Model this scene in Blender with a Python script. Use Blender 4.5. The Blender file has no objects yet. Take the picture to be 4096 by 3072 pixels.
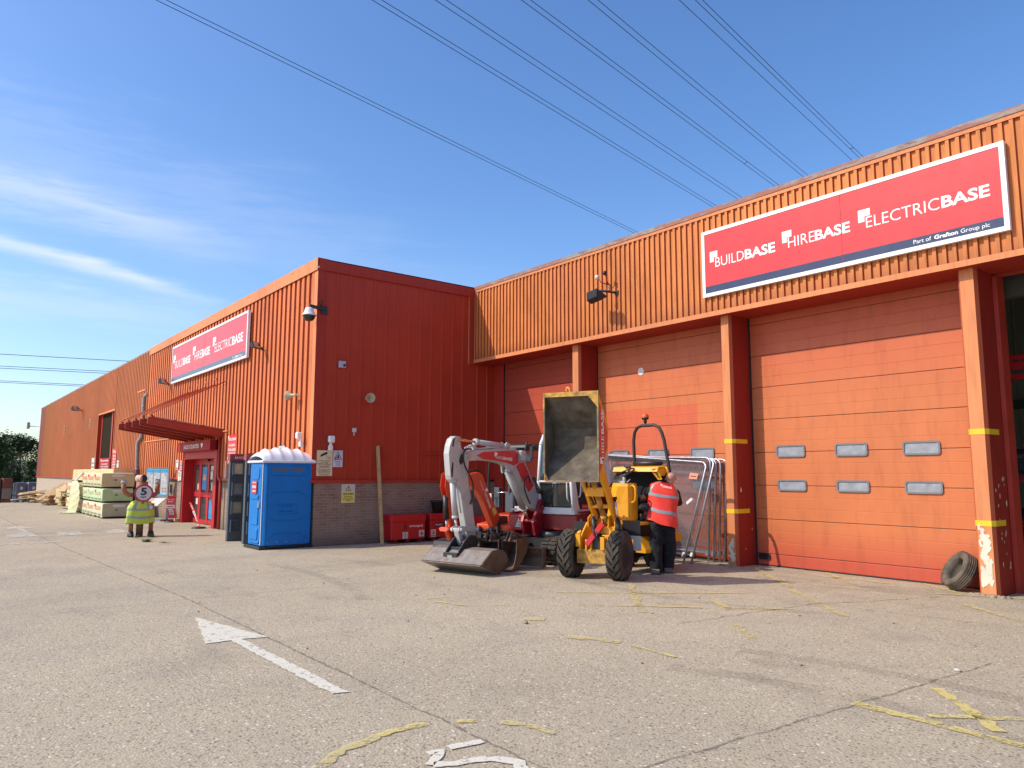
import bpy, bmesh, math, random
from mathutils import Vector, Matrix, noise
sc = bpy.context.scene
col = sc.collection
rad = math.radians
# ------------------------------------------------------------------ camera
cam_d = bpy.data.cameras.new("camera"); cam = bpy.data.objects.new("camera", cam_d); col.objects.link(cam)
_yaw, _pitch, _roll = rad(38.318), rad(6.9055), rad(0.139)
_f = Vector((-math.cos(_yaw)*math.cos(_pitch), math.sin(_yaw)*math.cos(_pitch), math.sin(_pitch)))
_r = _f.cross(Vector((0, 0, 1))).normalized(); _u = _r.cross(_f)
_r2 = math.cos(_roll)*_r + math.sin(_roll)*_u; _u2 = -math.sin(_roll)*_r + math.cos(_roll)*_u
_m = Matrix((_r2, _u2, -_f)).transposed().to_4x4(); _m.translation = Vector((16.167, -6.993, 1.65))
cam.matrix_world = _m
cam_d.sensor_width = 36; cam_d.lens = 2964.2/4096*36; cam_d.clip_end = 6000; cam_d.clip_start = .05
sc.camera = cam
# ------------------------------------------------------------------ light
SUN = Vector((-.47, -1.0, 1.0)).normalized()
SUN_EL = math.asin(SUN.z); SUN_AZ = math.atan2(SUN.x, SUN.y)
sc.view_settings.view_transform = 'Standard'; sc.view_settings.look = 'None'
sc.view_settings.exposure = -0.04; sc.view_settings.gamma = 1.0; sc.view_settings.use_curve_mapping = False
world = bpy.data.worlds.new("World"); sc.world = world; world.use_nodes = True
sun_d = bpy.data.lights.new("sun", 'SUN'); sun_d.energy = 4.4; sun_d.angle = rad(.5); sun_d.color = (1, .90, .74)
sun = bpy.data.objects.new("sun", sun_d); col.objects.link(sun)
sun.rotation_euler = (-SUN).to_track_quat('-Z', 'Y').to_euler(); sun.location = (-20, -40, 40)

def world_nodes():
    nt = world.node_tree; N = nt.nodes; L = nt.links; N.clear()
    out = N.new('ShaderNodeOutputWorld'); bg = N.new('ShaderNodeBackground'); L.new(bg.outputs[0], out.inputs[0])
    sky = N.new('ShaderNodeTexSky'); sky.sky_type = 'NISHITA'; sky.sun_disc = False
    sky.sun_elevation = SUN_EL; sky.sun_rotation = SUN_AZ
    sky.air_density = 1.0; sky.dust_density = 1.35; sky.ozone_density = 3.0; sky.altitude = 100
    bg.inputs['Strength'].default_value = .15
    tc = N.new('ShaderNodeTexCoord')
    hs = N.new('ShaderNodeHueSaturation'); hs.inputs['Hue'].default_value = .506; hs.inputs['Saturation'].default_value = 1.2; hs.inputs['Value'].default_value = 1.55; L.new(sky.outputs[0], hs.inputs['Color']); acc = hs.outputs[0]
    def math_n(op, a, b=None, c=None):
        n = N.new('ShaderNodeMath'); n.operation = op
        for i, v in enumerate((a, b, c)):
            if v is None: continue
            if isinstance(v, (int, float)): n.inputs[i].default_value = v
            else: L.new(v, n.inputs[i])
        return n.outputs[0]
    def dot(v):
        n = N.new('ShaderNodeVectorMath'); n.operation = 'DOT_PRODUCT'; L.new(tc.outputs['Generated'], n.inputs[0]); n.inputs[1].default_value = v
        return n.outputs['Value']
    nz = N.new('ShaderNodeTexNoise'); nz.inputs['Scale'].default_value = 11; nz.inputs['Detail'].default_value = 6; nz.inputs['Roughness'].default_value = .6
    mp = N.new('ShaderNodeMapping'); mp.inputs['Scale'].default_value = (1, .8, 6); mp.inputs['Rotation'].default_value = (.25, .0, 0)
    L.new(tc.outputs['Generated'], mp.inputs[0]); L.new(mp.outputs[0], nz.inputs[0])
    total = None
    # wispy cirrus bands, fixed in the sky: (point, point, width, strength, length)
    for a, b, w, s, ln in (((-.9665, .0478, .2523), (-.9359, .2838, .2084), .008, .62, .10),
                       ((-.95, .0426, .3092), (-.9031, .3339, .2698), .020, .42, .14),
                       ((-.9797, .0529, .1933), (-.9383, .2913, .1862), .022, .28, .16),
                       ((-.85, .2, .30), (-.72, .52, .20), .05, .12, .3)):
        va, vb = Vector(a).normalized(), Vector(b).normalized(); n = va.cross(vb).normalized()
        side = n.cross(va).normalized()
        dd = math_n('DIVIDE', dot(n), w)
        wob = math_n('MULTIPLY_ADD', nz.outputs[0], 3.0, -1.5)
        dd = math_n('ADD', dd, wob)
        g = math_n('POWER', 2.718, math_n('MULTIPLY', math_n('MULTIPLY', dd, dd), -1))
        al = math_n('SUBTRACT', dot(side), .13)
        al = math_n('DIVIDE', al, ln)
        ga = math_n('SUBTRACT', 1.0, math_n('MULTIPLY', math_n('MAXIMUM', al, 0), .9)); ga = math_n('MAXIMUM', ga, 0)
        frn = math_n('MAXIMUM', math_n('MULTIPLY', dot(va), 1), 0)
        m = math_n('MULTIPLY', math_n('MULTIPLY', g, ga), math_n('MULTIPLY', frn, s))
        m = math_n('MULTIPLY', m, math_n('MULTIPLY_ADD', nz.outputs[0], 1.2, .25))
        total = m if total is None else math_n('ADD', total, m)
    mix = N.new('ShaderNodeMixRGB'); L.new(total, mix.inputs[0]); L.new(acc, mix.inputs[1]); mix.inputs[2].default_value = (6.6, 7.0, 7.6, 1)
    mix.use_clamp = False
    cl = N.new('ShaderNodeClamp'); L.new(total, cl.inputs[0]); L.new(cl.outputs[0], mix.inputs[0])
    L.new(mix.outputs[0], bg.inputs[0])
world_nodes()

# ------------------------------------------------------------------ materials
def newmat(name):
    m = bpy.data.materials.new(name); m.use_nodes = True
    nt = m.node_tree; b = nt.nodes['Principled BSDF']
    return m, nt, b
def nn(nt, t, **kw):
    n = nt.nodes.new(t)
    for k, v in kw.items():
        if k.startswith('i_'):
            key = k[2:]; key = int(key) if key.isdigit() else key.replace('_', ' ')
            n.inputs[key].default_value = v
        else: setattr(n, k, v)
    return n
def coords(nt, kind='Object', scale=(1, 1, 1)):
    tc = nn(nt, 'ShaderNodeTexCoord'); mp = nn(nt, 'ShaderNodeMapping'); mp.inputs['Scale'].default_value = scale
    nt.links.new(tc.outputs[kind], mp.inputs[0]); return mp.outputs[0]
def rgba(c): return (c[0], c[1], c[2], 1)
def ntex(nt, vec, scale, detail=4, rough=.55):
    n = nn(nt, 'ShaderNodeTexNoise'); n.inputs['Scale'].default_value = scale; n.inputs['Detail'].default_value = detail; n.inputs['Roughness'].default_value = rough
    if vec is not None: nt.links.new(vec, n.inputs['Vector'])
    return n.outputs[0]
def ramp(nt, fac, stops):
    n = nn(nt, 'ShaderNodeValToRGB'); e = n.color_ramp.elements
    while len(e) < len(stops): e.new(.5)
    for k, (p, c) in enumerate(stops):
        e[k].position = p; e[k].color = rgba(c) if not isinstance(c, (int, float)) else (c, c, c, 1)
    nt.links.new(fac, n.inputs[0]); return n.outputs[0]
def mixc(nt, fac, a, b, mode='MIX'):
    n = nn(nt, 'ShaderNodeMixRGB', blend_type=mode)
    for i, v in enumerate((fac, a, b)):
        if isinstance(v, (int, float)): n.inputs[i].default_value = v
        elif isinstance(v, tuple): n.inputs[i].default_value = rgba(v)
        else: nt.links.new(v, n.inputs[i])
    return n.outputs[0]
def mth(nt, op, a, b=0.0, c=0.0, clamp=False):
    n = nn(nt, 'ShaderNodeMath', operation=op); n.use_clamp = clamp
    for i, v in enumerate((a, b, c)):
        if isinstance(v, (int, float)): n.inputs[i].default_value = v
        else: nt.links.new(v, n.inputs[i])
    return n.outputs[0]
def bump(nt, b, h, strength=.3, dist=.01):
    n = nn(nt, 'ShaderNodeBump'); n.inputs['Strength'].default_value = strength; n.inputs['Distance'].default_value = dist
    nt.links.new(h, n.inputs['Height']); nt.links.new(n.outputs[0], b.inputs['Normal'])
_mc = {}
def P(name, c, rough=.5, metal=0., var=.12, scale=4., dirt=0., dirtc=(.12, .09, .06), dscale=6., bmp=0., bscale=60., spec=.5):
    """painted / plastic / metal surface with tonal variation and patches of dirt"""
    if name in _mc: return _mc[name]
    m, nt, b = newmat(name); v = coords(nt)
    n1 = ntex(nt, v, scale, 5)
    c1 = tuple(x*(1-var) for x in c); c2 = tuple(min(1, x*(1+var)) for x in c)
    base = ramp(nt, n1, [(.3, c1), (.7, c2)])
    if dirt > 0:
        n2 = ntex(nt, v, dscale, 8, .65)
        f = ramp(nt, n2, [(max(0, .72-dirt*.55), 0), (min(1, .86-dirt*.35), 1)])
        base = mixc(nt, mth(nt, 'MULTIPLY', f, .85), base, dirtc)
        r = mth(nt, 'MULTIPLY_ADD', f, .9-rough, rough, clamp=True); nt.links.new(r, b.inputs['Roughness'])
    else:
        r = mth(nt, 'MULTIPLY_ADD', n1, .2, rough-.1, clamp=True); nt.links.new(r, b.inputs['Roughness'])
    nt.links.new(base, b.inputs['Base Color']); b.inputs['Metallic'].default_value = metal
    b.inputs['Specular IOR Level'].default_value = spec
    if bmp > 0: bump(nt, b, ntex(nt, v, bscale, 6), bmp, .01)
    _mc[name] = m; return m

# lay-coat paints of the building: faded where the sheet has faced the south for years, still red elsewhere; on rib flanks the darker colour also paints in their shade
def weathered(name, faded, fresh, streak=.25, zone=None, xfade=None, top=None):
    m, nt, b = newmat(name); v = coords(nt, 'Object', (1, 1, 1))
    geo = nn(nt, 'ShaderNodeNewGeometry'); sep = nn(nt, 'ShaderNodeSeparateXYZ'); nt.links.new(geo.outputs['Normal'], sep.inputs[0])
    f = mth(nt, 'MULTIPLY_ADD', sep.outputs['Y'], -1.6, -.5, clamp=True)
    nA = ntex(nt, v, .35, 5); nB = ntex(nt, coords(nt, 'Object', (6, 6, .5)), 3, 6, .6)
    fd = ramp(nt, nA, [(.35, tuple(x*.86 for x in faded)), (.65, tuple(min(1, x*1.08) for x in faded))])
    if zone is not None:      # colour drift along the wall
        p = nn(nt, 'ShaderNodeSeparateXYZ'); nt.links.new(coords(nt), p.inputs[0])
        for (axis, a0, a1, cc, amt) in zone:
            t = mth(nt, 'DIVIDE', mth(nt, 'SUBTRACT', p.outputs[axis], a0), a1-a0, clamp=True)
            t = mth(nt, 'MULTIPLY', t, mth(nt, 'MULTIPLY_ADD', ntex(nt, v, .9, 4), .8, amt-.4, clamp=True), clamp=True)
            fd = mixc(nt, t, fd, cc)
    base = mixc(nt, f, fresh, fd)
    st = ramp(nt, nB, [(.45, 1.0), (.75, 1-streak)])
    base = mixc(nt, 1.0, base, st, 'MULTIPLY')
    nt.links.new(base, b.inputs['Base Color']); b.inputs['Roughness'].default_value = .62; b.inputs['Specular IOR Level'].default_value = .3
    bump(nt, b, ntex(nt, v, 25, 3), .08, .01)
    return m
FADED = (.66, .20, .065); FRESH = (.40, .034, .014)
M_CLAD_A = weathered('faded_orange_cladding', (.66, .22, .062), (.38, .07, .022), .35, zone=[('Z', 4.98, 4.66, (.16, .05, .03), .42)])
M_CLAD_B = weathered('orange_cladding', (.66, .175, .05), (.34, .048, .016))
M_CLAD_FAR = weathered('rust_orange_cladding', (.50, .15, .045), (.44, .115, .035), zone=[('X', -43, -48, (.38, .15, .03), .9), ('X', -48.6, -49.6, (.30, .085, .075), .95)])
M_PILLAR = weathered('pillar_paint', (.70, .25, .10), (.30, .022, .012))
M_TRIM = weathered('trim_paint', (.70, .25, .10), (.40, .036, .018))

def m_rust_trim():
    m, nt, b = newmat('weathered_capping'); v = coords(nt, 'Object', (1, 4, 4))
    n = ntex(nt, v, 1.3, 7, .7)
    c = ramp(nt, n, [(.3, (.42, .15, .08)), (.45, (.28, .12, .10)), (.55, (.30, .26, .23)), (.66, (.20, .08, .06)), (.8, (.5, .46, .42))])
    nt.links.new(c, b.inputs['Base Color']); b.inputs['Roughness'].default_value = .8; return m
M_CAP = m_rust_trim()

def m_door(name, main, low, red, amt=.5, patch=None):
    m, nt, b = newmat(name); v = coords(nt)
    p = nn(nt, 'ShaderNodeSeparateXYZ'); nt.links.new(v, p.inputs[0])
    n = ntex(nt, v, .8, 5); n2 = ntex(nt, coords(nt, 'Object', (3, 1, .6)), 2.2, 6, .65)
    base = ramp(nt, n, [(.35, tuple(x*.9 for x in main)), (.65, main)])
    # coating gone pinker at the top and the foot of the curtain
    zt = mth(nt, 'ADD', mth(nt, 'DIVIDE', mth(nt, 'SUBTRACT', p.outputs['Z'], 2.9), 1.6, clamp=True), 0)
    zb = mth(nt, 'DIVIDE', mth(nt, 'SUBTRACT', .75, p.outputs['Z']), .6, clamp=True)
    base = mixc(nt, mth(nt, 'MULTIPLY', mth(nt, 'ADD', zt, mth(nt, 'MULTIPLY', n2, .35), clamp=True), amt), base, red)
    base = mixc(nt, mth(nt, 'MULTIPLY', zb, .85), base, low)
    if patch:
        x0, x1, z0, z1, c = patch
        ins = mth(nt, 'MULTIPLY', mth(nt, 'MULTIPLY', mth(nt, 'GREATER_THAN', p.outputs['X'], x0), mth(nt, 'LESS_THAN', p.outputs['X'], x1)),
                  mth(nt, 'MULTIPLY', mth(nt, 'GREATER_THAN', p.outputs['Z'], z0), mth(nt, 'LESS_THAN', p.outputs['Z'], z1)))
        base = mixc(nt, mth(nt, 'MULTIPLY', ins, .75), base, c)
    s = ramp(nt, n2, [(.5, 1.0), (.8, .8)]); base = mixc(nt, 1, base, s, 'MULTIPLY')
    n3 = ntex(nt, coords(nt, 'Object', (9, 1, 1.2)), 2.5, 7, .7)
    sc_ = mth(nt, 'MULTIPLY', ramp(nt, n3, [(.66, 0), (.74, 1)]), mth(nt, 'DIVIDE', mth(nt, 'SUBTRACT', 1.0, p.outputs['Z']), 1.2, clamp=True))
    base = mixc(nt, mth(nt, 'MULTIPLY', sc_, .5), base, (.62, .33, .17))
    nt.links.new(base, b.inputs['Base Color']); b.inputs['Roughness'].default_value = .55; b.inputs['Specular IOR Level'].default_value = .35
    bump(nt, b, ntex(nt, v, 2.2, 3), .35, .02)
    return m
M_DOOR3 = m_door('faded_orange_door', (.57, .178, .062), (.45, .065, .04), (.50, .085, .04), .8)
M_DOOR2 = m_door('faded_orange_door_patched', (.59, .178, .06), (.5, .10, .05), (.50, .10, .05), .6, (4.18, 6.79, .6, 3.06, (.58, .105, .05)))
M_DOOR1 = m_door('red_door', (.47, .075, .035), (.42, .05, .03), (.30, .05, .035), .6)

def m_concrete():
    m, nt, b = newmat('worn_concrete'); v = coords(nt)
    p = nn(nt, 'ShaderNodeSeparateXYZ'); nt.links.new(v, p.inputs[0])
    big = ntex(nt, v, .16, 6, .6); mid = ntex(nt, v, 1.1, 7, .65); fine = ntex(nt, v, 34, 4, .7)
    base = ramp(nt, big, [(.3, (.385, .328, .23)), (.5, (.445, .376, .264)), (.72, (.50, .422, .295))])
    base = mixc(nt, ramp(nt, mid, [(.45, 0), (.75, .5)]), base, (.30, .255, .21))
    vr = nn(nt, 'ShaderNodeTexVoronoi'); vr.inputs['Scale'].default_value = 55; nt.links.new(v, vr.inputs['Vector'])
    stone = ramp(nt, vr.outputs['Color'], [(.0, (.56, .51, .41)), (.5, (.36, .31, .235)), (.85, (.17, .145, .11))])
    expo = ramp(nt, fine, [(.46, 0), (.58, 1)])
    base = mixc(nt, mth(nt, 'MULTIPLY', expo, .75), base, stone)
    # dark pits and pale chips scattered over the surface
    v2 = nn(nt, 'ShaderNodeTexVoronoi'); v2.inputs['Scale'].default_value = 26; nt.links.new(v, v2.inputs['Vector'])
    pit = ramp(nt, v2.outputs['Distance'], [(.16, 1), (.32, 0)])
    sel = ramp(nt, v2.outputs['Color'], [(.46, 0), (.5, 1)])
    base = mixc(nt, mth(nt, 'MULTIPLY', mth(nt, 'MULTIPLY', pit, sel), .8), base, (.14, .118, .09))
    v3 = nn(nt, 'ShaderNodeTexVoronoi'); v3.inputs['Scale'].default_value = 19; nt.links.new(v, v3.inputs['Vector'])
    chip = mth(nt, 'MULTIPLY', ramp(nt, v3.outputs['Distance'], [(.12, 1), (.27, 0)]), ramp(nt, v3.outputs['Color'], [(.55, 0), (.58, 1)]))
    base = mixc(nt, mth(nt, 'MULTIPLY', chip, .8), base, (.72, .66, .57))
    # oil and tyre stains
    st = ramp(nt, ntex(nt, coords(nt, 'Object', (1, 1.7, 1)), .42, 7, .68), [(.56, 0), (.74, 1)])
    base = mixc(nt, mth(nt, 'MULTIPLY', st, .5), base, (.20, .17, .14))
    nearw = mth(nt, 'MULTIPLY', ramp(nt, ntex(nt, v, 1.4, 8, .7), [(.48, 0), (.66, 1)]), mth(nt, 'DIVIDE', mth(nt, 'SUBTRACT', p.outputs['Y'], 1.2), 3.5, clamp=True))
    base = mixc(nt, mth(nt, 'MULTIPLY', nearw, .45), base, (.23, .175, .125))
    nt.links.new(base, b.inputs['Base Color']); b.inputs['Roughness'].default_value = .9; b.inputs['Specular IOR Level'].default_value = .25
    h = mth(nt, 'ADD', mth(nt, 'MULTIPLY', fine, .6), mth(nt, 'MULTIPLY', vr.outputs['Distance'], -.5))
    bump(nt, b, h, .75, .012)
    return m
M_GROUND = m_concrete()

def m_marking(name, c, wear=.5, scale=5., amax=1.):
    m, nt, b = newmat(name); v = coords(nt)
    n = ntex(nt, v, scale, 8, .75); n2 = ntex(nt, v, 45, 3, .7)
    s = mth(nt, 'ADD', mth(nt, 'MULTIPLY', n, .7), mth(nt, 'MULTIPLY', n2, .3))
    a = ramp(nt, s, [(wear-.05, 0), (wear+.06, amax)])
    nt.links.new(a, b.inputs['Alpha']); b.inputs['Roughness'].default_value = .85
    cc = ramp(nt, n2, [(.3, tuple(x*.8 for x in c)), (.6, c)]); nt.links.new(cc, b.inputs['Base Color'])
    return m
M_WHITE_PAINT = m_marking('white_road_paint', (.72, .68, .57), .40, 9, .92)
M_WHITE_WORN = m_marking('worn_white_road_paint', (.66, .62, .52), .46, 4, .8)
M_YELLOW_PAINT = m_marking('yellow_road_paint', (.68, .56, .20), .45, 4, .85)
M_YELLOW_WORN = m_marking('worn_yellow_road_paint', (.64, .53, .24), .465, 3, .75)
M_STAIN = m_marking('tyre_scuff_and_oil', (.13, .11, .085), .46, 1.6, .12)
M_JOINT = m_marking('joint_dirt', (.19, .16, .12), .44, 14, .55)

def m_brick(name, c1, c2, mortar):
    m, nt, b = newmat(name)
    tc = nn(nt, 'ShaderNodeTexCoord'); sep = nn(nt, 'ShaderNodeSeparateXYZ'); nt.links.new(tc.outputs['Object'], sep.inputs[0])
    u = mth(nt, 'ADD', sep.outputs['X'], sep.outputs['Y']); cb = nn(nt, 'ShaderNodeCombineXYZ')
    nt.links.new(u, cb.inputs[0]); nt.links.new(sep.outputs['Z'], cb.inputs[1])
    br = nn(nt, 'ShaderNodeTexBrick'); nt.links.new(cb.outputs[0], br.inputs['Vector'])
    br.inputs['Scale'].default_value = 1; br.inputs['Brick Width'].default_value = .2; br.inputs['Row Height'].default_value = .066
    br.inputs['Mortar Size'].default_value = .0045; br.inputs['Mortar Smooth'].default_value = .3; br.inputs['Bias'].default_value = -.1
    br.inputs['Color1'].default_value = rgba(c1); br.inputs['Color2'].default_value = rgba(c2); br.inputs['Mortar'].default_value = rgba(mortar)
    n = ntex(nt, tc.outputs['Object'], 2.2, 7, .65)
    base = mixc(nt, ramp(nt, n, [(.4, .0), (.7, .55)]), br.outputs['Color'], mortar)
    g = mth(nt, 'DIVIDE', mth(nt, 'SUBTRACT', .35, sep.outputs['Z']), .4, clamp=True)      # darker towards the foot
    base = mixc(nt, mth(nt, 'MULTIPLY', mth(nt, 'MULTIPLY', g, n), 1.2, clamp=True), base, (.06, .055, .035))
    nt.links.new(base, b.inputs['Base Color']); b.inputs['Roughness'].default_value = .9
    bump(nt, b, mth(nt, 'ADD', br.outputs['Fac'], mth(nt, 'MULTIPLY', n, -.3)), -.4, .01)
    return m
M_BRICK = m_brick('buff_brick', (.27, .17, .12), (.20, .115, .085), (.33, .27, .21))
M_STONE = m_brick('buff_stone', (.42, .34, .26), (.38, .30, .22), (.42, .36, .29))

def m_glass(name, tint=(.05, .07, .08), alpha=.6, rough=.06):
    m, nt, b = newmat(name); b.inputs['Base Color'].default_value = rgba(tint); b.inputs['Roughness'].default_value = rough
    b.inputs['Alpha'].default_value = alpha; b.inputs['Specular IOR Level'].default_value = .9
    nt.links.new(mth(nt, 'MULTIPLY_ADD', ntex(nt, coords(nt), 3, 4), .12, rough), b.inputs['Roughness']); return m
M_GLASS = m_glass('cab_glass', (.018, .04, .036), .78)
M_DGLASS = m_glass('door_glass', (.10, .10, .10), .55, .05)
M_POLY = P('hazed_window_plastic', (.27, .285, .32), .35, 0, .2, 9)
M_WINFRAME = P('grey_rubber_frame', (.16, .16, .17), .6)
M_WHITE = P('white_enamel', (.80, .80, .80), .4, 0, .04)
M_OFFWHITE = P('aged_white_plastic', (.62, .60, .55), .5, 0, .1)
M_SIGNRED = P('sign_red', (.60, .032, .035), .35, 0, .04)
M_SIGNBLUE = P('sign_navy', (.022, .036, .10), .35, 0, .05)
M_SIGNPINK = P('sun_bleached_sign_red', (.62, .065, .07), .35, 0, .05)
M_SIGNBLUE2 = P('sun_bleached_sign_navy', (.11, .14, .21), .35, 0, .05)
M_LETTER = P('sign_letter_white', (.86, .86, .86), .4, 0, .02)
M_BLACK = P('black_plastic', (.018, .018, .02), .45, 0, .2)
M_RUBBER = P('dusty_rubber', (.038, .032, .026), .85, 0, .35, 9, .5, (.115, .09, .065), 5, .4, 40)
M_DARKMETAL = P('dark_metal', (.04, .04, .043), .5, .4, .3)
M_STEEL = P('steel', (.45, .46, .48), .35, .9, .15)
M_WIRE = P('mesh_wire', (.20, .20, .22), .6, .3, .2)
M_GALV = P('galvanised_steel', (.42, .44, .49), .42, .75, .22, 14, .15, (.2, .16, .12))
M_CHROME = P('chrome_rod', (.75, .75, .77), .15, 1, .05)
M_REDDOOR = P('glossy_red_frame', (.46, .016, .018), .5, 0, .08, spec=.3)
M_REDFRAME = P('red_steel_paint', (.40, .035, .018), .5, 0, .12, 3, .1, (.25, .05, .03))
M_DARKRED = P('dark_red_body', (.27, .012, .018), .35, 0, .12, 4, .18, (.14, .09, .07))
M_GREY = P('pale_grey_paint', (.47, .47, .46), .45, 0, .08, 4, .32, (.33, .31, .27), 7)
M_ORANGEDIG = P('orange_digger_paint', (.66, .075, .022), .35, 0, .08, 4, .12, (.2, .1, .06))
M_YELLOW = P('dumper_yellow', (.78, .35, .012), .4, 0, .06, 3, .22, (.25, .13, .03), 9)
M_YELLOWDIRTY = P('scraped_yellow', (.60, .32, .05), .6, 0, .2, 8, .55, (.13, .08, .04), 9)
M_RUSTSTEEL = P('rusty_bucket_steel', (.125, .075, .05), .55, .35, .35, 6, .5, (.20, .13, .09), 5, .3, 40)
M_WORNSTEEL = P('worn_bucket_steel', (.25, .22, .20), .5, .35, .25, 5, .45, (.16, .10, .07), 6, .3, 40)
M_BLUE = P('blue_moulded_plastic', (.002, .17, .52), .45, 0, .08, 3, .12, (.08, .17, .28), 5, spec=.3)
M_LOOROOF = P('white_translucent_roof', (.74, .75, .80), .45, 0, .04)
M_SLATE = P('slate_grey_panel', (.07, .088, .105), .5, 0, .08, 4, .1, (.14, .12, .1))
M_CREAM = P('cream_sign', (.74, .62, .38), .5, 0, .05)
M_YELSIGN = P('yellow_sign', (.72, .62, .12), .5, 0, .05)
M_TIMBER = P('raw_timber', (.50, .34, .16), .75, 0, .22, 7, .1, (.3, .19, .09))
M_TIMBER2 = P('pale_sawn_timber', (.66, .52, .28), .75, 0, .16, 7)
M_TIMBERDARK = P('weathered_timber', (.14, .10, .06), .85, 0, .3, 7)
M_TERRA = P('terracotta_clay_pipe', (.34, .125, .055), .65, 0, .2, 6, .2, (.2, .1, .06))
M_YTAPE = P('yellow_hazard_band', (.76, .50, .015), .5, 0, .06)
M_PEEL = P('bare_primer', (.66, .58, .46), .8, 0, .1)
M_RED = P('storage_box_red', (.50, .014, .016), .4, 0, .06, 4, .08, (.2, .03, .03))
M_CONC = P('rubble_concrete', (.27, .21, .15), .9, 0, .3, 12, 0, bmp=.6, bscale=30)
# ------------------------------------------------------------------ mesh helpers
def W(o): return o.matrix_basis.inverted()      # world -> the thing's own space
def FR(ox, oy, ang, oz=0): return Matrix.Translation((ox, oy, oz)) @ Matrix.Rotation(rad(ang), 4, 'Z')
_txt = {}
def text_mesh(s, bold):
    key = (s, bold)
    if key not in _txt:
        cu = bpy.data.curves.new('t', 'FONT'); cu.body = s; cu.size = 1; cu.offset = bold; cu.resolution_u = 3
        o = bpy.data.objects.new('t', cu); col.objects.link(o); dg = bpy.context.evaluated_depsgraph_get(); dg.update()
        me = bpy.data.meshes.new_from_object(o.evaluated_get(dg))
        vs = [v.co.copy() for v in me.vertices]; fs = [tuple(p.vertices) for p in me.polygons]
        bpy.data.objects.remove(o); bpy.data.curves.remove(cu); bpy.data.meshes.remove(me)
        if vs:
            x0 = min(v.x for v in vs); x1 = max(v.x for v in vs); y0 = min(v.y for v in vs); y1 = max(v.y for v in vs)
        else: x0 = y0 = 0; x1 = y1 = 1
        _txt[key] = (vs, fs, x0, x1, y0, y1)
    return _txt[key]
EACH = {'brick_plinth', 'stone_plinth', 'door_jamb', 'hazard_band', 'canopy_post', 'hose', 'pivot_pin', 'grab_handle', 'side_plate', 'vent_grille', 'rivet', 'door_notice', 'poster', 'foot', 'leaflet_panel', 'blue_heading', 'louvre', 'ear', 'eye', 'drip_rail', 'cross_tube', 'cylinder_lug', 'bearer', 'plank_layer', 'finger', 'roof_beam', 'shutter_guide', 'canopy_tube', 'collar', 'swing_plate', 'corner_joint', 'vent_slot', 'inner_side', 'photo', 'hydraulic_pipe', 'cable_stub', 'doorway_frame', 'expansion_joint', 'yellow_line', 'worn_yellow_line', 'worn_white_marking', 'plate_slot', 'inner_wall'}
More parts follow.
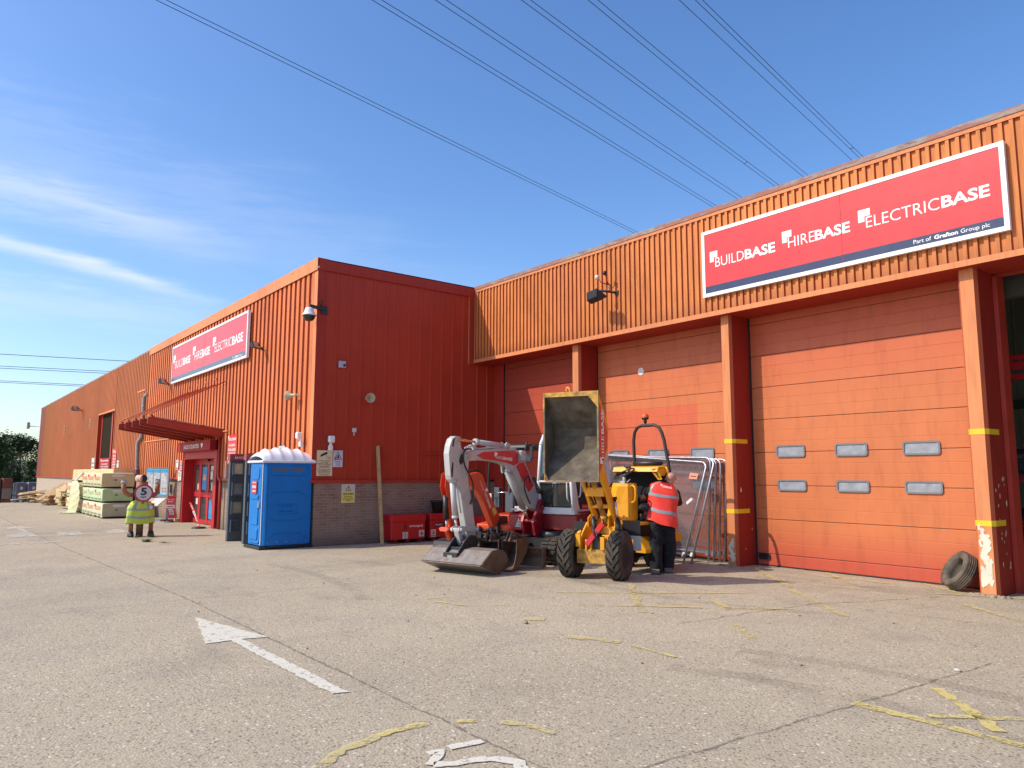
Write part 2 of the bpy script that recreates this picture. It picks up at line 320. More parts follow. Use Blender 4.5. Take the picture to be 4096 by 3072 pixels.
class MB:
    def __init__(s, M=None): s.v = []; s.f = []; s.sm = []; s.M = M.copy() if M is not None else Matrix()
    def add(s, vs, fs, smooth=False):
        n = len(s.v); s.v += [s.M @ Vector(p) for p in vs]
        for f in fs: s.f.append(tuple(i+n for i in f)); s.sm.append(smooth)
        return s
    def box(s, x0, y0, z0, x1, y1, z1):
        return s.add([(x0,y0,z0),(x1,y0,z0),(x1,y1,z0),(x0,y1,z0),(x0,y0,z1),(x1,y0,z1),(x1,y1,z1),(x0,y1,z1)],
                     [(0,3,2,1),(4,5,6,7),(0,1,5,4),(1,2,6,5),(2,3,7,6),(3,0,4,7)])
    def cbox(s, c, d, R=None):
        R = R or Matrix(); c = Vector(c); h = Vector(d)/2
        vs = [c + (R @ Vector((sx*h.x, sy*h.y, sz*h.z))) for sx, sy, sz in ((-1,-1,-1),(1,-1,-1),(1,1,-1),(-1,1,-1),(-1,-1,1),(1,-1,1),(1,1,1),(-1,1,1))]
        return s.add(vs, [(0,3,2,1),(4,5,6,7),(0,1,5,4),(1,2,6,5),(2,3,7,6),(3,0,4,7)])
    def beam(s, p0, p1, w, h, up=(0, 0, 1)):
        p0, p1 = Vector(p0), Vector(p1); d = (p1-p0); L = d.length; d.normalize(); up = Vector(up)
        if abs(d.dot(up)) > .98: up = Vector((0, 1, 0))
        sx = d.cross(up).normalized(); uz = sx.cross(d)
        R = Matrix((sx, d, uz)).transposed().to_4x4()
        return s.cbox((p0+p1)/2, (w, L, h), R)
    def prism(s, pts, ax, a, b, smooth=False):
        def mk(p, t): return {'x': (t, p[0], p[1]), 'y': (p[0], t, p[1]), 'z': (p[0], p[1], t)}[ax]
        n = len(pts); area = sum(pts[i][0]*pts[(i+1) % n][1]-pts[(i+1) % n][0]*pts[i][1] for i in range(n))
        if (area > 0) == (ax == 'y'): pts = pts[::-1]
        if a > b: a, b = b, a
        s.add([mk(p, a) for p in pts]+[mk(p, b) for p in pts], [tuple(range(n))[::-1], tuple(range(n, 2*n))])
        m = len(s.v)-2*n
        for i in range(n):
            j = (i+1) % n; s.f.append((m+i, m+j, m+n+j, m+n+i)); s.sm.append(smooth)
        return s
    def shell(s, pts, ax, a, b, th, closed=False):
        """thick sheet following an open polyline, extruded along ax"""
        P2 = [Vector((p[0], p[1])) for p in pts]; n = len(P2); o = []
        for i in range(n):
            d0 = (P2[i]-P2[i-1]).normalized() if i > 0 else (P2[1]-P2[0]).normalized()
            d1 = (P2[i+1]-P2[i]).normalized() if i < n-1 else d0
            d = (d0+d1).normalized(); nn_ = Vector((-d.y, d.x)); k = 1/max(.4, nn_.dot(Vector((-d0.y, d0.x))))
            o.append(P2[i]+nn_*th*k)
        return s.prism([tuple(p) for p in P2]+[tuple(p) for p in reversed(o)], ax, a, b)
    def tube(s, pts, r, n=8, cap=True, closed=False, sy=1.):
        pts = [Vector(p) for p in pts]; m = len(pts); rs = r if isinstance(r, (list, tuple)) else [r]*m
        ring0 = None; vs = []; nrm = None
        for i in range(m):
            if closed: d = pts[(i+1) % m]-pts[i-1]
            else: d = (pts[min(i+1, m-1)]-pts[max(i-1, 0)])
            d.normalize()
            if nrm is None:
                nrm = d.orthogonal().normalized()
                if abs(d.z) < .95: nrm = d.cross(Vector((0, 0, 1))).normalized()
            else: nrm = (nrm - d*nrm.dot(d)).normalized()
            bi = d.cross(nrm)
            for k in range(n):
                a = 2*math.pi*(k+.5)/n; vs.append(pts[i]+(nrm*math.cos(a)+bi*math.sin(a)*sy)*rs[i])
        fs = []
        for i in range(m if closed else m-1):
            for k in range(n):
                a = i*n+k; b2 = i*n+(k+1) % n; c = ((i+1) % m)*n+(k+1) % n; d2 = ((i+1) % m)*n+k
                fs.append((a, b2, c, d2))
        s.add(vs, fs, n > 5)
        if cap and not closed:
            b0 = len(s.v)-len(vs)
            s.f.append(tuple(b0+k for k in range(n))[::-1]); s.sm.append(False)
            s.f.append(tuple(b0+(m-1)*n+k for k in range(n))); s.sm.append(False)
        return s
    def lathe(s, prof, o, axis=(0, 0, 1), n=20, smooth=True):
        """prof: (radius, height along axis)"""
        o = Vector(o); ax = Vector(axis).normalized(); u = ax.orthogonal().normalized(); w = ax.cross(u)
        vs = []
        for r, h in prof:
            for k in range(n):
                a = 2*math.pi*k/n; vs.append(o+ax*h+(u*math.cos(a)+w*math.sin(a))*r)
        fs = []
        for i in range(len(prof)-1):
            for k in range(n): fs.append((i*n+k, i*n+(k+1) % n, (i+1)*n+(k+1) % n, (i+1)*n+k))
        s.add(vs, fs, smooth); b0 = len(s.v)-len(vs)
        if prof[0][0] > 1e-4: s.f.append(tuple(b0+k for k in range(n))[::-1]); s.sm.append(False)
        if prof[-1][0] > 1e-4: s.f.append(tuple(b0+(len(prof)-1)*n+k for k in range(n))); s.sm.append(False)
        return s
    def ball(s, c, r, n=14, sc_=(1, 1, 1)):
        c = Vector(c); vs = []; m = n//2
        for i in range(m+1):
            t = math.pi*i/m
            for k in range(n):
                a = 2*math.pi*k/n; vs.append(c+Vector((math.sin(t)*math.cos(a)*sc_[0], math.sin(t)*math.sin(a)*sc_[1], math.cos(t)*sc_[2]))*r)
        fs = [(i*n+k, (i+1)*n+k, (i+1)*n+(k+1) % n, i*n+(k+1) % n) for i in range(m) for k in range(n)]
        return s.add(vs, fs, True)
    def quad(s, a, b, c, d): return s.add([a, b, c, d], [(0, 1, 2, 3)])
    def text(s, t, o, right, up, w=None, h=None, bold=0., slantfix=0):
        vs, fs, x0, x1, y0, y1 = text_mesh(t, bold); o, right, up = Vector(o), Vector(right).normalized(), Vector(up).normalized()
        if w is None: w = (x1-x0)/(y1-y0)*h
        if h is None: h = (y1-y0)/(x1-x0)*w
        return s.add([o+right*((v.x-x0)/(x1-x0)*w)+up*((v.y-y0)/(y1-y0)*h) for v in vs], fs)
    def bars(s, o, right, up, w, h, seed=0):
        """a line of print too small to read: short dashes of word length"""
        rnd = random.Random(seed+int(w*997)); o, right, up = Vector(o), Vector(right).normalized(), Vector(up).normalized(); a = 0.
        while a < w*.97:
            b = min(w, a+w*(.08+.16*rnd.random())); s.add([o+right*a+up*h*.15, o+right*b+up*h*.15, o+right*b+up*h*.8, o+right*a+up*h*.8], [(0, 1, 2, 3)]); a = b+w*.035
        return s
    def mesh(s, name):
        me = bpy.data.meshes.new(name); me.from_pydata([tuple(v) for v in s.v], [], s.f)
        me.polygons.foreach_set('use_smooth', s.sm)
        if len(s.f) < 30000:
            b = bmesh.new(); b.from_mesh(me); bmesh.ops.recalc_face_normals(b, faces=b.faces); b.to_mesh(me); b.free()
        me.update(); return me
    def islands(s):
        par = list(range(len(s.v)))
        def find(a):
            while par[a] != a: par[a] = par[par[a]]; a = par[a]
            return a
        for f in s.f:
            r = find(f[0])
            for i in f[1:]: par[find(i)] = r
        groups = {}
        for f, sm in zip(s.f, s.sm): groups.setdefault(find(f[0]), []).append((f, sm))
        out = []
        for fs in groups.values():
            m = MB(); ix = {}
            for f, sm in fs:
                for i in f:
                    if i not in ix: ix[i] = len(m.v); m.v.append(s.v[i])
                m.f.append(tuple(ix[i] for i in f)); m.sm.append(sm)
            out.append(m)
        return out
    def build(s, name, mat, parent=None, bevel=0., seg=1):
        if name in EACH and parent is not None:
            ps = s.islands()
            if len(ps) > 1: return [m.build1(name, mat, parent, bevel, seg) for m in ps][0]
        return s.build1(name, mat, parent, bevel, seg)
    def build1(s, name, mat, parent=None, bevel=0., seg=1):
        o = bpy.data.objects.new(name, s.mesh(name)); col.objects.link(o)
        for m in (mat if isinstance(mat, (list, tuple)) else [mat]): o.data.materials.append(m)
        if parent is not None: o.parent = parent
        if bevel > 0:
            bv = o.modifiers.new('bevel', 'BEVEL'); bv.width = bevel; bv.segments = seg; bv.limit_method = 'ANGLE'; bv.angle_limit = rad(35)
        return o
def tag(o, label=None, cat=None, group=None, kind=None):
    for k, v in (('label', label), ('category', cat), ('group', group), ('kind', kind)):
        if v: o[k] = v
    return o
def thing(name, label, cat, loc=(0, 0, 0), rotz=0, group=None):
    o = bpy.data.objects.new(name, None); col.objects.link(o); o.empty_display_size = .2
    o.location = loc; o.rotation_euler = (0, 0, rad(rotz)); o.matrix_basis = Matrix.Translation(loc) @ Matrix.Rotation(rad(rotz), 4, 'Z')
    return tag(o, label, cat, group)
def single(mb, name, mat, label=None, cat=None, group=None, kind=None, bevel=0.):
    """a thing that is one mesh: its origin goes to the centre of its base"""
    c = Vector((sum(v.x for v in mb.v)/len(mb.v), sum(v.y for v in mb.v)/len(mb.v), min(v.z for v in mb.v)))
    mb.v = [v-c for v in mb.v]; o = mb.build(name, mat, None, bevel); o.location = c
    return tag(o, label, cat, group, kind)
def copy_thing(r, loc, rotz=None, label=None, mat_fix=None):
    c = r.copy(); col.objects.link(c); c.location = loc
    if rotz is not None: c.rotation_euler = (r.rotation_euler[0], r.rotation_euler[1], rad(rotz))
    if label: c['label'] = label
    for ch in [x for x in bpy.data.objects if x.parent == r]:
        k = ch.copy(); col.objects.link(k); k.parent = c
        for g in [x for x in bpy.data.objects if x.parent == ch]:
            q = g.copy(); col.objects.link(q); q.parent = k
    return c
def rounded(x0, z0, x1, z1, r, n=4):
    p = []
    for cx, cz, a0 in ((x1-r, z0+r, -90), (x1-r, z1-r, 0), (x0+r, z1-r, 90), (x0+r, z0+r, 180)):
        for i in range(n+1):
            a = rad(a0+90*i/n); p.append((cx+r*math.cos(a), cz+r*math.sin(a)))
    return p
def ring_prism(mb, outer, inner, ax, a, b):
    """a frame: outer loop minus inner loop (same point count), extruded"""
    def mk(p, t): return {'x': (t, p[0], p[1]), 'y': (p[0], t, p[1]), 'z': (p[0], p[1], t)}[ax]
    n = len(outer); vs = [mk(p, a) for p in outer]+[mk(p, a) for p in inner]+[mk(p, b) for p in outer]+[mk(p, b) for p in inner]; fs = []
    for i in range(n):
        j = (i+1) % n
        fs += [(i, j, n+j, n+i), (2*n+i, 3*n+i, 3*n+j, 2*n+j), (i, 2*n+i, 2*n+j, j), (n+i, n+j, 3*n+j, 3*n+i)]
    mb.add(vs, fs)
def arcpts(c, r, a0, a1, n, plane='xz', y=0):
    out = []
    for i in range(n+1):
        a = rad(a0+(a1-a0)*i/n); u, v = c[0]+r*math.cos(a), c[1]+r*math.sin(a)
        out.append({'xz': (u, y, v), 'yz': (y, u, v), 'xy': (u, v, y)}[plane])
    return out
# ================================================================== ground
def ground_z(x, y):
    if x > -33.5: return 0.0
    t = min(1, (-33.5-x)/5.0); return -1.5*t*t*(3-2*t)
mb = MB(); xs = [-900, -400, -200, -120, -80, -60, -45, -41, -39.5, -38.5, -37.5, -36.5, -35.5, -34.7, -33.5, -20, -8, 0, 4, 8, 12, 16, 20, 30, 60, 150, 500]
ys = [-700, -200, -80, -40, -20, -10, -6, -3, 0, 3, 6, 12, 30, 60, 150, 500, 1200]
mb.add([(x, y, ground_z(x, y)) for y in ys for x in xs], [(j*len(xs)+i, j*len(xs)+i+1, (j+1)*len(xs)+i+1, (j+1)*len(xs)+i) for j in range(len(ys)-1) for i in range(len(xs)-1)])
ground = mb.build('ground', M_GROUND); tag(ground, 'pale worn concrete yard with exposed stones and faded painted lines', 'ground', kind='structure')

def strip(mb, pts, w, z, jit=0, seed=1, step=.18):
    """a hand painted / cut line on the ground: a ribbon with slightly ragged edges"""
    rnd = random.Random(seed); P2 = [Vector((p[0], p[1], 0)) for p in pts]; ctr = []
    for a, b in zip(P2[:-1], P2[1:]):
        n = max(1, int((b-a).length/step))
        for i in range(n): ctr.append(a.lerp(b, i/n))
    ctr.append(P2[-1]); vs = []
    for i, c in enumerate(ctr):
        d = (ctr[min(i+1, len(ctr)-1)]-ctr[max(i-1, 0)]).normalized(); n = Vector((-d.y, d.x, 0))
        a = w/2*(1+jit*(rnd.random()-.5)*2); b = w/2*(1+jit*(rnd.random()-.5)*2)
        vs += [c+n*a+Vector((0, 0, z)), c-n*b+Vector((0, 0, z))]
    mb.add(vs, [(2*i, 2*i+1, 2*i+3, 2*i+2) for i in range(len(ctr)-1)])
def ragged(mb, poly, z, seed=1, step=.05, amp=.018):
    rnd = random.Random(seed); out = []; n = len(poly)
    for i in range(n):
        a, b = Vector(poly[i]), Vector(poly[(i+1) % n]); k = max(1, int((b-a).length/step)); d = (b-a).normalized() if (b-a).length > 0 else Vector((1, 0)); nn_ = Vector((-d.y, d.x))
        for j in range(k):
            p = a.lerp(b, j/k)+nn_*(rnd.random()-.5)*2*amp; out.append((p.x, p.y, z))
    mb.add(out, [tuple(range(len(out)))])
# bay joints and cracks
mb = MB(); wob = random.Random(3)
def wobble(p0, p1, amp, n):
    out = []
    for i in range(n+1):
        t = i/n; out.append((p0[0]+(p1[0]-p0[0])*t+(wob.random()-.5)*amp, p0[1]+(p1[1]-p0[1])*t+(wob.random()-.5)*amp))
    return out
strip(mb, wobble((-33, -4.75), (-2.47, -4.40), .015, 30)+wobble((-2.3, -4.38), (5.68, -4.12), .012, 30)+wobble((5.8, -4.12), (14.5, -4.12), .016, 60), .018, .004, .9, 5, .05)
strip(mb, wobble((13.1, -6.5), (13.16, -3.67), .015, 16)+wobble((13.17, -3.6), (13.48, .55), .025, 30), .018, .004, 1.0, 6, .05)
strip(mb, wobble((10.64, -.32), (10.91, 2.08), .07, 18)+wobble((10.95, 2.15), (11.68, 3.96), .09, 16), .022, .004, .9, 7, .06)
strip(mb, wobble((11.1, 2.2), (12.6, 2.4), .08, 12), .016, .004, .9, 8, .06)
strip(mb, wobble((5.76, -5.6), (5.68, -4.07), .02, 8)+wobble((5.68, -4.0), (5.75, -1.89), .02, 12), .014, .004, .6, 9, .1)
strip(mb, wobble((-18.5, -9), (-18.2, -.4), .05, 20), .025, .004, .6, 10, .1)
mb.build('expansion_joint', M_JOINT, ground)
# fresh white arrow
mb = MB()
ragged(mb, [(7.04, -4.4), (8.49, -4.71), (8.50, -4.47), (10.78, -4.45), (10.82, -4.33), (8.50, -4.36), (8.56, -4.12)], .008, 4, .05, .010)
mb.build('painted_arrow', M_WHITE_PAINT, ground)
# the 5 in its yellow roundel, half out of the picture
mb = MB(); cx, cy, R_ = 12.55, -4.55, .80
strip(mb, [(11.79, -4.60), (11.765, -4.45), (11.79, -4.25)], .075, .008, .35, 3, .05); strip(mb, [(11.87, -4.06), (11.95, -3.95)], .08, .008, .4, 4, .05)
mb.build('painted_roundel', M_YELLOW_PAINT, ground)
mb = MB(); strip(mb, [(12.3, -5.35), (12.04, -5.11), (11.88, -4.89), (11.79, -4.60)], .075, .008, .45, 3, .05); strip(mb, [(12.06, -3.83), (12.2, -3.74), (12.45, -3.7)], .06, .008, .5, 5, .05)
mb.build('painted_roundel', M_YELLOW_WORN, ground)
mb = MB()
strip(mb, [(12.24, -4.37), (12.27, -4.14)], .07, .008, .3, 11, .04)
strip(mb, [(12.24, -4.52), (12.25, -4.42), (12.40, -4.60)], .06, .008, .3, 12, .04)
strip(mb, [(12.40, -4.58), (12.47, -4.48), (12.49, -4.36), (12.55, -4.25), (12.68, -4.18), (12.8, -4.24), (12.86, -4.4), (12.84, -4.6), (12.74, -4.72)], .075, .008, .25, 13, .04)
mb.build('painted_number', M_WHITE_PAINT, ground)
# yellow hatching in front of the doors, mostly worn away
mb = MB()
for k, (a, b, w) in enumerate([((13.30, -1.56), (14.45, -1.58), .10), ((13.51, -.69), (14.19, -1.41), .09), ((13.76, -1.44), (14.2, -1.0), .07), ((11.05, -1.48), (11.63, -1.51), .05),
                              ((7.55, -1.63), (7.65, -1.2), .03), ((7.83, -1.65), (8.3, -1.5), .05), ((8.3, -1.5), (8.65, -1.0), .03)]):
    strip(mb, [a, b], w, .008, .35, 20+k, .06)
mb.build('yellow_line', M_YELLOW_PAINT, ground)
mb = MB()
for k, (a, b, w) in enumerate([((11.06, .19), (11.61, -.29), .09), ((9.40, -1.46), (9.58, -1.3), .16), ((8.32, 1.48), (9.95, -.09), .10), ((9.91, 1.36), (10.5, .88), .11),
                              ((10.4, .93), (10.9, 1.5), .07), ((9.10, -.33), (10.2, .75), .07), ((9.42, 5.1), (10.4, 4.15), .10), ((10.97, 5.1), (11.75, 4.48), .10),
                              ((8.22, 4.78), (9.95, 3.14), .10), ((9.05, 4.6), (10.65, 4.69), .07), ((8.2, .1), (9.85, 2.15), .07), ((11.5, 4.25), (12.5, 4.75), .08),
                              ((10.1, 2.9), (11.6, 1.6), .09), ((8.6, 3.3), (11.2, 3.9), .06), ((7.9, 4.2), (8.4, 4.9), .06), ((12.1, 3.6), (13.2, 2.7), .08), ((10.4, -1.7), (10.9, -1.45), .12), ((2.2, 1.4), (3.6, 1.9), .07), ((1.1, .8), (2.6, 2.5), .06)]):
    strip(mb, [a, b], w, .008, .45, 40+k, .07)
mb.build('worn_yellow_line', M_YELLOW_WORN, ground)
# worn white bay markings and arrows at the left
mb = MB()
strip(mb, [(-31.8, -2.12), (-26.2, -2.06), (-15, -1.96), (-8.37, -1.9)], .11, .008, .2, 60, .3)
strip(mb, [(-22.3, -4.3), (-22.4, -2.4)], .10, .008, .2, 61, .3)
strip(mb, [(-8.4, -6.2), (-8.3, -2.3)], .09, .008, .2, 62, .2); strip(mb, [(-6.85, -5.6), (-6.8, -2.3)], .09, .008, .2, 63, .2)
ragged(mb, [(-7.75, -5.15), (-8.44, -4.51), (-6.9, -4.45), (-6.75, -5.15)], .009, 64, .1, .03)
ragged(mb, [(-8.05, -3.95), (-8.15, -3.35), (-6.8, -3.45), (-6.65, -4.05)], .009, 65, .1, .03)
ragged(mb, [(-8.3, -2.75), (-8.3, -2.3), (-6.9, -2.32), (-6.9, -2.85)], .009, 66, .1, .03)
ragged(mb, [(-11.6, -4.6), (-10.3, -4.95), (-10.3, -4.66), (-8.5, -4.66), (-8.5, -4.5), (-10.3, -4.5), (-10.3, -4.2)], .009, 67, .1, .02)
for k in range(5):
    y0 = -5.55+k*.28; strip(mb, [(-4.9, y0), (-4.5, y0+.1), (-4.85, y0+.2)], .07, .009, .3, 70+k, .06)
strip(mb, [(-3.0, -2.7), (-1.2, -1.35)], .05, .008, .4, 80, .1)
for k in range(5): strip(mb, [(-9.8+k*.75, -1.9), (-8.2+k*.75, -.35)], .045, .008, .4, 81+k, .1)
mb.build('worn_white_marking', M_WHITE_WORN, ground)

mb = MB()
def arcline(cx, cy, r, a0, a1, w, seed): strip(mb, [(cx+r*math.cos(rad(a0+(a1-a0)*i/14)), cy+r*math.sin(rad(a0+(a1-a0)*i/14))) for i in range(15)], w, .0055, .25, seed, .1)
for q in ((13.5, -5.0, 3.6, 60, 118, .22, 90), (13.5, -5.0, 4.5, 62, 112, .20, 91), (9.0, 6.0, 5.0, 250, 300, .2, 92), (4.0, -12.0, 10.2, 72, 98, .2, 95)): arcline(*q)
mb.build('tyre_mark', M_STAIN, ground); ground.children[-1]['kind'] = 'stuff'
mb = MB(); rs = random.Random(31)
for x, y, r in ((8.3, 2.6, .8), (7.6, 1.4, .7), (6.2, 1.2, .8), (9.4, 3.9, .6), (11.2, 4.2, .7), (5.2, 2.4, .9), (9.9, .6, .25), (12.3, -1.0, .3), (-4.6, -2.4, .5), (10.7, 2.1, .5), (2.4, 2.9, .8)):
    ragged(mb, [(x+r*(.7+.5*rs.random())*math.cos(6.283*i/9), y+r*.6*(.7+.5*rs.random())*math.sin(6.283*i/9)) for i in range(9)], .0065, int(x*10), .12, .05)
mb.build('oil_stain', M_STAIN, ground); ground.children[-1]['kind'] = 'stuff'
# ================================================================== sky is the world; distant hill, wood
mg, ntg, bg_ = newmat('distant_woodland'); nz = ntex(ntg, coords(ntg, 'Object', (1, 1, 1)), .09, 8, .7)
ntg.links.new(ramp(ntg, nz, [(.35, (.05, .085, .05)), (.65, (.10, .15, .085))]), bg_.inputs['Base Color']); bg_.inputs['Roughness'].default_value = 1
mb = MB(); n = 60; vs = []
for j in range(7):
    for i in range(n+1):
        t = i/n; x = -700+j*40; y = -420+t*1000; h = (15+3*math.sin(t*5+1)+1.5*math.sin(t*17)+.8*math.sin(t*61))*math.sin(math.pi*min(1, max(0, (6-j)/6))*.5)
        vs.append((x, y, -4+h))
mb.add(vs, [(j*(n+1)+i, j*(n+1)+i+1, (j+1)*(n+1)+i+1, (j+1)*(n+1)+i) for j in range(6) for i in range(n)], True)
tag(mb.build('wooded_hill', mg), 'low wooded hill on the far horizon beyond the yard', 'hill', kind='structure')

M_LEAF = []
for i, (a, b_) in enumerate((((.030, .060, .018), (.065, .11, .03)), ((.022, .045, .016), (.045, .08, .024)), ((.05, .085, .022), (.10, .15, .04)))):
    m, nt, b = newmat('foliage'); v = ntex(nt, coords(nt), 1.7, 3)
    nt.links.new(ramp(nt, v, [(.35, a), (.65, b_)]), b.inputs['Base Color']); b.inputs['Roughness'].default_value = .7; M_LEAF.append(m)
M_BARK = P('bark', (.10, .075, .055), .9)
def tree(name, x, y, h, rx, label, mat, seed, nleaf=9500):
    rnd = random.Random(seed); z0 = ground_z(x, y)
    t = thing(name, label, 'tree', (x, y, z0), 0, 'trees beyond the yard')
    mb = MB(); tips = []
    mb.tube([(0, 0, -.1), (.05, .03, h*.25), (-.04, .05, h*.55), (0, 0, h*.85)], [.16*h/6, .12*h/6, .08*h/6, .02], 8)
    for k in range(16):
        a = rnd.random()*6.28; z = h*(.2+.6*rnd.random()); L = rx*(.55+.5*rnd.random())
        e = Vector((math.cos(a)*L, math.sin(a)*L, z+L*.45)); mb.tube([(0, 0, z), (e*.5+Vector((0, 0, z*.5+.1))), e], [.05, .03, .01], 5); tips.append(e)
    mb.build('trunk', M_BARK, t)
    mb = MB(); cl = []
    for k in range(46):
        a = rnd.random()*6.28; zz = rnd.random(); rr = rx*math.sqrt(max(.03, 1-(2*zz-1)**2))*(.35+.75*rnd.random())
        cl.append((Vector((math.cos(a)*rr, math.sin(a)*rr, h*.14+zz*h*.84)), (.32+.45*rnd.random())*rx*.55))
    for k in range(7):      # shoots that break the top outline
        a = rnd.random()*6.28; b = Vector((math.cos(a)*rx*.6*rnd.random(), math.sin(a)*rx*.6*rnd.random(), h*.85))
        for q in range(5): cl.append((b+Vector((.12*q*math.cos(a), .12*q*math.sin(a), q*.16)), .22*rx*(1-q*.15)*.6))
    vs = []; fs = []
    for k in range(nleaf):
        c, r = cl[rnd.randrange(len(cl))]; d = Vector((rnd.gauss(0, 1), rnd.gauss(0, 1), rnd.gauss(0, 1))).normalized()*r*(rnd.random()**.35)
        p = c+d; s = .07+.09*rnd.random(); u = Vector((rnd.gauss(0, 1), rnd.gauss(0, 1), rnd.gauss(0, .6))).normalized(); w = u.orthogonal().normalized()*s*.5
        n0 = len(vs); vs += [p-u*s, p+w, p+u*s, p-w]; fs.append((n0, n0+1, n0+2, n0+3))
    mb.add(vs, fs); mb.build('crown', mat, t); return t
TREES = [(-66, -4.6, 7.4, 2.3, 'tall dark bushy tree at the left edge of the yard', 1), (-66, -2.0, 6.3, 1.9, 'dark tree behind the terracotta stacks', 0), (-68, .2, 6.4, 2.2, 'loose topped tree between the stacks and the far wall', 1),
         (-71, 3.0, 6.2, 2.5, 'paler bushy tree beside the far corner of the warehouse', 2), (-70, -7.6, 7.8, 2.6, 'dense green tree partly out of the left of the frame', 0), (-64.5, 1.9, 4.2, 1.5, 'low bright green bush by the warehouse corner', 2)]
for i, (x, y, h, r, lb, mi) in enumerate(TREES): tree('tree', x, y, h, r, lb, M_LEAF[mi], 30+i)
tree('tree', -75, 4.5, 7.5, 3.2, 'distant tree glimpsed above the low bush', M_LEAF[2], 50); tree('tree', -80, 0, 7.5, 3.2, 'distant tree behind the loose topped one', M_LEAF[0], 51)

# ================================================================== the warehouse
H, HD, D1, DP, DD, ZB = 6.678, 1.486, 4.477, 4.60, 5.20, 4.60
wh = thing('warehouse', 'long orange corrugated steel warehouse with brick plinth and three sectional doors', 'warehouse', (0, 0, 0))
def corrug(mb, a0, a1, z0, z1, off, period, crest, slope, depth, axis='x', side=1):
    """profiled sheet running along x (facing -y) or along y (facing +x)"""
    prof = []; a = a0
    while a < a1-1e-6:
        for da, dp in ((0, 0), (period-crest-2*slope, 0), (period-crest-slope, depth), (period-slope, depth)):
            if a+da < a1: prof.append((a+da, dp))
        a += period
    prof.append((a1, 0)); vs = []
    for z in (z0, z1):
        for p, d in prof: vs.append((p, off-d, z) if axis == 'x' else (off+d, p, z))
    n = len(prof); mb.add(vs, [(i, i+1, n+i+1, n+i) for i in range(n-1)])
def screws(mb, xs, z, y, axis='x'):
    for x in xs:
        c = (x, y, z) if axis == 'x' else (y, x, z); mb.lathe([(.010, -.004), (.010, .012), (.0, .014)], c, (0, -1, 0) if axis == 'x' else (1, 0, 0), 6, False)
# long front wall (two builds of sheet)
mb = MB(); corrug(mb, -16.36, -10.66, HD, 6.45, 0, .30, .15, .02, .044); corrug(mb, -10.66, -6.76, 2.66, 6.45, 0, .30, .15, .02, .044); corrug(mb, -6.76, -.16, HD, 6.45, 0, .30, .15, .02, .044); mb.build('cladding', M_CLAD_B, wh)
mb = MB()
def holed(z0, z1, x0, x1): corrug(mb, x0, x1, z0, z1, 0, .30, .13, .03, .045)
holed(1.38, 6.6, -52.0, -27.1); holed(4.6, 6.6, -27.1, -22.8); holed(1.38, 6.6, -22.8, -16.4)
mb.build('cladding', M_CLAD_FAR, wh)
mb = MB(); corrug(mb, .17, 4.30, HD, 6.45, 0, .331, .05, .012, .02, 'y'); corrug(mb, 4.301, 5.19, HD, ZB, 0, .331, .05, .012, .02, 'y')
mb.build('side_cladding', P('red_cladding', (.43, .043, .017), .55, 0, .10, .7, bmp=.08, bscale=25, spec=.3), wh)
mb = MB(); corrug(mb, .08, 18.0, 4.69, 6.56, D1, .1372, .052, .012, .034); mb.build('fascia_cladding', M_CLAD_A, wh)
# corner flashings, copings, rails
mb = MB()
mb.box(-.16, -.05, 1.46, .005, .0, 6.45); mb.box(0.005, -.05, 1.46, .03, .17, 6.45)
mb.prism([(-.078, 6.40), (-.078, 6.69), (.2, 6.69), (.2, 6.66), (-.06, 6.66), (-.06, 6.40)], 'x', -16.4, .055)     # coping on the long wall
mb.box(.03, -.03, 6.41, .057, D1, 6.675); mb.box(-.15, .20, 6.655, .057, D1+.2, 6.68)
mb.box(.0, 4.28, 4.58, .045, D1-.0, 6.42); mb.box(.048, D1-.03, 4.69, .085, D1, 6.5)
mb.box(-.01, 4.30, 4.56, .05, 5.1, 4.60)
for q in (-14.4, -11.2, -8, -4.8, -1.6): mb.box(q, -.084, 6.61, q+.2, -.078, 6.64)
for z in (2.88,): mb.box(-16.35, -.075, z-.02, -10.9, -.058, z+.02); mb.box(-6.55, -.075, z-.02, -6.0, -.058, z+.02)
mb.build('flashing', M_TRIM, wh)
mb = MB(); mb.box(-16.4, -.075, 1.43, -10.6, 0, 1.492); mb.box(-6.6, -.075, 1.43, .08, 0, 1.492); mb.box(0, -.07, 1.43, .075, 4.98, 1.492); mb.box(-52, -.07, 1.33, -27.1, 0, 1.385); mb.box(-22.8, -.07, 1.33, -16.4, 0, 1.385)
mb.build('drip_rail', M_REDFRAME, wh)
mb = MB(); mb.box(-52.05, -.05, 6.58, -16.4, .25, 6.66)
mb.box(.06, D1-.055, 6.60, 18, D1+.2, 6.69); mb.build('roof_capping', M_CAP, wh)
mb = MB(); mb.box(.06, D1-.042, 6.535, 18, D1-.001, 6.60)                       # drip edge below the capping
mb.prism([(D1-.045, 4.60), (D1-.045, 4.69), (D1-.0, 4.70), (D1+.0, 4.63), (D1+.74, 4.63), (D1+.74, 4.60)], 'x', .04, 18)
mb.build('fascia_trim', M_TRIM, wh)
mb = MB()
screws(mb, [.2+.5488*i for i in range(33)], 4.735, D1-.002)
for z in (2.35, 4.35, 5.75): screws(mb, [-.45-.3*i for i in range(53)], z, -.001)
for z in (1.62, 3.3, 5.35): screws(mb, [.3+.331*i for i in range(12)], z, 0.001, 'y')
mb.build('fixing_screw', P('dark_screw_head', (.09, .03, .02), .6), wh); wh.children[-1]['kind'] = 'stuff'
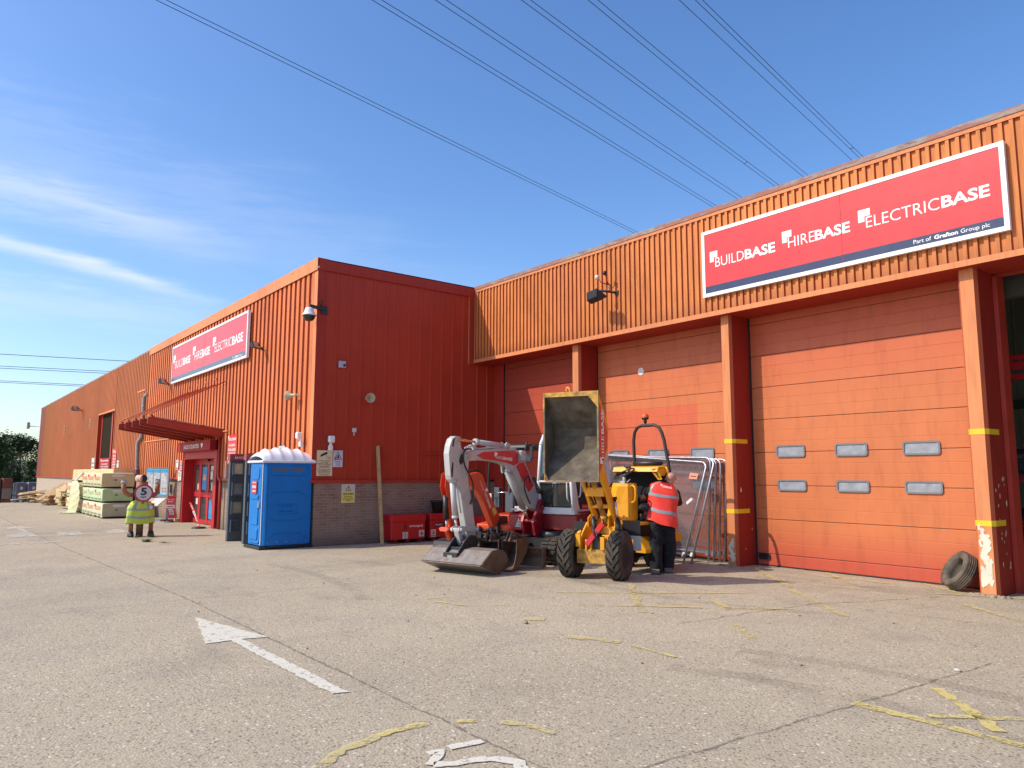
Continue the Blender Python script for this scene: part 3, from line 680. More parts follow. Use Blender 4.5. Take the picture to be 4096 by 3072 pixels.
# plinth
mb = MB(); mb.box(-.02, 0.03, 0, .035, 5.16, 1.44); mb.box(-6.6, .03, 0, -.021, .25, 1.44); mb.box(-16.4, .03, 0, -10.6, .25, 1.44); mb.build('brick_plinth', M_BRICK, wh)
mb = MB(); mb.box(-52, .03, -1.6, -27.1, .3, 1.34); mb.box(-22.8, .03, -.2, -16.41, .3, 1.34); mb.build('stone_plinth', M_STONE, wh)
# body of the building behind the sheets: roofs and hidden walls so that light behaves
mb = MB(); mb.box(-52, .26, 6.5, -.15, 24, 6.56); mb.box(-52, 23.8, 0, 12, 24, 6.5); mb.box(-52, .31, 0, -51.9, 23.8, 6.5); mb.box(-.14, 5.3, 6.50, 24, 14, 6.6); mb.box(-.15, D1+.03, 6.42, 24, 5.3, 6.50)
mb.build('roof', P('grey_roof_sheet', (.2, .2, .2), .8), wh)
# wall behind the door heads and the reveals
mb = MB(); mb.box(.06, DD+.06, 4.55, 24, DD+.10, 6.4); mb.build('lintel', M_REDFRAME, wh)
# pillars
def pillar(x0, x1, peel):
    mb = MB(); c = .035
    mb.prism([(x0, DP+.7), (x0, DP+.035), (x0+.03, DP), (x1, DP), (x1+c, DP+.06), (x1+c, DP+.7)], 'z', 0, 4.60)
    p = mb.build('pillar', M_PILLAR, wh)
    t = MB()
    for z in (.945, 2.215): t.prism([(x0-.004, DP+.2), (x0-.004, DP+.033), (x0+.028, DP-.004), (x1+.002, DP-.004), (x1+c+.004, DP+.058), (x1+c+.004, DP+.42), (x1+c, DP+.42), (x1+c, DP+.062), (x1, DP), (x0+.03, DP), (x0, DP+.035), (x0, DP+.2)], 'z', z, z+.078)
    t.build('hazard_band', M_YTAPE, p)
    f = MB(); rnd = random.Random(int(x0*10))
    for k in range(peel):      # flaked-off paint: bare primer patches
        cx = x0+.05+rnd.random()*(x1-x0-.08); cz = abs(rnd.gauss(0, .36 if peel > 20 else .12))+.2; r = .015+.045*rnd.random()**2; n = 13
        if cz > 1.25: continue
        f.add([(min(x1-.003, max(x0+.034, cx+r*(.45+.95*rnd.random())*math.cos(6.28*i/n))), DP-.0055-.0004*k/peel, cz+r*(.9+1.7*rnd.random())*math.sin(6.28*i/n)) for i in range(n)], [tuple(range(n))])
    for k in range(peel//2):
        cy = DP+.12+rnd.random()*.4; cz = .2+rnd.random()*1.5; r = .008+.014*rnd.random(); n = 8
        f.add([(x1+c+.0015, cy+r*math.cos(6.28*i/n), cz+r*(1+2*rnd.random())*math.sin(6.28*i/n)) for i in range(n)], [tuple(range(n))])
    if f.v: f.build('peeled_patch', M_PEEL, p)['kind'] = 'stuff'
pillar(3.72, 3.94, 4); pillar(7.81, 8.0, 7); pillar(11.93, 12.14, 38)
mb = MB(); mb.box(12.18, DD-.02, 0, 12.24, DD+.25, 4.56); mb.box(.0, DD-.04, 0, .42, DD+.1, 4.6); mb.build('door_jamb', M_REDFRAME, wh)
# drift of dirt at the pillar feet
mb = MB(); rnd = random.Random(9)
for px_ in (7.9, 12.05):
    for k in range(60):
        a = rnd.random()*6.28; r = .05+.17*rnd.random(); mb.ball((px_+r*math.cos(a)*1.1, DP-.01+abs(r*math.sin(a))*-.35, .0), .02+.025*rnd.random(), 6, (1.3, 1.3, .9))
tag(mb.build('swept_dirt', M_CONC), 'brown grit gathered round the feet of the door pillars', 'grit', kind='stuff')
# sectional doors
def sectional(x0, x1, mat, wins, low=None):
    joints = [.22, .43, .63, .84, 1.04, 1.24, 1.45, 1.66, 1.84, 2.05, 2.25, 2.45, 2.66, 2.86, 3.05, 3.26, 3.45, 3.65, 3.86, 4.06, 4.26, 4.46]
    mb = MB(); z = .02; prev = z
    for k, j in enumerate(joints+[4.64]):
        g0 = .0045 if k % 3 == 1 else .0; g1 = .0045 if k % 3 == 0 else .0       # two pressed ribs, then the joint between two panels
        mb.prism([(DD, prev+g0), (DD-.004, prev+g0+.006), (DD-.004, j-g1-.006), (DD, j-g1), (DD+.035, j-g1), (DD+.035, prev+g0)], 'x', x0, x1); prev = j
    d = mb.build('sectional_door', mat, wh)
    mb = MB(); mb.box(x0, DD+.012, 0, x1, DD+.05, 4.6); mb.box(x0, DD-.015, 0, x1, DD+.0, .022); mb.box(x0-.03, DD-.03, 0, x0, DD+.05, 4.6); mb.box(x1, DD-.03, 0, x1+.03, DD+.05, 4.6); mb.build('rubber_seal', M_BLACK, d)
    for (a, b) in wins:
        for (z0, z1) in ((1.955, 2.175), (1.355, 1.555)):
            f = MB(); ring_prism(f, rounded(a, z0, b, z1, .045), rounded(a+.028, z0+.028, b-.028, z1-.028, .028), 'y', DD-.028, DD-.002); f.build('window_frame', M_WINFRAME, d)
            g = MB(); g.prism(rounded(a+.026, z0+.026, b-.026, z1-.026, .028), 'y', DD-.014, DD-.008); g.build('window_pane', M_POLY, d)
    if low:
        f = MB(); ring_prism(f, rounded(low, .115, low+.23, .225, .03), rounded(low+.022, .137, low+.208, .203, .02), 'y', DD-.03, DD-.002); f.build('hand_hold', M_BLACK, d)
        g = MB(); g.prism(rounded(low+.02, .135, low+.21, .205, .02), 'y', DD-.012, DD-.0075); g.build('recess', M_BLACK, d)
    return d
sectional(.44, 3.70, M_DOOR1, [(1.0, 1.57), (2.1, 2.67)])
d2 = sectional(3.98, 7.80, M_DOOR2, [(4.34, 4.91), (5.47, 6.03), (6.60, 7.17)], 4.1)
sectional(8.06, 11.92, M_DOOR3, [(8.53, 9.09), (9.64, 10.2), (10.76, 11.32)], 8.09)
mb = MB(); mb.lathe([(.085, 0), (.085, .006)], (5.3, DD-.007, 3.88), (0, -1, 0), 24); mb.build('round_patch', M_OFFWHITE, d2)
# entrance: portal, doors, header
YD = .30
mb = MB()
mb.box(-10.62, -.06, 0, -10.45, YD+.06, 2.36); mb.box(-7.19, -.06, 0, -6.93, YD+.06, 2.36); mb.box(-10.45, -.05, 2.10, -7.19, YD+.06, 2.36)
mb.box(-10.45, YD-.02, 2.0, -7.19, YD+.05, 2.10); en = mb.build('entrance_portal', M_REDDOOR, wh, .006)
mb = MB(); mb.box(-10.62, -.075, 0, -10.575, -.061, 2.36); mb.box(-6.75, -.02, 0, -6.6, .25, 2.64); mb.build('edge_strip', M_BLACK, en)
mb = MB(); ex = [(-10.45, -10.36), (-9.85, -9.58), (-8.93, -8.72), (-8.05, -7.95), (-7.27, -7.19)]
for a, b in ex: mb.box(a, YD-.03, .02, b, YD+.02, 2.0)
xs = [(-10.36, -9.85), (-9.58, -8.93), (-8.72, -8.05), (-7.95, -7.27)]
for a, b in xs:
    for z0, z1 in ((.02, .15), (.87, 1.03), (1.93, 2.0)): mb.box(a, YD-.025, z0, b, YD+.018, z1)
dr = mb.build('sliding_door', M_REDDOOR, wh, .004)
for a, b in xs:
    for z0, z1 in ((.15, .87), (1.03, 1.93)):
        g = MB(); g.box(a, YD-.008, z0, b, YD+.002, z1); g.build('glass_pane', M_DGLASS, dr)
M_POSTER = P('blue_poster', (.03, .22, .55), .4, 0, .3, 5)
mb = MB(); mb.box(-9.50, YD-.016, 1.10, -9.02, YD-.010, 1.85); mb.box(-8.66, YD-.016, .2, -8.2, YD-.010, .8); mb.build('poster', M_POSTER, dr)
mb = MB(); mb.box(-9.44, YD-.019, 1.42, -9.1, YD-.017, 1.6); mb.build('poster_picture', P('orange_print', (.7, .3, .1), .4, 0, .5, 9), dr)
mb = MB()
for a, z, w, h in ((-10.0, 1.08, .06, .22), (-9.93, 1.12, .05, .18), (-10.1, .62, .2, .2), (-8.62, 1.45, .22, .3), (-8.5, 1.1, .12, .25), (-8.6, 1.72, .25, .15), (-8.85, 1.1, .06, .15)): mb.box(a, YD-.019, z, a+w, YD-.012, z+h)
mb.build('door_notice', M_OFFWHITE, dr)
mb = MB(); mb.cbox((-8.85, YD-.06, 2.06), (.26, .07, .06)); mb.build('motion_sensor', M_BLACK, dr)
mb = MB(); mb.box(-10.6, YD+1.2, 0, -7, YD+1.25, 2.4); mb.box(-10.7, YD+.07, 2.37, -6.9, YD+1.25, 2.42); mb.box(-10.66, YD+.07, 0, -10.6, YD+1.2, 2.37); mb.box(-7, YD+.07, 0, -6.94, YD+1.2, 2.37); mb.build('lobby_wall', P('dim_lobby_wall', (.22, .21, .19), .8, 0, .4, 3), wh)
# canopy of raking beams with tie rods
can = MB(); rods = MB(); bk = MB()
bx = [-6.52, -7.50, -8.48, -9.46, -10.44]
for x in bx:
    can.prism([(0, 2.69), (0, 2.92), (-2.1, 3.22), (-2.13, 3.19), (-2.13, 3.03)], 'x', x-.02, x+.02)
    can.prism([(0, 2.69), (0, 2.70), (-2.13, 3.045), (-2.13, 3.03)], 'x', x-.05, x+.05); can.prism([(0, 2.91), (0, 2.92), (-2.1, 3.225), (-2.1, 3.21)], 'x', x-.05, x+.05)
    rods.tube([(x, -2.0, 3.22), (x, -2.05, 3.32), (x, -.02, 4.40)], .014, 6); rods.tube([(x, -1.95, 3.2), (x, -2.08, 3.3)], .03, 6)
    for dz in (-.1, .12): bk.cbox((x-.03, -.045, 4.42+dz), (.09, .02, .03)); bk.cbox((x+.06, -.045, 4.42+dz), (.03, .03, .08))
cn = thing('entrance_canopy', 'red steel canopy of five raking beams hung on tie rods over the sales door', 'canopy', (-8.5, 0, 2.7)); Mi = W(cn)
for q, nm, mt in ((can, 'beam_frame', M_REDFRAME), (rods, 'tie_rod', M_TRIM), (bk, 'wall_bracket', M_TRIM)):
    q.v = [Mi @ v for v in q.v]; q.build(nm, mt, cn)
mb = MB(Mi); mb.add([(-10.5, -2.0, 3.235), (-6.48, -2.0, 3.235), (-6.48, -.04, 2.96), (-10.5, -.04, 2.96), (-10.5, -2.0, 3.228), (-6.48, -2.0, 3.228), (-6.48, -.04, 2.952), (-10.5, -.04, 2.952)], [(0,1,2,3),(4,7,6,5),(0,4,5,1),(1,5,6,2),(2,6,7,3),(3,7,4,0)])
mb.build('canopy_sheet', P('dirty_clear_sheet', (.50, .42, .33), .5, 0, .15), cn)
mb = MB(Mi); mb.tube([(-10.5, -.62, 3.03), (-6.45, -.62, 3.03)], .03, 8); mb.tube([(-10.5, -1.4, 3.14), (-6.45, -1.4, 3.14)], .03, 8); mb.build('cross_tube', M_REDFRAME, cn)
mb = MB(Mi); mb.tube([(-6.62, -.09, 2.75), (-6.62, -.09, 1.62), (-6.56, -.09, 1.5), (-6.42, -.09, 1.46), (-6.36, -.09, 1.38), (-6.36, -.09, .05)], .042, 10); mb.build('drain_pipe', M_REDFRAME, cn)
# far section doorway
mb = MB(); mb.box(-27.14, -.06, 1.2, -27.05, .10, 4.62); mb.box(-22.85, -.06, 1.2, -22.78, .32, 4.62); mb.box(-27.14, -.06, 4.58, -22.8, .32, 4.66); mb.build('doorway_frame', M_TRIM, wh)
mb = MB(); mb.box(-26.75, .12, 0, -24.35, .15, 4.58); mb.build('roller_shutter', P('shade_dark_shutter', (.028, .02, .012), .9, 0, .12, 3, spec=.05), wh)  # shutter colour made near black to stand for the doorway's shadow
mb = MB(); mb.box(-27.05, .10, 0, -26.75, .14, 4.58); mb.box(-24.35, .10, 0, -24.1, .2, 4.58); mb.build('shutter_guide', M_REDFRAME, wh)
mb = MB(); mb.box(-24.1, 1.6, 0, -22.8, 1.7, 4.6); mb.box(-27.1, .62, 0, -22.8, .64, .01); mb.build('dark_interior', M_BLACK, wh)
for x, z in ((-29.5, 4.3), (-38.85, 4.35)):
    m2 = MB(); m2.box(x-.35, -.05, z-.24, x+.35, -.034, z+.24); v_ = m2.build('wall_vent', M_TRIM, wh); m3 = MB()
    for k in range(5): m3.box(x-.3, -.066, z-.2+k*.09, x+.3, -.051, z-.16+k*.09)
    m3.build('louvre', M_BLACK, v_)
# rain pipe
rp = thing('downpipe', 'grey plastic downpipe cranked at mid height where the two wall sheets meet', 'downpipe', (-17, 0, 0)); Mi = W(rp)
mb = MB(Mi); mb.tube([(-16.55, -.02, 4.82), (-16.72, -.09, 4.78), (-16.78, -.11, 4.65), (-16.74, -.11, 3.25), (-16.8, -.11, 3.12), (-17.3, -.12, 2.94), (-17.38, -.12, 2.8), (-17.2, -.12, 1.5), (-17.2, -.12, .05)], .06, 12); mb.build('pipe', P('pvc_grey', (.26, .28, .33), .4), rp)
mb = MB(Mi); [mb.tube([(x, -.11, z), (x, -.11, z+.07)], .072, 12) for x, z in ((-16.77, 4.3), (-16.75, 3.3), (-17.37, 2.6), (-17.22, 1.75))]; mb.build('collar', P('pvc_grey', (.26, .28, .33), .4), rp)
mb = MB(); mb.box(-18.3, -.06, 5.02, -16.9, -.035, 5.08); mb.build('cover_strip', M_TRIM, wh)
# interior seen through the open bay at the right
mb = MB(); corrug(mb, 9.5, 16, 0, 6.4, 12.6, .33, .03, .02, .03); corrug(mb, 5.3, 12.6, 0, 6.4, 15.6, .33, .03, .02, -.03, 'y')
mb.build('inner_wall', P('grey_green_liner_sheet', (.22, .235, .19), .7, 0, .1, 1), wh)
mb = MB(); mb.box(9, 12.56, 0, 16, 12.62, .9); mb.box(8, 12.4, 3.15, 16, 12.56, 3.35); mb.box(8, 12.4, 1.7, 16, 12.56, 1.9)
mb.box(9, 5.4, 5.35, 16, 5.6, 5.6); mb.box(9, 8.0, 5.1, 16, 8.25, 5.45); mb.box(9, 5.3, 5.75, 16, 12.6, 5.8); mb.build('roof_beam', P('dark_grey_steel', (.06, .065, .06), .7), wh)
mb = MB(); mb.box(12.0, 5.62, 4.3, 12.6, 5.8, 4.62); mb.build('shutter_motor', P('dim_grey_box', (.06, .058, .048), .7), wh)  # motor grey darkened to carry the dimness inside the bay
mb = MB(); mb.box(16, DP+.1, 0, 18, DD+.2, 4.6); mb.build('end_pier', M_PILLAR, wh)
# ================================================================== signs and small fixtures
X, Y_, Z = Vector((1, 0, 0)), Vector((0, 1, 0)), Vector((0, 0, 1))
def logo_mark(mb, x, y, z, w, h, t=None):
    """square with its lower right corner cut away"""
    a, b = w*.52, h*.42
    mb.add([(x, y, z), (x+a, y, z), (x+a, y, z+b), (x+w, y, z+b), (x+w, y, z+h), (x, y, z+h)], [(0, 1, 2, 3, 4, 5)])
def billboard(name, label, x0, x1, z0, z1, y, red, blue, words_, part, seam):
    """words_: (mark x0, mark x1, mark z0, z1, thin text, bold text, thin x0, x1, bold x0, x1, z0, z1)"""
    t = thing(name, label, 'sign', ((x0+x1)/2, y, z0)); M = W(t)
    bw = .065
    mb = MB(M); mb.box(x0+.02, y, z0+.02, x1-.02, y+.07, z1-.02); mb.build('backing', M_WHITE, t)
    fr = MB(M); ring_prism(fr, [(x0, z0), (x1, z0), (x1, z1), (x0, z1)], [(x0+bw, z0+bw), (x1-bw, z0+bw), (x1-bw, z1-bw), (x0+bw, z1-bw)], 'y', y-.012, y+.06); fr.build('frame', M_WHITE, t)
    zb = z0+bw+(z1-z0)*.105
    mb = MB(M); mb.box(x0+bw, y-.004, zb, x1-bw, y, z1-bw); mb.build('red_panel', red, t)
    mb = MB(M); mb.box(x0+bw, y-.004, z0+bw, x1-bw, y, zb); mb.build('navy_band', blue, t)
    mb = MB(M)
    for (mx, mw, mz, mh, tt, bt, a, b, c, d, zz, hh) in words_:
        logo_mark(mb, mx, y-.0075, mz, mw, mh); mb.text(tt, (a, y-.0075, zz), X, Z, b-a, hh, -.006); mb.text(bt, (c, y-.0075, zz), X, Z, d-c, hh, .028)
    mb.build('lettering', M_LETTER, t)
    mb = MB(M); a, b, zz, hh = part; L = b-a
    mb.text('Part of', (a, y-.0075, zz), X, Z, L*.245, hh); mb.text('Grafton', (a+L*.285, y-.0075, zz), X, Z, L*.315, hh, .03); mb.text('Group plc', (a+L*.635, y-.0075, zz-hh*.27), X, Z, L*.365, hh*1.27)
    mb.build('small_lettering', M_LETTER, t)
    mb = MB(M); mb.box(seam, y-.0055, z0+bw, seam+.006, y-.004, z1-bw); mb.build('panel_joint', M_DARKRED, t)
    return t
YS = D1-.08
billboard('fascia_sign', 'long red and navy sign with a white frame above the big right door', 7.61, 12.71, 4.97, 6.245, YS, M_SIGNRED, M_SIGNBLUE,
          [(7.79, .17, 5.62, .20, 'BUILD', 'BASE', 7.91, 8.53, 8.55, 9.16, 5.505, .185), (9.30, .18, 5.62, .20, 'HIRE', 'BASE', 9.41, 9.89, 9.90, 10.50, 5.515, .18), (10.64, .19, 5.62, .20, 'ELECTRIC', 'BASE', 10.76, 11.84, 11.87, 12.50, 5.51, .18)],
          (11.45, 12.47, 5.075, .062), 10.35)
billboard('fascia_sign', 'bleached red sign with a grey band high over the sales door', -12.45, -4.40, 4.85, 6.19, -.15, M_SIGNPINK, M_SIGNBLUE2,
          [(-12.24, .30, 5.58, .27, 'BUILD', 'BASE', -11.95, -10.97, -10.93, -10.05, 5.36, .27), (-9.77, .30, 5.58, .27, 'HIRE', 'BASE', -9.56, -8.75, -8.72, -7.86, 5.37, .27), (-7.58, .30, 5.58, .27, 'ELECTRIC', 'BASE', -7.36, -5.76, -5.70, -4.76, 5.36, .27)],
          (-5.61, -4.76, 4.95, .07), -8.5)
def plate(name, label, cat, x0, x1, z0, z1, y, mat, lines, lm, group=None, axis='x', mark=None, th=.012):
    """flat wall sign; axis x: faces -y at depth y.  axis y: faces +x at x=y, x0..x1 are y"""
    t = thing(name, label, cat, ((x0+x1)/2, y, z0) if axis == 'x' else (y, (x0+x1)/2, z0), 0, group); M = W(t)
    if axis == 'x': pt = lambda u, d, z: (u, y-d, z); rt = X
    else: pt = lambda u, d, z: (y+d, u, z); rt = Y_
    mb = MB(M); a = pt(x0, 0, z0); b = pt(x1, th, z1); mb.box(min(a[0], b[0]), min(a[1], b[1]), z0, max(a[0], b[0]), max(a[1], b[1]), z1); mb.build('panel', mat, t)
    if lines:
        mb = MB(M); w, h = x1-x0, z1-z0
        for (s, u0, u1, v, hh, bold) in lines: (mb.bars if s[0] == '~' else (lambda *a: mb.text(s, *a, bold)))(pt(x0+u0*w, th+.004, z0+v*h), rt, Z, (u1-u0)*w, hh*h)
        if mark: u, v, uw, vh = mark; o = Vector(pt(x0+u*w, th+.004, z0+v*h)); a, b = uw*w, vh*h; q = lambda i, j: o+rt*i+Z*j; mb.add([q(0, 0), q(a*.5, 0), q(a*.5, b*.4), q(a, b*.4), q(a, b), q(0, b)], [(0, 1, 2, 3, 4, 5)])
        mb.build('lettering', lm, t)
    return t, pt, M, rt
# header box over the sales door
hb = thing('header_sign', 'dark red box sign reading SALES COUNTER with a white heart above the entrance', 'sign', (-8.8, -.15, 2.33)); M = W(hb)
mb = MB(M); mb.box(-10.6, -.26, 2.34, -7.0, -.061, 2.655); mb.build('sign_box', P('header_red', (.40, .018, .024), .6, 0, .05, spec=.2), hb, .005)
mb = MB(M); mb.text('SALES COUNTER', (-9.85, -.265, 2.425), X, Z, 1.72, .13, .012)
mb.add([(-7.83, -.265, 2.40), (-7.74, -.265, 2.50), (-7.72, -.265, 2.54), (-7.75, -.265, 2.57), (-7.79, -.265, 2.57), (-7.83, -.265, 2.535), (-7.87, -.265, 2.57), (-7.91, -.265, 2.57), (-7.94, -.265, 2.54), (-7.92, -.265, 2.50)], [tuple(range(10))]); mb.build('lettering', M_LETTER, hb)
NG = [('BUILDBASE', .14, .92, .80, .09, .02), ('NO GOODS', .16, .84, .60, .08, .02), ('TO BE LOADED', .08, .92, .45, .08, .02), ('WITHOUT A', .14, .86, .31, .08, .02), ('STAFF MEMBER', .06, .94, .17, .08, .02), ('PRESENT', .2, .8, .04, .08, .02)]
plate('notice_board', 'tall red NO GOODS TO BE LOADED notice just right of the sales canopy', 'notice', -5.93, -5.12, 1.9, 2.75, -.064, M_SIGNRED, NG, M_LETTER, mark=(.06, .86, .1, .1))
plate('notice_board', 'narrow red NO GOODS TO BE LOADED notice right of the far warehouse doorway', 'notice', -22.7, -21.85, 1.83, 2.76, -.052, M_SIGNRED, NG, M_LETTER, mark=(.06, .86, .1, .1))
plate('notice_board', 'dark red NO GOODS TO BE LOADED notice hung across the far warehouse doorway', 'notice', -26.6, -24.2, 1.55, 2.37, .09, P('header_red', (.40, .018, .024), .6, 0, .05, spec=.2), NG, M_LETTER, mark=(.06, .86, .06, .1))
plate('notice_board', 'thin white notice at the left edge of the far doorway', 'notice', -28.1, -27.3, 1.4, 2.41, -.052, M_OFFWHITE, [('~', .1, .9, .7, .08, 0), ('~', .1, .9, .5, .08, 0), ('~', .1, .9, .3, .08, 0)], M_SIGNBLUE)
plate('notice_board', 'small white notice with a yellow foot right of the far red notice', 'notice', -21.65, -21.2, 1.88, 2.2, -.052, M_OFFWHITE, [('~', .1, .9, .6, .2, 0)], M_SIGNBLUE)
plate('notice_board', 'narrow red and white prohibition notice left of the sales door', 'notice', -11.42, -11.14, 1.76, 2.10, -.065, M_OFFWHITE, [('~', .2, .8, .7, .16, .03), ('~', .1, .9, .05, .2, .03)], M_SIGNRED)
plate('notice_board', 'small red notice against the left side of the sales door frame', 'notice', -10.95, -10.64, 1.70, 2.09, -.065, M_SIGNRED, [('BUILDBASE', .1, .9, .8, .09, .02), ('~', .15, .85, .6, .1, .02), ('~', .15, .85, .35, .1, .02), ('~', .1, .9, .15, .1, .02)], M_LETTER)
plate('notice_board', 'tall white notice below the red prohibition notice', 'notice', -11.05, -10.85, 1.38, 1.74, -.078, M_OFFWHITE, [('~', .1, .9, .7, .1, 0), ('~', .2, .8, .5, .1, 0)], M_BLACK)
plate('notice_board', 'white notice with purple lines below the small red notice', 'notice', -10.82, -10.64, 1.40, 1.70, -.078, M_OFFWHITE, [('~', .1, .9, .7, .1, 0), ('~', .1, .9, .45, .1, 0)], M_SIGNBLUE)
# signs on the shaded side wall
xw = .022
t, pt, M, rt = plate('camera_notice', 'cream CCTV surveillance notice with a camera picture on the red side wall', 'notice', .07, .455, 1.59, 2.175, xw, M_CREAM,
    [('These premises', .13, .87, .565, .045, .02), ('are under', .3, .72, .505, .04, .02), ('CCTV surveillance', .06, .92, .445, .045, .02), ('~', .15, .85, .385, .02, 0), ('~', .2, .8, .352, .02, 0), ('~', .12, .88, .315, .02, 0),
     ('~', .05, .95, .245, .022, 0), ('~', .2, .8, .205, .022, 0), ('~', .05, .95, .17, .022, 0), ('~', .12, .88, .13, .022, 0), ('~', .15, .85, .065, .02, 0), ('~', .2, .8, .03, .02, 0)], M_BLACK, axis='y')
mb = MB(M); o = Vector(pt(.07, .018, 1.59)); q = lambda u, v: o+Y_*(u*.385)+Z*(v*.585)
mb.add([q(.22, .82), q(.62, .95), q(.68, .875), q(.28, .755)], [(0, 1, 2, 3)]); mb.add([q(.19, .77), q(.26, .80), q(.29, .77), q(.22, .745)], [(0, 1, 2, 3)])
mb.add([q(.53, .84), q(.55, .83), q(.66, .72), q(.64, .715)], [(0, 1, 2, 3)]); mb.add([q(.64, .715), q(.82, .715), q(.82, .705), q(.64, .705)], [(0, 1, 2, 3)]); mb.add([q(.80, .67), q(.83, .66), q(.83, .755), q(.80, .75)], [(0, 1, 2, 3)])
mb.build('camera_picture', M_BLACK, t)
def triangle(M, pt, u0, u1, v0, v1, parent, fill, d=.019):
    mb = MB(M); mb.add([pt(u0, d, v0), pt(u1, d, v0), pt((u0+u1)/2, d, v1)], [(0, 1, 2)]); mb.build('warning_triangle', M_BLACK, parent)
    w, h = u1-u0, v1-v0; mb = MB(M); mb.add([pt(u0+w*.12, d+.002, v0+h*.07), pt(u1-w*.12, d+.002, v0+h*.07), pt((u0+u1)/2, d+.002, v1-h*.13)], [(0, 1, 2)]); mb.build('triangle_field', fill, parent)
t, pt, M, rt = plate('forklift_notice', 'small white forklift caution notice beside the cream camera notice', 'notice', .47, .71, 1.795, 2.18, xw, P('pale_sign', (.62, .60, .68), .5), [('Caution', .2, .8, .29, .09, .01), ('Fork lift', .3, .7, .20, .055, 0), ('trucks', .35, .65, .13, .055, 0), ('operating', .22, .78, .06, .055, 0)], P('grey_print', (.16, .16, .2), .5), axis='y')
triangle(M, pt, .49, .69, 1.965, 2.15, t, P('pale_sign', (.62, .60, .68), .5))
mb = MB(M); mb.box(xw+.0225, .555, 1.995, xw+.024, .62, 2.03); mb.box(xw+.0225, .575, 2.03, xw+.024, .61, 2.075); mb.box(xw+.0225, .53, 1.98, xw+.024, .54, 2.05); mb.build('truck_picture', M_BLACK, t)
t, pt, M, rt = plate('danger_notice', 'white and yellow DANGER equipment demonstration area notice on the brick plinth', 'notice', .70, 1.04, .965, 1.40, .037, M_OFFWHITE, None, None, axis='y')
mb = MB(M); mb.box(.0505, .712, .975, .052, 1.028, 1.212); mb.build('yellow_panel', M_YELSIGN, t)
mb = MB(M)
for s, u0, u1, v, h in (('DANGER', .12, .88, .435, .09), ('Equipment', .2, .78, .29, .065), ('demonstration', .09, .9, .19, .055), ('area', .38, .62, .11, .045)): mb.text(s, (.056, .70+u0*.34, .965+v*.435), Y_, Z, (u1-u0)*.34, h*.435, .02)
mb.build('lettering', M_BLACK, t); triangle(M, pt, .80, .94, 1.245, 1.375, t, M_YELSIGN)
mb = MB(M); mb.box(.0605, .864, 1.278, .0615, .876, 1.335); mb.box(.0605, .863, 1.258, .0615, .877, 1.27); mb.build('exclamation', M_BLACK, t)
# dome camera on the corner
t = thing('dome_camera', 'white bell shaped dome camera on a black bracket at the top of the building corner', 'camera', (.1, -.28, 5.15)); M = W(t)
mb = MB(M); mb.cbox((.035, .12, 5.45), (.03, .17, .2)); mb.beam((.05, .1, 5.47), (.08, -.26, 5.50), .07, .07); mb.tube([(.05, .06, 5.52), (.06, .02, 5.62), (.06, .08, 5.66)], .014, 6); mb.build('bracket', M_BLACK, t, .004)
mb = MB(M); mb.lathe([(.06, 5.45), (.09, 5.435), (.105, 5.38), (.13, 5.315), (.16, 5.285), (.168, 5.262), (.14, 5.262)], (.09, -.26, 0), (0, 0, 1), 24); mb.build('housing', M_WHITE, t)
mb = MB(M); mb.lathe([(.150, 5.261), (.14, 5.245), (.125, 5.20), (.10, 5.16), (.06, 5.135), (.0, 5.125)], (.09, -.26, 0), (0, 0, 1), 24); mb.build('dome', P('smoked_dome', (.035, .03, .025), .12), t)
# little boxes on the side wall
t = thing('wall_sensor', 'small pale square sensor high on the red side wall near the corner', 'sensor', (.02, .62, 4.13)); M = W(t)
mb = MB(M); mb.box(.02, .53, 4.13, .08, .71, 4.29); mb.build('case', P('lilac_grey_plastic', (.45, .43, .5), .5), t, .01); mb = MB(M); mb.lathe([(.03, 0), (.03, .012), (.012, .014)], (.08, .66, 4.19), (1, 0, 0), 12); mb.build('lens', M_BLACK, t)
def horn(name, label, base, d):
    t = thing(name, label, 'loudspeaker', base); M = W(t); b = Vector(base); d = Vector(d).normalized()
    mb = MB(M); mb.lathe([(.035, .0), (.04, .03), (.03, .1), (.04, .16), (.075, .22), (.115, .27), (.118, .28), (.105, .275), (.03, .18)], b, d, 20); mb.build('horn', M_CREAM2, t)
    mb = MB(M); mb.lathe([(.025, .14), (.028, .2), (.0, .215)], b, d, 12); mb.build('driver_cap', M_CREAM2, t)
    mb = MB(M); mb.tube([b, b-d*.06, b-d*.06+Vector((0, 0, -.06))], .015, 6); mb.build('bracket', M_CREAM2, t); return t
M_CREAM2 = P('aged_cream_plastic', (.45, .39, .25), .5, 0, .1)
horn('horn_speaker', 'cream horn loudspeaker seen end on, half way up the red side wall', (.10, 1.25, 3.46), (.9, -.1, -.1))
horn('horn_speaker', 'cream horn loudspeaker on the orange wall left of the building corner', (-.75, -.15, 3.5), (-.9, -.35, -.02))
def pir(label, o, nx):
    t = thing('motion_light', label, 'sensor', o); M = W(t); o = Vector(o)
    mb = MB(M); mb.cbox(o+Vector((0, 0, -.1)), (.1, .09, .12)); mb.cbox(o+nx*.02+Vector((0, 0, -.02)), (.06, .06, .08)); mb.build('base', M_WHITE, t, .012)
    mb = MB(M); mb.cbox(o+nx*.1+Vector((0, 0, .1)), (.12, .14, .16)); mb.build('head', M_WHITE, t, .02)
pir('white security light on the orange wall beside the building corner', (-.42, -.13, 2.42), Vector((-.2, -.5, 0)))
pir('small white movement sensor on the red wall above the camera notice', (.09, .37, 2.33), Vector((.4, .0, 0)))
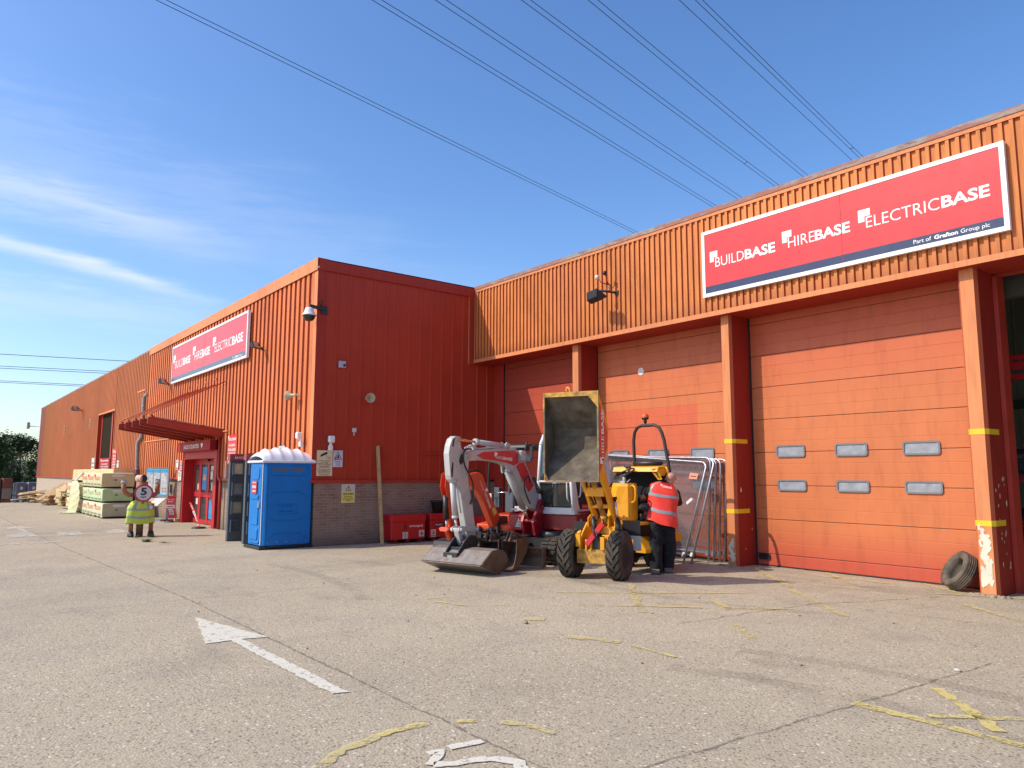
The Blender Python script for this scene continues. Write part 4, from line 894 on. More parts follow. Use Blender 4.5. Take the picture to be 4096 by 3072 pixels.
t = thing('junction_box', 'tiny grey junction box with a stub of cable on the red side wall', 'box', (.02, .98, 2.55)); M = W(t); mb = MB(M); mb.box(.02, .93, 2.62, .07, 1.03, 2.72); mb.build('case', M_OFFWHITE, t, .006); mb = MB(M); mb.tube([(.045, .98, 2.62), (.045, .97, 2.54)], .018, 8); mb.build('gland', M_OFFWHITE, t)
mb = MB(); mb.box(.021, 2.93, 2.12, .06, 4.4, 2.18); single(mb, 'wall_rail', M_REDFRAME, 'red steel rail fixed across the shaded side wall behind the white digger arm', 'rail')
# floodlights
def flood(label, o, aim, s=1., arm=None, glass=True):
    t = thing('floodlight', label, 'floodlight', o, 0, 'floodlights on the warehouse walls'); M = W(t); o = Vector(o); n = Vector(aim).normalized()
    u = n.cross(Z).normalized(); v = u.cross(n); R = Matrix((u, -n, v)).transposed().to_4x4(); T = Matrix.Translation(o) @ R
    mb = MB(M @ T); w, h, d = .21*s, .15*s, .17*s
    mb.prism([(-d, -h*.45), (-d, h*.45), (0-.02, h), (0, h), (0, -h), (-.02, -h)], 'x', -w, w); mb.v = mb.v; 
    b = mb.build('lamp_housing', M_BLACK, t, .01)
    mb = MB(M @ T); mb.box(-w+.02, .001, -h+.02, w-.02, .006, h-.02); mb.build('lamp_glass', P('dusty_lamp_glass', (.42, .40, .33), .25), t)
    mb = MB(M); a = Vector(arm); mb.tube([o-n*d*.6, (o-n*d*.6)*.4+a*.6, a], .025*s, 6); mb.cbox(a, (.1*s, .03, .1*s)); mb.build('mounting_arm', M_BLACK, t)
    return t
def flood_wrap(*a, **k): return flood(*a, **k)
fl = flood('big black floodlight slung below two sensor heads on the fascia over the middle door', (5.12, 4.05, 5.47), (-.15, -.55, -1.0), 1.0, (5.33, 4.44, 5.52))
flood('black floodlight close to the right edge of the bleached sign', (-3.2, -.30, 5.02), (-.75, -.5, -.35), .68, (-3.5, -.06, 4.98))
flood('black floodlight below the left end of the bleached sign', (-12.85, -.30, 4.98), (-.75, -.5, -.35), .75, (-13.2, -.06, 4.92))
flood('black floodlight high on the rust coloured far wall', (-32.0, -.4, 5.26), (-.75, -.5, -.35), 1.0, (-32.6, -.05, 5.2))
t = thing('sensor_head', 'pair of round photocell heads on stalks above the big fascia floodlight', 'sensor', (5.1, 4.42, 5.78)); M = W(t)
mb = MB(M); mb.box(5.05, 4.42, 5.62, 5.13, 4.44, 5.76); mb.tube([(4.98, 4.25, 5.87), (5.0, 4.3, 5.79), (5.08, 4.42, 5.75)], .012, 6); mb.tube([(5.18, 4.25, 5.92), (5.16, 4.3, 5.82), (5.1, 4.42, 5.75)], .015, 6); mb.build('bracket', M_TRIM, t)
mb = MB(M); mb.ball((4.96, 4.22, 5.90), .055, 12); mb.build('photocell', M_OFFWHITE, t); mb = MB(M); mb.ball((5.19, 4.22, 5.95), .05, 12); mb.build('photocell', M_BLACK, t)
t = thing('alarm_box', 'small pink alarm box on a stalk at the far end of the long wall', 'alarm', (-52.6, -.6, 5.2)); M = W(t)
mb = MB(M); mb.box(-52.75, -.85, 5.05, -52.5, -.65, 5.55); mb.build('case', P('faded_pink_plastic', (.42, .33, .33), .5), t, .02); mb = MB(M); mb.tube([(-52.5, -.7, 5.25), (-52.05, 0, 5.2), (-52.08, -.02, 1.5)], .03, 6); mb.build('cable', M_BLACK, t)
t, pt, M, rt = plate('electric_notice', 'small pale electrical hazard notice peeping over the white toilet roof', 'notice', -1.95, -1.55, 1.95, 2.32, -.064, P('pale_blue_sign', (.45, .56, .6), .5), None, None)
triangle(M, pt, -1.9, -1.7, 2.06, 2.28, t, M_YELSIGN)
mb = MB(); mb.box(-5.99, -.1, 1.5, -5.93, -.064, 2.0); single(mb, 'marker_strip', M_OFFWHITE, 'thin white strip on the wall between the drain pipe and the display', 'strip')

# ================================================================== overhead lines
rnd = random.Random(2)
def wires(label, pts_top, d_ang, z, sep, grp, L0=-40, L1=420, r=.022, sp=0):
    d = Vector((math.cos(rad(d_ang)), math.sin(rad(d_ang)), 0)); n = Vector((-d.y, d.x, 0))
    t = thing('power_line', label, 'power line', (pts_top[0]+d.x*L0, pts_top[1]+d.y*L0, 0), 0, grp); M = W(t)
    for k, o in enumerate(sep):
        mb = MB(M); p0 = Vector((pts_top[0], pts_top[1], z))+n*o[0]+Z*o[1]; pts = []
        for i in range(41):
            s = L0+(L1-L0)*i/40; sag = ((s-190)/230.)**2*2.2-(190/230.)**2*2.2
            pts.append(p0+d*s+Z*(sag*.6))
        mb.tube(pts, r, 5, False); mb.build('conductor', M_DARKMETAL, t)
    for s in ([sp] if sp else []):
        mb = MB(M); a = Vector((pts_top[0], pts_top[1], z))+d*s; sag = (((s-190)/230.)**2*2.2-(190/230.)**2*2.2)*.6
        mb.tube([a+n*sep[0][0]+Z*(sag+sep[0][1]), a+n*sep[1][0]+Z*(sag+sep[1][1])], .03, 5); mb.build('spacer', M_DARKMETAL, t)
    return t
LB = ['first', 'second', 'third', 'fourth', 'fifth', 'sixth', 'last']
specs = [((-29.6, 2.2), 101.3, [(-.16, 0), (.16, -.1)], 0), ((-21.5, 12.4), 100.4, [(-.16, 0), (.16, -.1)], 0), ((-19.1, 15.4), 100.3, [(-.2, 0), (.2, -.1)], 0), ((-15.9, 19.4), 99.9, [(-.16, 0), (.16, -.1)], 30.5),
         ((-13.4, 22.6), 100.0, [(-.18, 0), (.18, -.1)], 0), ((-10.2, 26.6), 99.0, [(0, 0)], 0), ((-9.5, 27.5), 99.1, [(-.2, 0), (.12, 0)], 27)]
for i, (p, a, s, sp) in enumerate(specs):
    wires(['leftmost twin cable crossing the sky, ending low over the inner corner', 'second twin cable from the left crossing the sky', 'third twin cable from the left, close beside the second', 'twin cable with a spacer, middle of the seven crossing the sky',
           'twin cable crossing the sky third from the right', 'single thin cable crossing the sky second from the right', 'rightmost twin cable with a spacer, meeting the roof left of the big sign'][i], p, a, 30, s, 'overhead cables above the warehouse', L0=-60 if i < 3 else -45, L1=300, sp=sp)
wires('upper distant cable low in the sky at the left edge', (-161, 3), 71.5, 25, [(0, 0)], 'distant cables at the left', -200, 260, .06)
wires('middle distant pair of cables low in the sky at the left edge', (-181, 5), 70.5, 25, [(0, 0), (4, 0)], 'distant cables at the left', -200, 260, .06)
wires('lowest distant pair of cables low in the sky at the left edge', (-213, 7), 73.5, 25, [(0, 0), (4, 0)], 'distant cables at the left', -200, 260, .065)
# ================================================================== portable toilet
lo = thing('portable_toilet', 'blue portable toilet with a ribbed white roof standing at the brick corner', 'toilet', (-.41, -.57, 0)); M = W(lo)
x0, x1, y0, y1 = -.86, .03, -1.13, .0
mb = MB(M)
mb.prism([(x0+.05, y0+.0), (x1-.05, y0), (x1, y0+.05), (x1, y1-.05), (x1-.05, y1), (x0+.05, y1), (x0, y1-.05), (x0, y0+.05)], 'z', .08, 1.88)
mb.build('cabin_shell', M_BLUE, lo, .01)
mb = MB(M); mb.box(x0-.06, y0-.06, .0, x1+.02, y0+.12, .07); mb.box(x0-.06, y1-.14, 0, x1+.02, y1+.04, .07); mb.box(x0-.03, y0+.12, .02, x1+.0, y1-.14, .08); mb.build('skid_base', M_BLACK, lo, .01)
mb = MB(M)      # side wall relief facing the yard
def relief(mb, pts, d=.013, w=.012):
    for a, b in zip(pts[:-1], pts[1:]): mb.beam((x1+d/2-.001, a[0], a[1]), (x1+d/2-.001, b[0], b[1]), d, w, (1, 0, 0))
relief(mb, [(-1.0, 1.14), (-.9, 1.24), (-.3, 1.24), (-.16, 1.14)]); relief(mb, [(-1.0, .7), (-.88, .62), (-.28, .62), (-.14, .7)])
relief(mb, [(-1.0, .2), (-.88, .34), (-.28, .34), (-.1, .2)]); relief(mb, [(-.98, 1.60), (-.98, 1.82), (-.14, 1.82), (-.14, 1.60), (-.98, 1.60)])
relief(mb, [(-.8, .76), (-.8, .97), (-.38, .97), (-.38, .76), (-.8, .76)]); 
mb.box(x1, -1.075, .1, x1+.014, -1.045, 1.86); mb.box(x1, -.075, .1, x1+.014, -.045, 1.86)
mb.build('moulded_rib', M_BLUE, lo, .004)
mb = MB(M); mb.text('SITE', (x1+.003, -.72, .88), Y_, Z, .26, .07, .02); mb.bars((x1+.003, -.74, .79), Y_, Z, .3, .06); mb.build('moulded_lettering', P('blue_moulded_plastic_deep', (.002, .12, .40), .6, spec=.2), lo)
mb = MB(M)
for a in (-.93, -.76, -.54, -.37): mb.box(x1, a, 1.68, x1+.006, a+.135, 1.765)
mb.build('vent_grille', P('vent_mesh', (.10, .13, .17), .7, 0, .3, 40), lo)
mb = MB(M); [mb.lathe([(.014, 0), (.014, .01), (0, .012)], (x1, y, .15), (1, 0, 0), 10) for y in (-1.0, -.78, -.57, -.35, -.13)]; mb.build('rivet', M_STEEL, lo)
M_BLUE_L = P('blue_moulded_plastic', (.012, .14, .62), .38)
mb = MB(M); mb.prism(rounded(x0+.1, .12, x1-.09, 1.86, .12, 5), 'y', y0-.02, y0-.001)
d = mb.build('door', M_BLUE_L, lo, .008); mb = MB(M)
for z0, z1 in ((.2, .45), (.52, .98), (1.08, 1.18)): mb.prism(rounded(x0+.2, z0, x1-.2, z1, .05, 4), 'y', y0-.04, y0-.021)
mb.prism(rounded(x0+.2, 1.5, x1-.2, 1.8, .1, 5), 'y', y0-.035, y0-.021); mb.build('door_moulding', M_BLUE_L, d, .012)
mb = MB(M); mb.box(x1-.20, y0-.05, .90, x1-.13, y0-.021, 1.02); mb.build('latch', M_STEEL, d)
mb = MB(M); mb.box(-.56, y0-.045, 1.20, -.28, y0-.0405, 1.48); s_ = mb.build('hire_sticker', M_SIGNRED, d)
mb = MB(M); mb.text('ON HIRE FROM', (-.54, y0-.0495, 1.43), X, Z, .24, .03, .01); mb.text('HIREBASE', (-.54, y0-.0495, 1.32), X, Z, .24, .06, .02); mb.bars((-.52, y0-.0495, 1.24), X, Z, .2, .035); mb.build('lettering', M_LETTER, s_)
mb = MB(M); mb.box(x1-.075, y0-.012, .1, x1-.045, y0-.001, 1.86); mb.build('door_strip', M_OFFWHITE, lo)
# roof: barrel with swelling ribs across
mb = MB(M); nu, nv = 48, 14; vs = []
for i in range(nu+1):
    y = y0-.05+(y1-y0+.10)*i/nu; e = math.sin(math.pi*min(1, max(0, (y-y0+.05)/(y1-y0+.10))))
    rib = sum(math.exp(-((y-c)/.045)**2) for c in (-.98, -.74, -.49, -.24)) if -1.1 < y < -.1 else 0
    for j in range(nv+1):
        t = j/nv; x = x0-.03+(x1-x0+.06)*t; arch = math.sin(math.pi*t)**.62
        vs.append((x, y, 1.925+arch*(.10+.17*min(1, e**.38))+(.045*rib*arch)))
mb.add(vs, [(i*(nv+1)+j, (i+1)*(nv+1)+j, (i+1)*(nv+1)+j+1, i*(nv+1)+j+1) for i in range(nu) for j in range(nv)], True)
mb.build('roof', M_LOOROOF, lo)
mb = MB(M); mb.box(x0-.04, y0-.06, 1.875, x1+.04, y1+.05, 1.93); mb.build('roof_rim', M_LOOROOF, lo, .012)

# ================================================================== grey paving display boards
M_SLABS = [P('cream_stone_sample', (.50, .43, .28), .8, 0, .12, 12), P('grey_stone_sample', (.19, .2, .2), .8, 0, .2, 8), P('buff_stone_sample', (.34, .29, .2), .8, 0, .2, 8), P('charcoal_sample', (.05, .06, .07), .8, 0, .3, 8)]
def display(x, y, w, label, n):
    t = thing('display_board', label, 'display board', (x, y, 0), 0, 'grey paving display boards')
    mb = MB(); mb.box(-.12, 0, 0, 0, w, 1.95); mb.build('board', M_SLATE, t, .004)
    mb = MB(); mb.box(-.14, -.02, 1.952, .02, w+.02, 2.12); h = mb.build('header', P('dull_red_header', (.30, .045, .04), .45), t)
    mb = MB(); mb.text('BRADSTONE', (.026, .10, 2.0), Y_, Z, .42, .055, .01); mb.build('lettering', M_LETTER, h)
    for k, z in enumerate((1.58, 1.0, .56, .10)):
        pass
    zs = [(1.60, 1.91), (1.10, 1.42), (.65, .97), (.22, .52)]
    for k, (z0, z1) in enumerate(zs):
        for c, yy in enumerate((.05, .05+.0)):
            if c: continue
            f = MB(); ring_prism(f, [(yy, z0), (yy+.27, z0), (yy+.27, z1), (yy, z1)], [(yy+.025, z0+.025), (yy+.245, z0+.025), (yy+.245, z1-.025), (yy+.025, z1-.025)], 'x', .003, .07)
            fr_ = f.build('sample_tray', M_SLATE, t); s = MB(); s.box(.003, yy+.025, z0+.025, .045, yy+.245, z1-.025); s.build('sample', M_SLABS[(k+n) % 4 if n else k], fr_)
        s = MB(); s.box(.001, .36, z0+.02, .006, .44, z1); s.build('leaflet', P('dim_photo_card', (.12, .13, .12), .5, 0, .6, 20), t)
        s = MB(); s.box(.002, .36, z0-.04, .0075, .44, z0+.1); s.build('price_card', M_OFFWHITE, t)
        if w > .6:
            f = MB(); f.box(.003, .52, z0, .06, .79, z1); f.build('sample_tray', M_SLATE, t)
    return t
display(-2.5, -1.06, .9, 'left grey display board with a dull red BRADSTONE header and four stone samples', 0)
display(-1.62, -.96, .9, 'right grey display board mostly hidden behind the blue toilet', 1)

# ================================================================== the 5 mph pipe figure
ma = thing('speed_mascot', 'figure built of clay pipes in a yellow waistcoat holding a round 5 mph sign', 'pipe figure', (-5.3, -2.38, 0)); M = W(ma)
def C(y, z, x=-5.3): return (x, y, z)
mb = MB(M); mb.tube([C(-2.42, 0), C(-2.42, .9)], .085, 16); mb.build('post', P('old_brown_pipe', (.16, .085, .05), .75, 0, .2, 8), ma)
mb = MB(M); mb.tube([C(-2.42, .85), C(-2.42, 1.42)], .14, 18); mb.build('torso', M_TERRA, ma)
for s, yk, ye, zt in ((-1, -2.64, -2.855, 1.36), (1, -2.19, -2.05, 1.36)):
    mb = MB(M); y1_ = yk; mb.tube([C(y1_, 1.07), C(y1_+s*.09, 1.08), C(y1_+s*.16, 1.13), C(ye, 1.22), C(ye+s*.005, zt)], .06, 14); mb.build('arm', M_TERRA, ma)
    mb = MB(M); mb.tube([C(ye+s*.005, zt), C(ye+s*.008, zt+.05), C(ye+s*.01, zt+.09)], [.062, .07, .055], 14)
    for k in range(6): mb.tube([C(ye-.05+.02*k, zt+.07), C(ye-.055+.022*k, zt+.13)], .011, 6)
    mb.build('glove', P('dusty_grey_glove', (.36, .34, .33), .7), ma)
for yk in (-2.63, -2.15):
    mb = MB(M); mb.tube([C(yk, .08), C(yk, .85)], .055, 14); mb.build('leg', M_TERRA, ma)
    mb = MB(M); mb.lathe([(.075, 0), (.08, .05), (.062, .14)], (-5.28, yk, 0), (0, 0, 1), 14); mb.ball((-5.2, yk, .045), .065, 12, (1.5, 1, .7)); mb.build('boot', M_BLACK, ma)
mb = MB(M); mb.tube([(-5.36, -2.52, 1.50), (-5.20, -2.42, 1.50)], .096, 20, True); mb.tube([(-5.235, -2.437, 1.5), (-5.19, -2.415, 1.5)], .106, 20, False); mb.build('head', P('pale_clay_pipe', (.55, .36, .28), .6), ma)
mb = MB(M); mb.lathe([(.094, 0), (.094, .004)], (-5.188, -2.418, 1.50), (.98, .12, 0), 20); mb.build('pipe_mouth', M_BLACK, ma)
mb = MB(M); mb.tube([C(-2.42, 1.38), C(-2.42, 1.44)], .085, 16); mb.build('collar', M_BLACK, ma)
nx = Vector((.985, -.17, 0)); ny = Vector((.17, .985, 0)); o = Vector((-5.12, -2.41, 1.125))
def disc(r, d, nm, mt, R0=0):
    mb = MB(M); n = 40; vs = [o+nx*d+ny*r*math.cos(6.2832*i/n)+Z*r*math.sin(6.2832*i/n) for i in range(n)]
    if R0: vs += [o+nx*d+ny*R0*math.cos(6.2832*i/n)+Z*R0*math.sin(6.2832*i/n) for i in range(n)]; mb.add(vs, [(i, (i+1) % n, n+(i+1) % n, n+i) for i in range(n)])
    else:
        mb.add(vs+[v-nx*.006 for v in vs], [tuple(range(n)), tuple(range(2*n-1, n-1, -1))]+[(i, n+i, n+(i+1) % n, (i+1) % n) for i in range(n)])
    return mb.build(nm, mt, sg)
mb = MB(M); n = 40; vs = [o+ny*.228*math.cos(6.2832*i/n)+Z*.228*math.sin(6.2832*i/n) for i in range(n)]
mb.add(vs+[v-nx*.006 for v in vs], [tuple(range(n)), tuple(range(2*n-1, n-1, -1))]+[(i, n+i, n+(i+1) % n, (i+1) % n) for i in range(n)]); sg = mb.build('round_sign', M_OFFWHITE, ma)
disc(.228, .004, 'red_ring', P('sign_ring_red', (.50, .03, .06), .5), .182)
mb = MB(M); mb.text('5', o+nx*.006-ny*.07-Z*.055, ny, Z, .14, .195, .035); mb.text('mph', o+nx*.006-ny*.075-Z*.135, ny, Z, .14, .062, .015); mb.build('lettering', M_BLACK, sg)
# waistcoat: draped shell
def vest_pt(u, v, off=0):      # u around 0..1, v 0 bottom..1 top
    a = 2*math.pi*u; z = .345+.56*v; wy = (.345-.05*v)*(1-.25*max(0, v-.75)/.25); wx = .17*(1-.2*v)
    f = 1+.05*math.sin(a*5+v*3)*(1-v*.6)+.03*math.sin(a*11+2)
    cy = math.copysign(abs(math.cos(a))**.75, math.cos(a)); sy = math.copysign(abs(math.sin(a))**.75, math.sin(a))
    return Vector((-5.3+sy*(wx+off)*f, -2.42+cy*(wy+off)*f, z+.02*math.sin(a*3)*(1-v)))
def vest_band(v0, v1, off, name, mt, par, u0=0, u1=1, nv=8):
    mb = MB(M); nu = 48; vs = [vest_pt(u0+(u1-u0)*i/nu, v0+(v1-v0)*j/nv, off) for j in range(nv+1) for i in range(nu+1)]
    mb.add(vs, [(j*(nu+1)+i, j*(nu+1)+i+1, (j+1)*(nu+1)+i+1, (j+1)*(nu+1)+i) for j in range(nv) for i in range(nu)], True); return mb.build(name, mt, par)
M_LIME = P('lime_waistcoat', (.50, .62, .07), .7, 0, .08, 9, bmp=.2, bscale=20); M_TAPE = P('grey_reflective_tape', (.30, .31, .33), .45, 0, .08)
ve = vest_band(0, 1, 0, 'waistcoat', M_LIME, ma); vest_band(.24, .33, .005, 'reflective_band', M_TAPE, ve, nv=2); vest_band(.60, .69, .005, 'reflective_band', M_TAPE, ve, nv=2)
vest_band(.69, 1.0, .005, 'shoulder_tape', M_TAPE, ve, .17, .20, 3); vest_band(.69, 1.0, .005, 'shoulder_tape', M_TAPE, ve, .31, .34, 3)
mb = MB(M); vs = [vest_pt(i/48, 1.0) for i in range(49)]; mb.add(vs+[Vector((-5.3, -2.42, .965))], [(i, i+1, 49) for i in range(48)], True); mb.build('waistcoat_top', M_LIME, ve)
mb = MB(M); oo = vest_pt(.165, .72, .01); mb.lathe([(.05, 0), (.05, .006)], oo, (1, -.2, 0), 20); mb.build('badge', M_OFFWHITE, ma)
# weeds at its feet
mw, ntw, bw_ = newmat('weed_green'); bw_.inputs['Base Color'].default_value = (.10, .14, .03, 1); bw_.inputs['Roughness'].default_value = .8
def weed(label, x, y, n, r, h, seed):
    rnd = random.Random(seed); mb = MB()
    for k in range(n):
        a = rnd.random()*6.28; L = r*(.4+rnd.random()); b = Vector((x+rnd.gauss(0, r*.25), y+rnd.gauss(0, r*.25), 0)); e = b+Vector((math.cos(a)*L, math.sin(a)*L, h*(.2+rnd.random()))); m_ = (b+e)/2+Vector((0, 0, h*.4)); w = Vector((-math.sin(a), math.cos(a), 0))*.006
        mb.add([b-w, b+w, m_+w, m_-w, e], [(0, 1, 2, 3), (3, 2, 4)])
    return single(mb, 'weed', mw, label, 'weed', 'weeds in the concrete')
weed('straggling green weed growing from the concrete right of the pipe figure', -3.55, -2.62, 80, .15, .07, 1); weed('thin trailing weed stems beyond the straggling weed', -3.0, -2.35, 30, .2, .03, 2)
weed('small tuft of grass at the right boot of the pipe figure', -4.9, -2.2, 60, .10, .06, 3); weed('small tuft of grass by the post of the pipe figure', -5.1, -2.5, 50, .10, .05, 4)

# ================================================================== packs of timber
M_WRAPC = [P('cream_timber_wrap', (.60, .55, .33), .45, 0, .07, 3, bmp=.35, bscale=9), P('mint_timber_wrap', (.50, .63, .38), .45, 0, .07, 3, bmp=.35, bscale=9), P('pale_green_timber_wrap', (.58, .58, .38), .45, 0, .08, 3, bmp=.35, bscale=9)]
M_WRAPEND = [P('cream_wrap_end', (.55, .47, .24), .45, 0, .07, 3, bmp=.2, bscale=7), P('mint_wrap_end', (.40, .55, .27), .45, 0, .07, 3, bmp=.2, bscale=7), P('sage_wrap_end', (.40, .39, .25), .45, 0, .07, 3, bmp=.2, bscale=7)]
M_REDINK = P('red_ink', (.68, .09, .035), .5, 0, .05); M_GREENINK = P('red_ink_on_mint', (.55, .28, .12), .5)
def pack(x0, x1, y0, y1, z0, z1, ci, label, words_=3, sag=0.):
    t = thing('timber_pack', label, 'timber pack', ((x0+x1)/2, (y0+y1)/2, z0), 0, 'wrapped timber packs'); M = W(t)
    mb = MB(M); nx_, nz_ = 26, 8; rr = random.Random(int(abs(x0*100)+z0*50)); vs = []; r = .05
    loop = rounded(y0, z0, y1, z1, .045, 3); n = len(loop)
    for i in range(nx_+1):
        x = x0+(x1-x0)*i/nx_; e = min(i, nx_-i)/nx_; sc_ = 1-.04*(e < .02)
        for (yy, zz) in loop:
            cy, cz = (y0+y1)/2, (z0+z1)/2; q = .012*math.sin(i*1.9+zz*9+rr.random()) if 0 < i < nx_ else 0
            vs.append((x, cy+(yy-cy)*sc_+q, cz+(zz-cz)*sc_+q*.5-(sag if zz < cz else 0)*math.sin(i*1.3)*.3))
    mb.add(vs, [(i*n+k, i*n+(k+1) % n, (i+1)*n+(k+1) % n, (i+1)*n+k) for i in range(nx_) for k in range(n)], True)
    mb.add(vs[:n], [tuple(range(n))]); w_ = mb.build('wrapping', M_WRAPC[ci], t)
    mb = MB(M); mb.prism(rounded(y0+.012, z0+.012, y1-.012, z1-.012, .04, 3), 'x', x1-.02, x1+.012); mb.build('end_cover', M_WRAPEND[ci], t, .008)
    mb = MB(M); L = (x1-x0)/words_; hh = z1-z0
    for k in range(words_):
        a = x0+L*k+L*.1; mb.text('BUILDBASE', (a, y0-.022, z0+hh*.5), X, Z, L*.74, hh*.26, .0); mb.add([(a-.12, y0-.022, z0+hh*.72), (a+.06, y0-.022, z0+hh*.72), (a+.06, y0-.022, z0+hh*.92), (a-.12, y0-.022, z0+hh*.92)], [(0, 1, 2, 3)])
    mb.build('printed_name', M_REDINK if ci != 1 else M_GREENINK, w_)
    mb = MB(M)
    for k in range(words_*2): mb.bars((x0+L*.5*k+.1, y0-.022, z0+hh*.14), X, Z, L*.34, hh*.12, k)
    mb.build('printed_line', P('dark_ink', (.10, .13, .06), .6), w_)
    mb = MB(M); mb.box(x1+.0125, y0+.35, z0+hh*.72, x1+.0145, y0+.75, z0+hh*.9); mb.build('end_label', M_OFFWHITE, t)
    mb = MB(M); mb.box(x1+.0125, y0+.42, z0+hh*.44, x1+.0145, y0+.52, z0+hh*.56); mb.build('barcode', M_WINFRAME, t)
    if z0 > .02 or True:
        mb = MB(M)
        for k in range(4): xx = x0+.3+(x1-x0-.6)*k/3; mb.box(xx-.04, y0+.03, z0-.052, xx+.04, y1-.03, z0-.004)
        mb.build('bearer', M_TIMBERDARK, t)
pack(-18.6, -14.25, -1.80, -.78, .055, .55, 2, 'sage wrapped timber pack at the bottom of the front stack', 3, .1)
pack(-18.75, -14.42, -1.80, -.76, .61, 1.07, 1, 'mint green wrapped timber pack in the middle of the front stack')
pack(-18.75, -14.60, -1.82, -.70, 1.125, 1.64, 0, 'cream wrapped timber pack on top of the front stack')
pack(-23.3, -19.0, -1.75, -.75, .055, .55, 0, 'cream wrapped timber pack at the bottom of the rear stack')
pack(-23.3, -19.1, -1.75, -.75, .61, 1.2, 0, 'cream wrapped timber pack in the rear stack half hidden by torn film')
t = thing('timber_bundle', 'unwrapped bundle of pale planks on top behind the cream packs', 'timber pack', (-21.5, -.75, 1.25)); M = W(t)
mb = MB(M)
for k in range(6): mb.box(-26.5+.02*k, -1.1+.01*(k % 2), 1.30+.085*k, -16.4-.03*k, -.35, 1.378+.085*k)
mb.build('plank_layer', M_TIMBER2, t)
mb = MB(M); [mb.box(x, -1.2, 1.24, x+.1, -.4, 1.30) for x in (-26, -23, -20, -17)]; [mb.box(x, -1.15, 0, x+.12, -.4, 1.235) for x in (-26.2, -17.6)]; mb.build('bearer', M_TIMBERDARK, t)
# torn film hanging from a white lath
t = thing('torn_wrapping', 'torn translucent film trailing down to the ground from the rear timber stack', 'plastic film', (-19.3, -1.9, 0)); M = W(t)
mb = MB(M); nu, nv = 14, 30; vs = []; rr = random.Random(5)
for j in range(nv+1):
    v = j/nv
    for i in range(nu+1):
        u = i/nu; z = max(.012+.03*abs(math.sin(9*u+j)), 1.32*(1-v*1.12)); out = max(0, v*1.12-1)*5
        vs.append((-20.4+1.5*u*(1+.25*math.sin(v*4))+.25*v, -1.92-.06*math.sin(u*9+v*3)-.12*v-out*.6-.012*math.sin(j*1.1+i), z))
mb.add(vs, [(j*(nu+1)+i, j*(nu+1)+i+1, (j+1)*(nu+1)+i+1, (j+1)*(nu+1)+i) for j in range(nv) for i in range(nu)], True)
mfi, ntf, bf = newmat('translucent_film'); bf.inputs['Base Color'].default_value = (.68, .68, .40, 1); bf.inputs['Roughness'].default_value = .35; bf.inputs['Alpha'].default_value = .85; mb.build('film', mfi, t)
mb = MB(M); mb.bars((-19.5, -2.13, .95), -Z, X, .75, .12); mb.build('printed_name', P('dark_ink', (.10, .13, .06), .6), t)
mb = MB(); mb.beam((-21.3, -1.86, 1.08), (-18.4, -1.86, 1.66), .05, .05); single(mb, 'white_lath', M_WHITE, 'thin white lath lying aslant over the torn film', 'lath')
# heaps of loose boards
def boards(label, cx, cy, z, n, L, ang, spread, tilt, seed, mat, curve=0.):
    rnd = random.Random(seed); t = thing('plank_pile', label, 'timber pile', (cx, cy, 0)); M = W(t)
    for k in range(n):
        a = rad(ang+rnd.gauss(0, spread)); l = L*(.8+.3*rnd.random()); c = Vector((cx+rnd.gauss(0, .12), cy+rnd.gauss(0, .1), z+.05*k)); d = Vector((math.cos(a), math.sin(a), 0)); pts = []
        mb = MB(M); n_ = 7; w = .11; side = Vector((-d.y, d.x, 0)); vs = []
        for i in range(n_+1):
            s = (i/n_-.5)*l; zz = c.z+s*tilt+curve*(s*s-(l/2)**2)*-.1; p = Vector((c.x, c.y, 0))+d*s; zz = max(.01, zz)
            for sx, sz in ((-1, 0), (1, 0), (1, .035), (-1, .035)): vs.append((p.x+side.x*w*sx, p.y+side.y*w*sx, zz+sz))
        fs = [(i*4+q, i*4+(q+1) % 4, (i+1)*4+(q+1) % 4, (i+1)*4+q) for i in range(n_) for q in range(4)]+[(0, 1, 2, 3), (n_*4, n_*4+3, n_*4+2, n_*4+1)]
        mb.add(vs, fs); mb.build('plank', mat, t)
boards('layered curved pale planks piled right of the loose heap, next to the timber packs', -25.9, -1.5, .05, 13, 4.2, 172, 3, -.05, 3, M_TIMBER2, .9)
boards('dark weathered boards on top of the plank piles', -27.8, -.9, .62, 6, 2.2, 165, 14, .10, 4, M_TIMBERDARK)
boards('upright leaning stack of planks in the middle of the loose timber', -29.5, -1.5, .05, 14, 2.4, 158, 4, .20, 5, M_TIMBER)
boards('tall leaning stack of planks left of centre in the loose timber', -31.2, -1.2, .08, 15, 2.8, 160, 5, .22, 6, M_TIMBER)
boards('splayed heap of short pale offcuts at the far left of the loose timber', -33.2, -2.0, .02, 12, 1.7, 150, 28, .10, 7, M_TIMBER2)
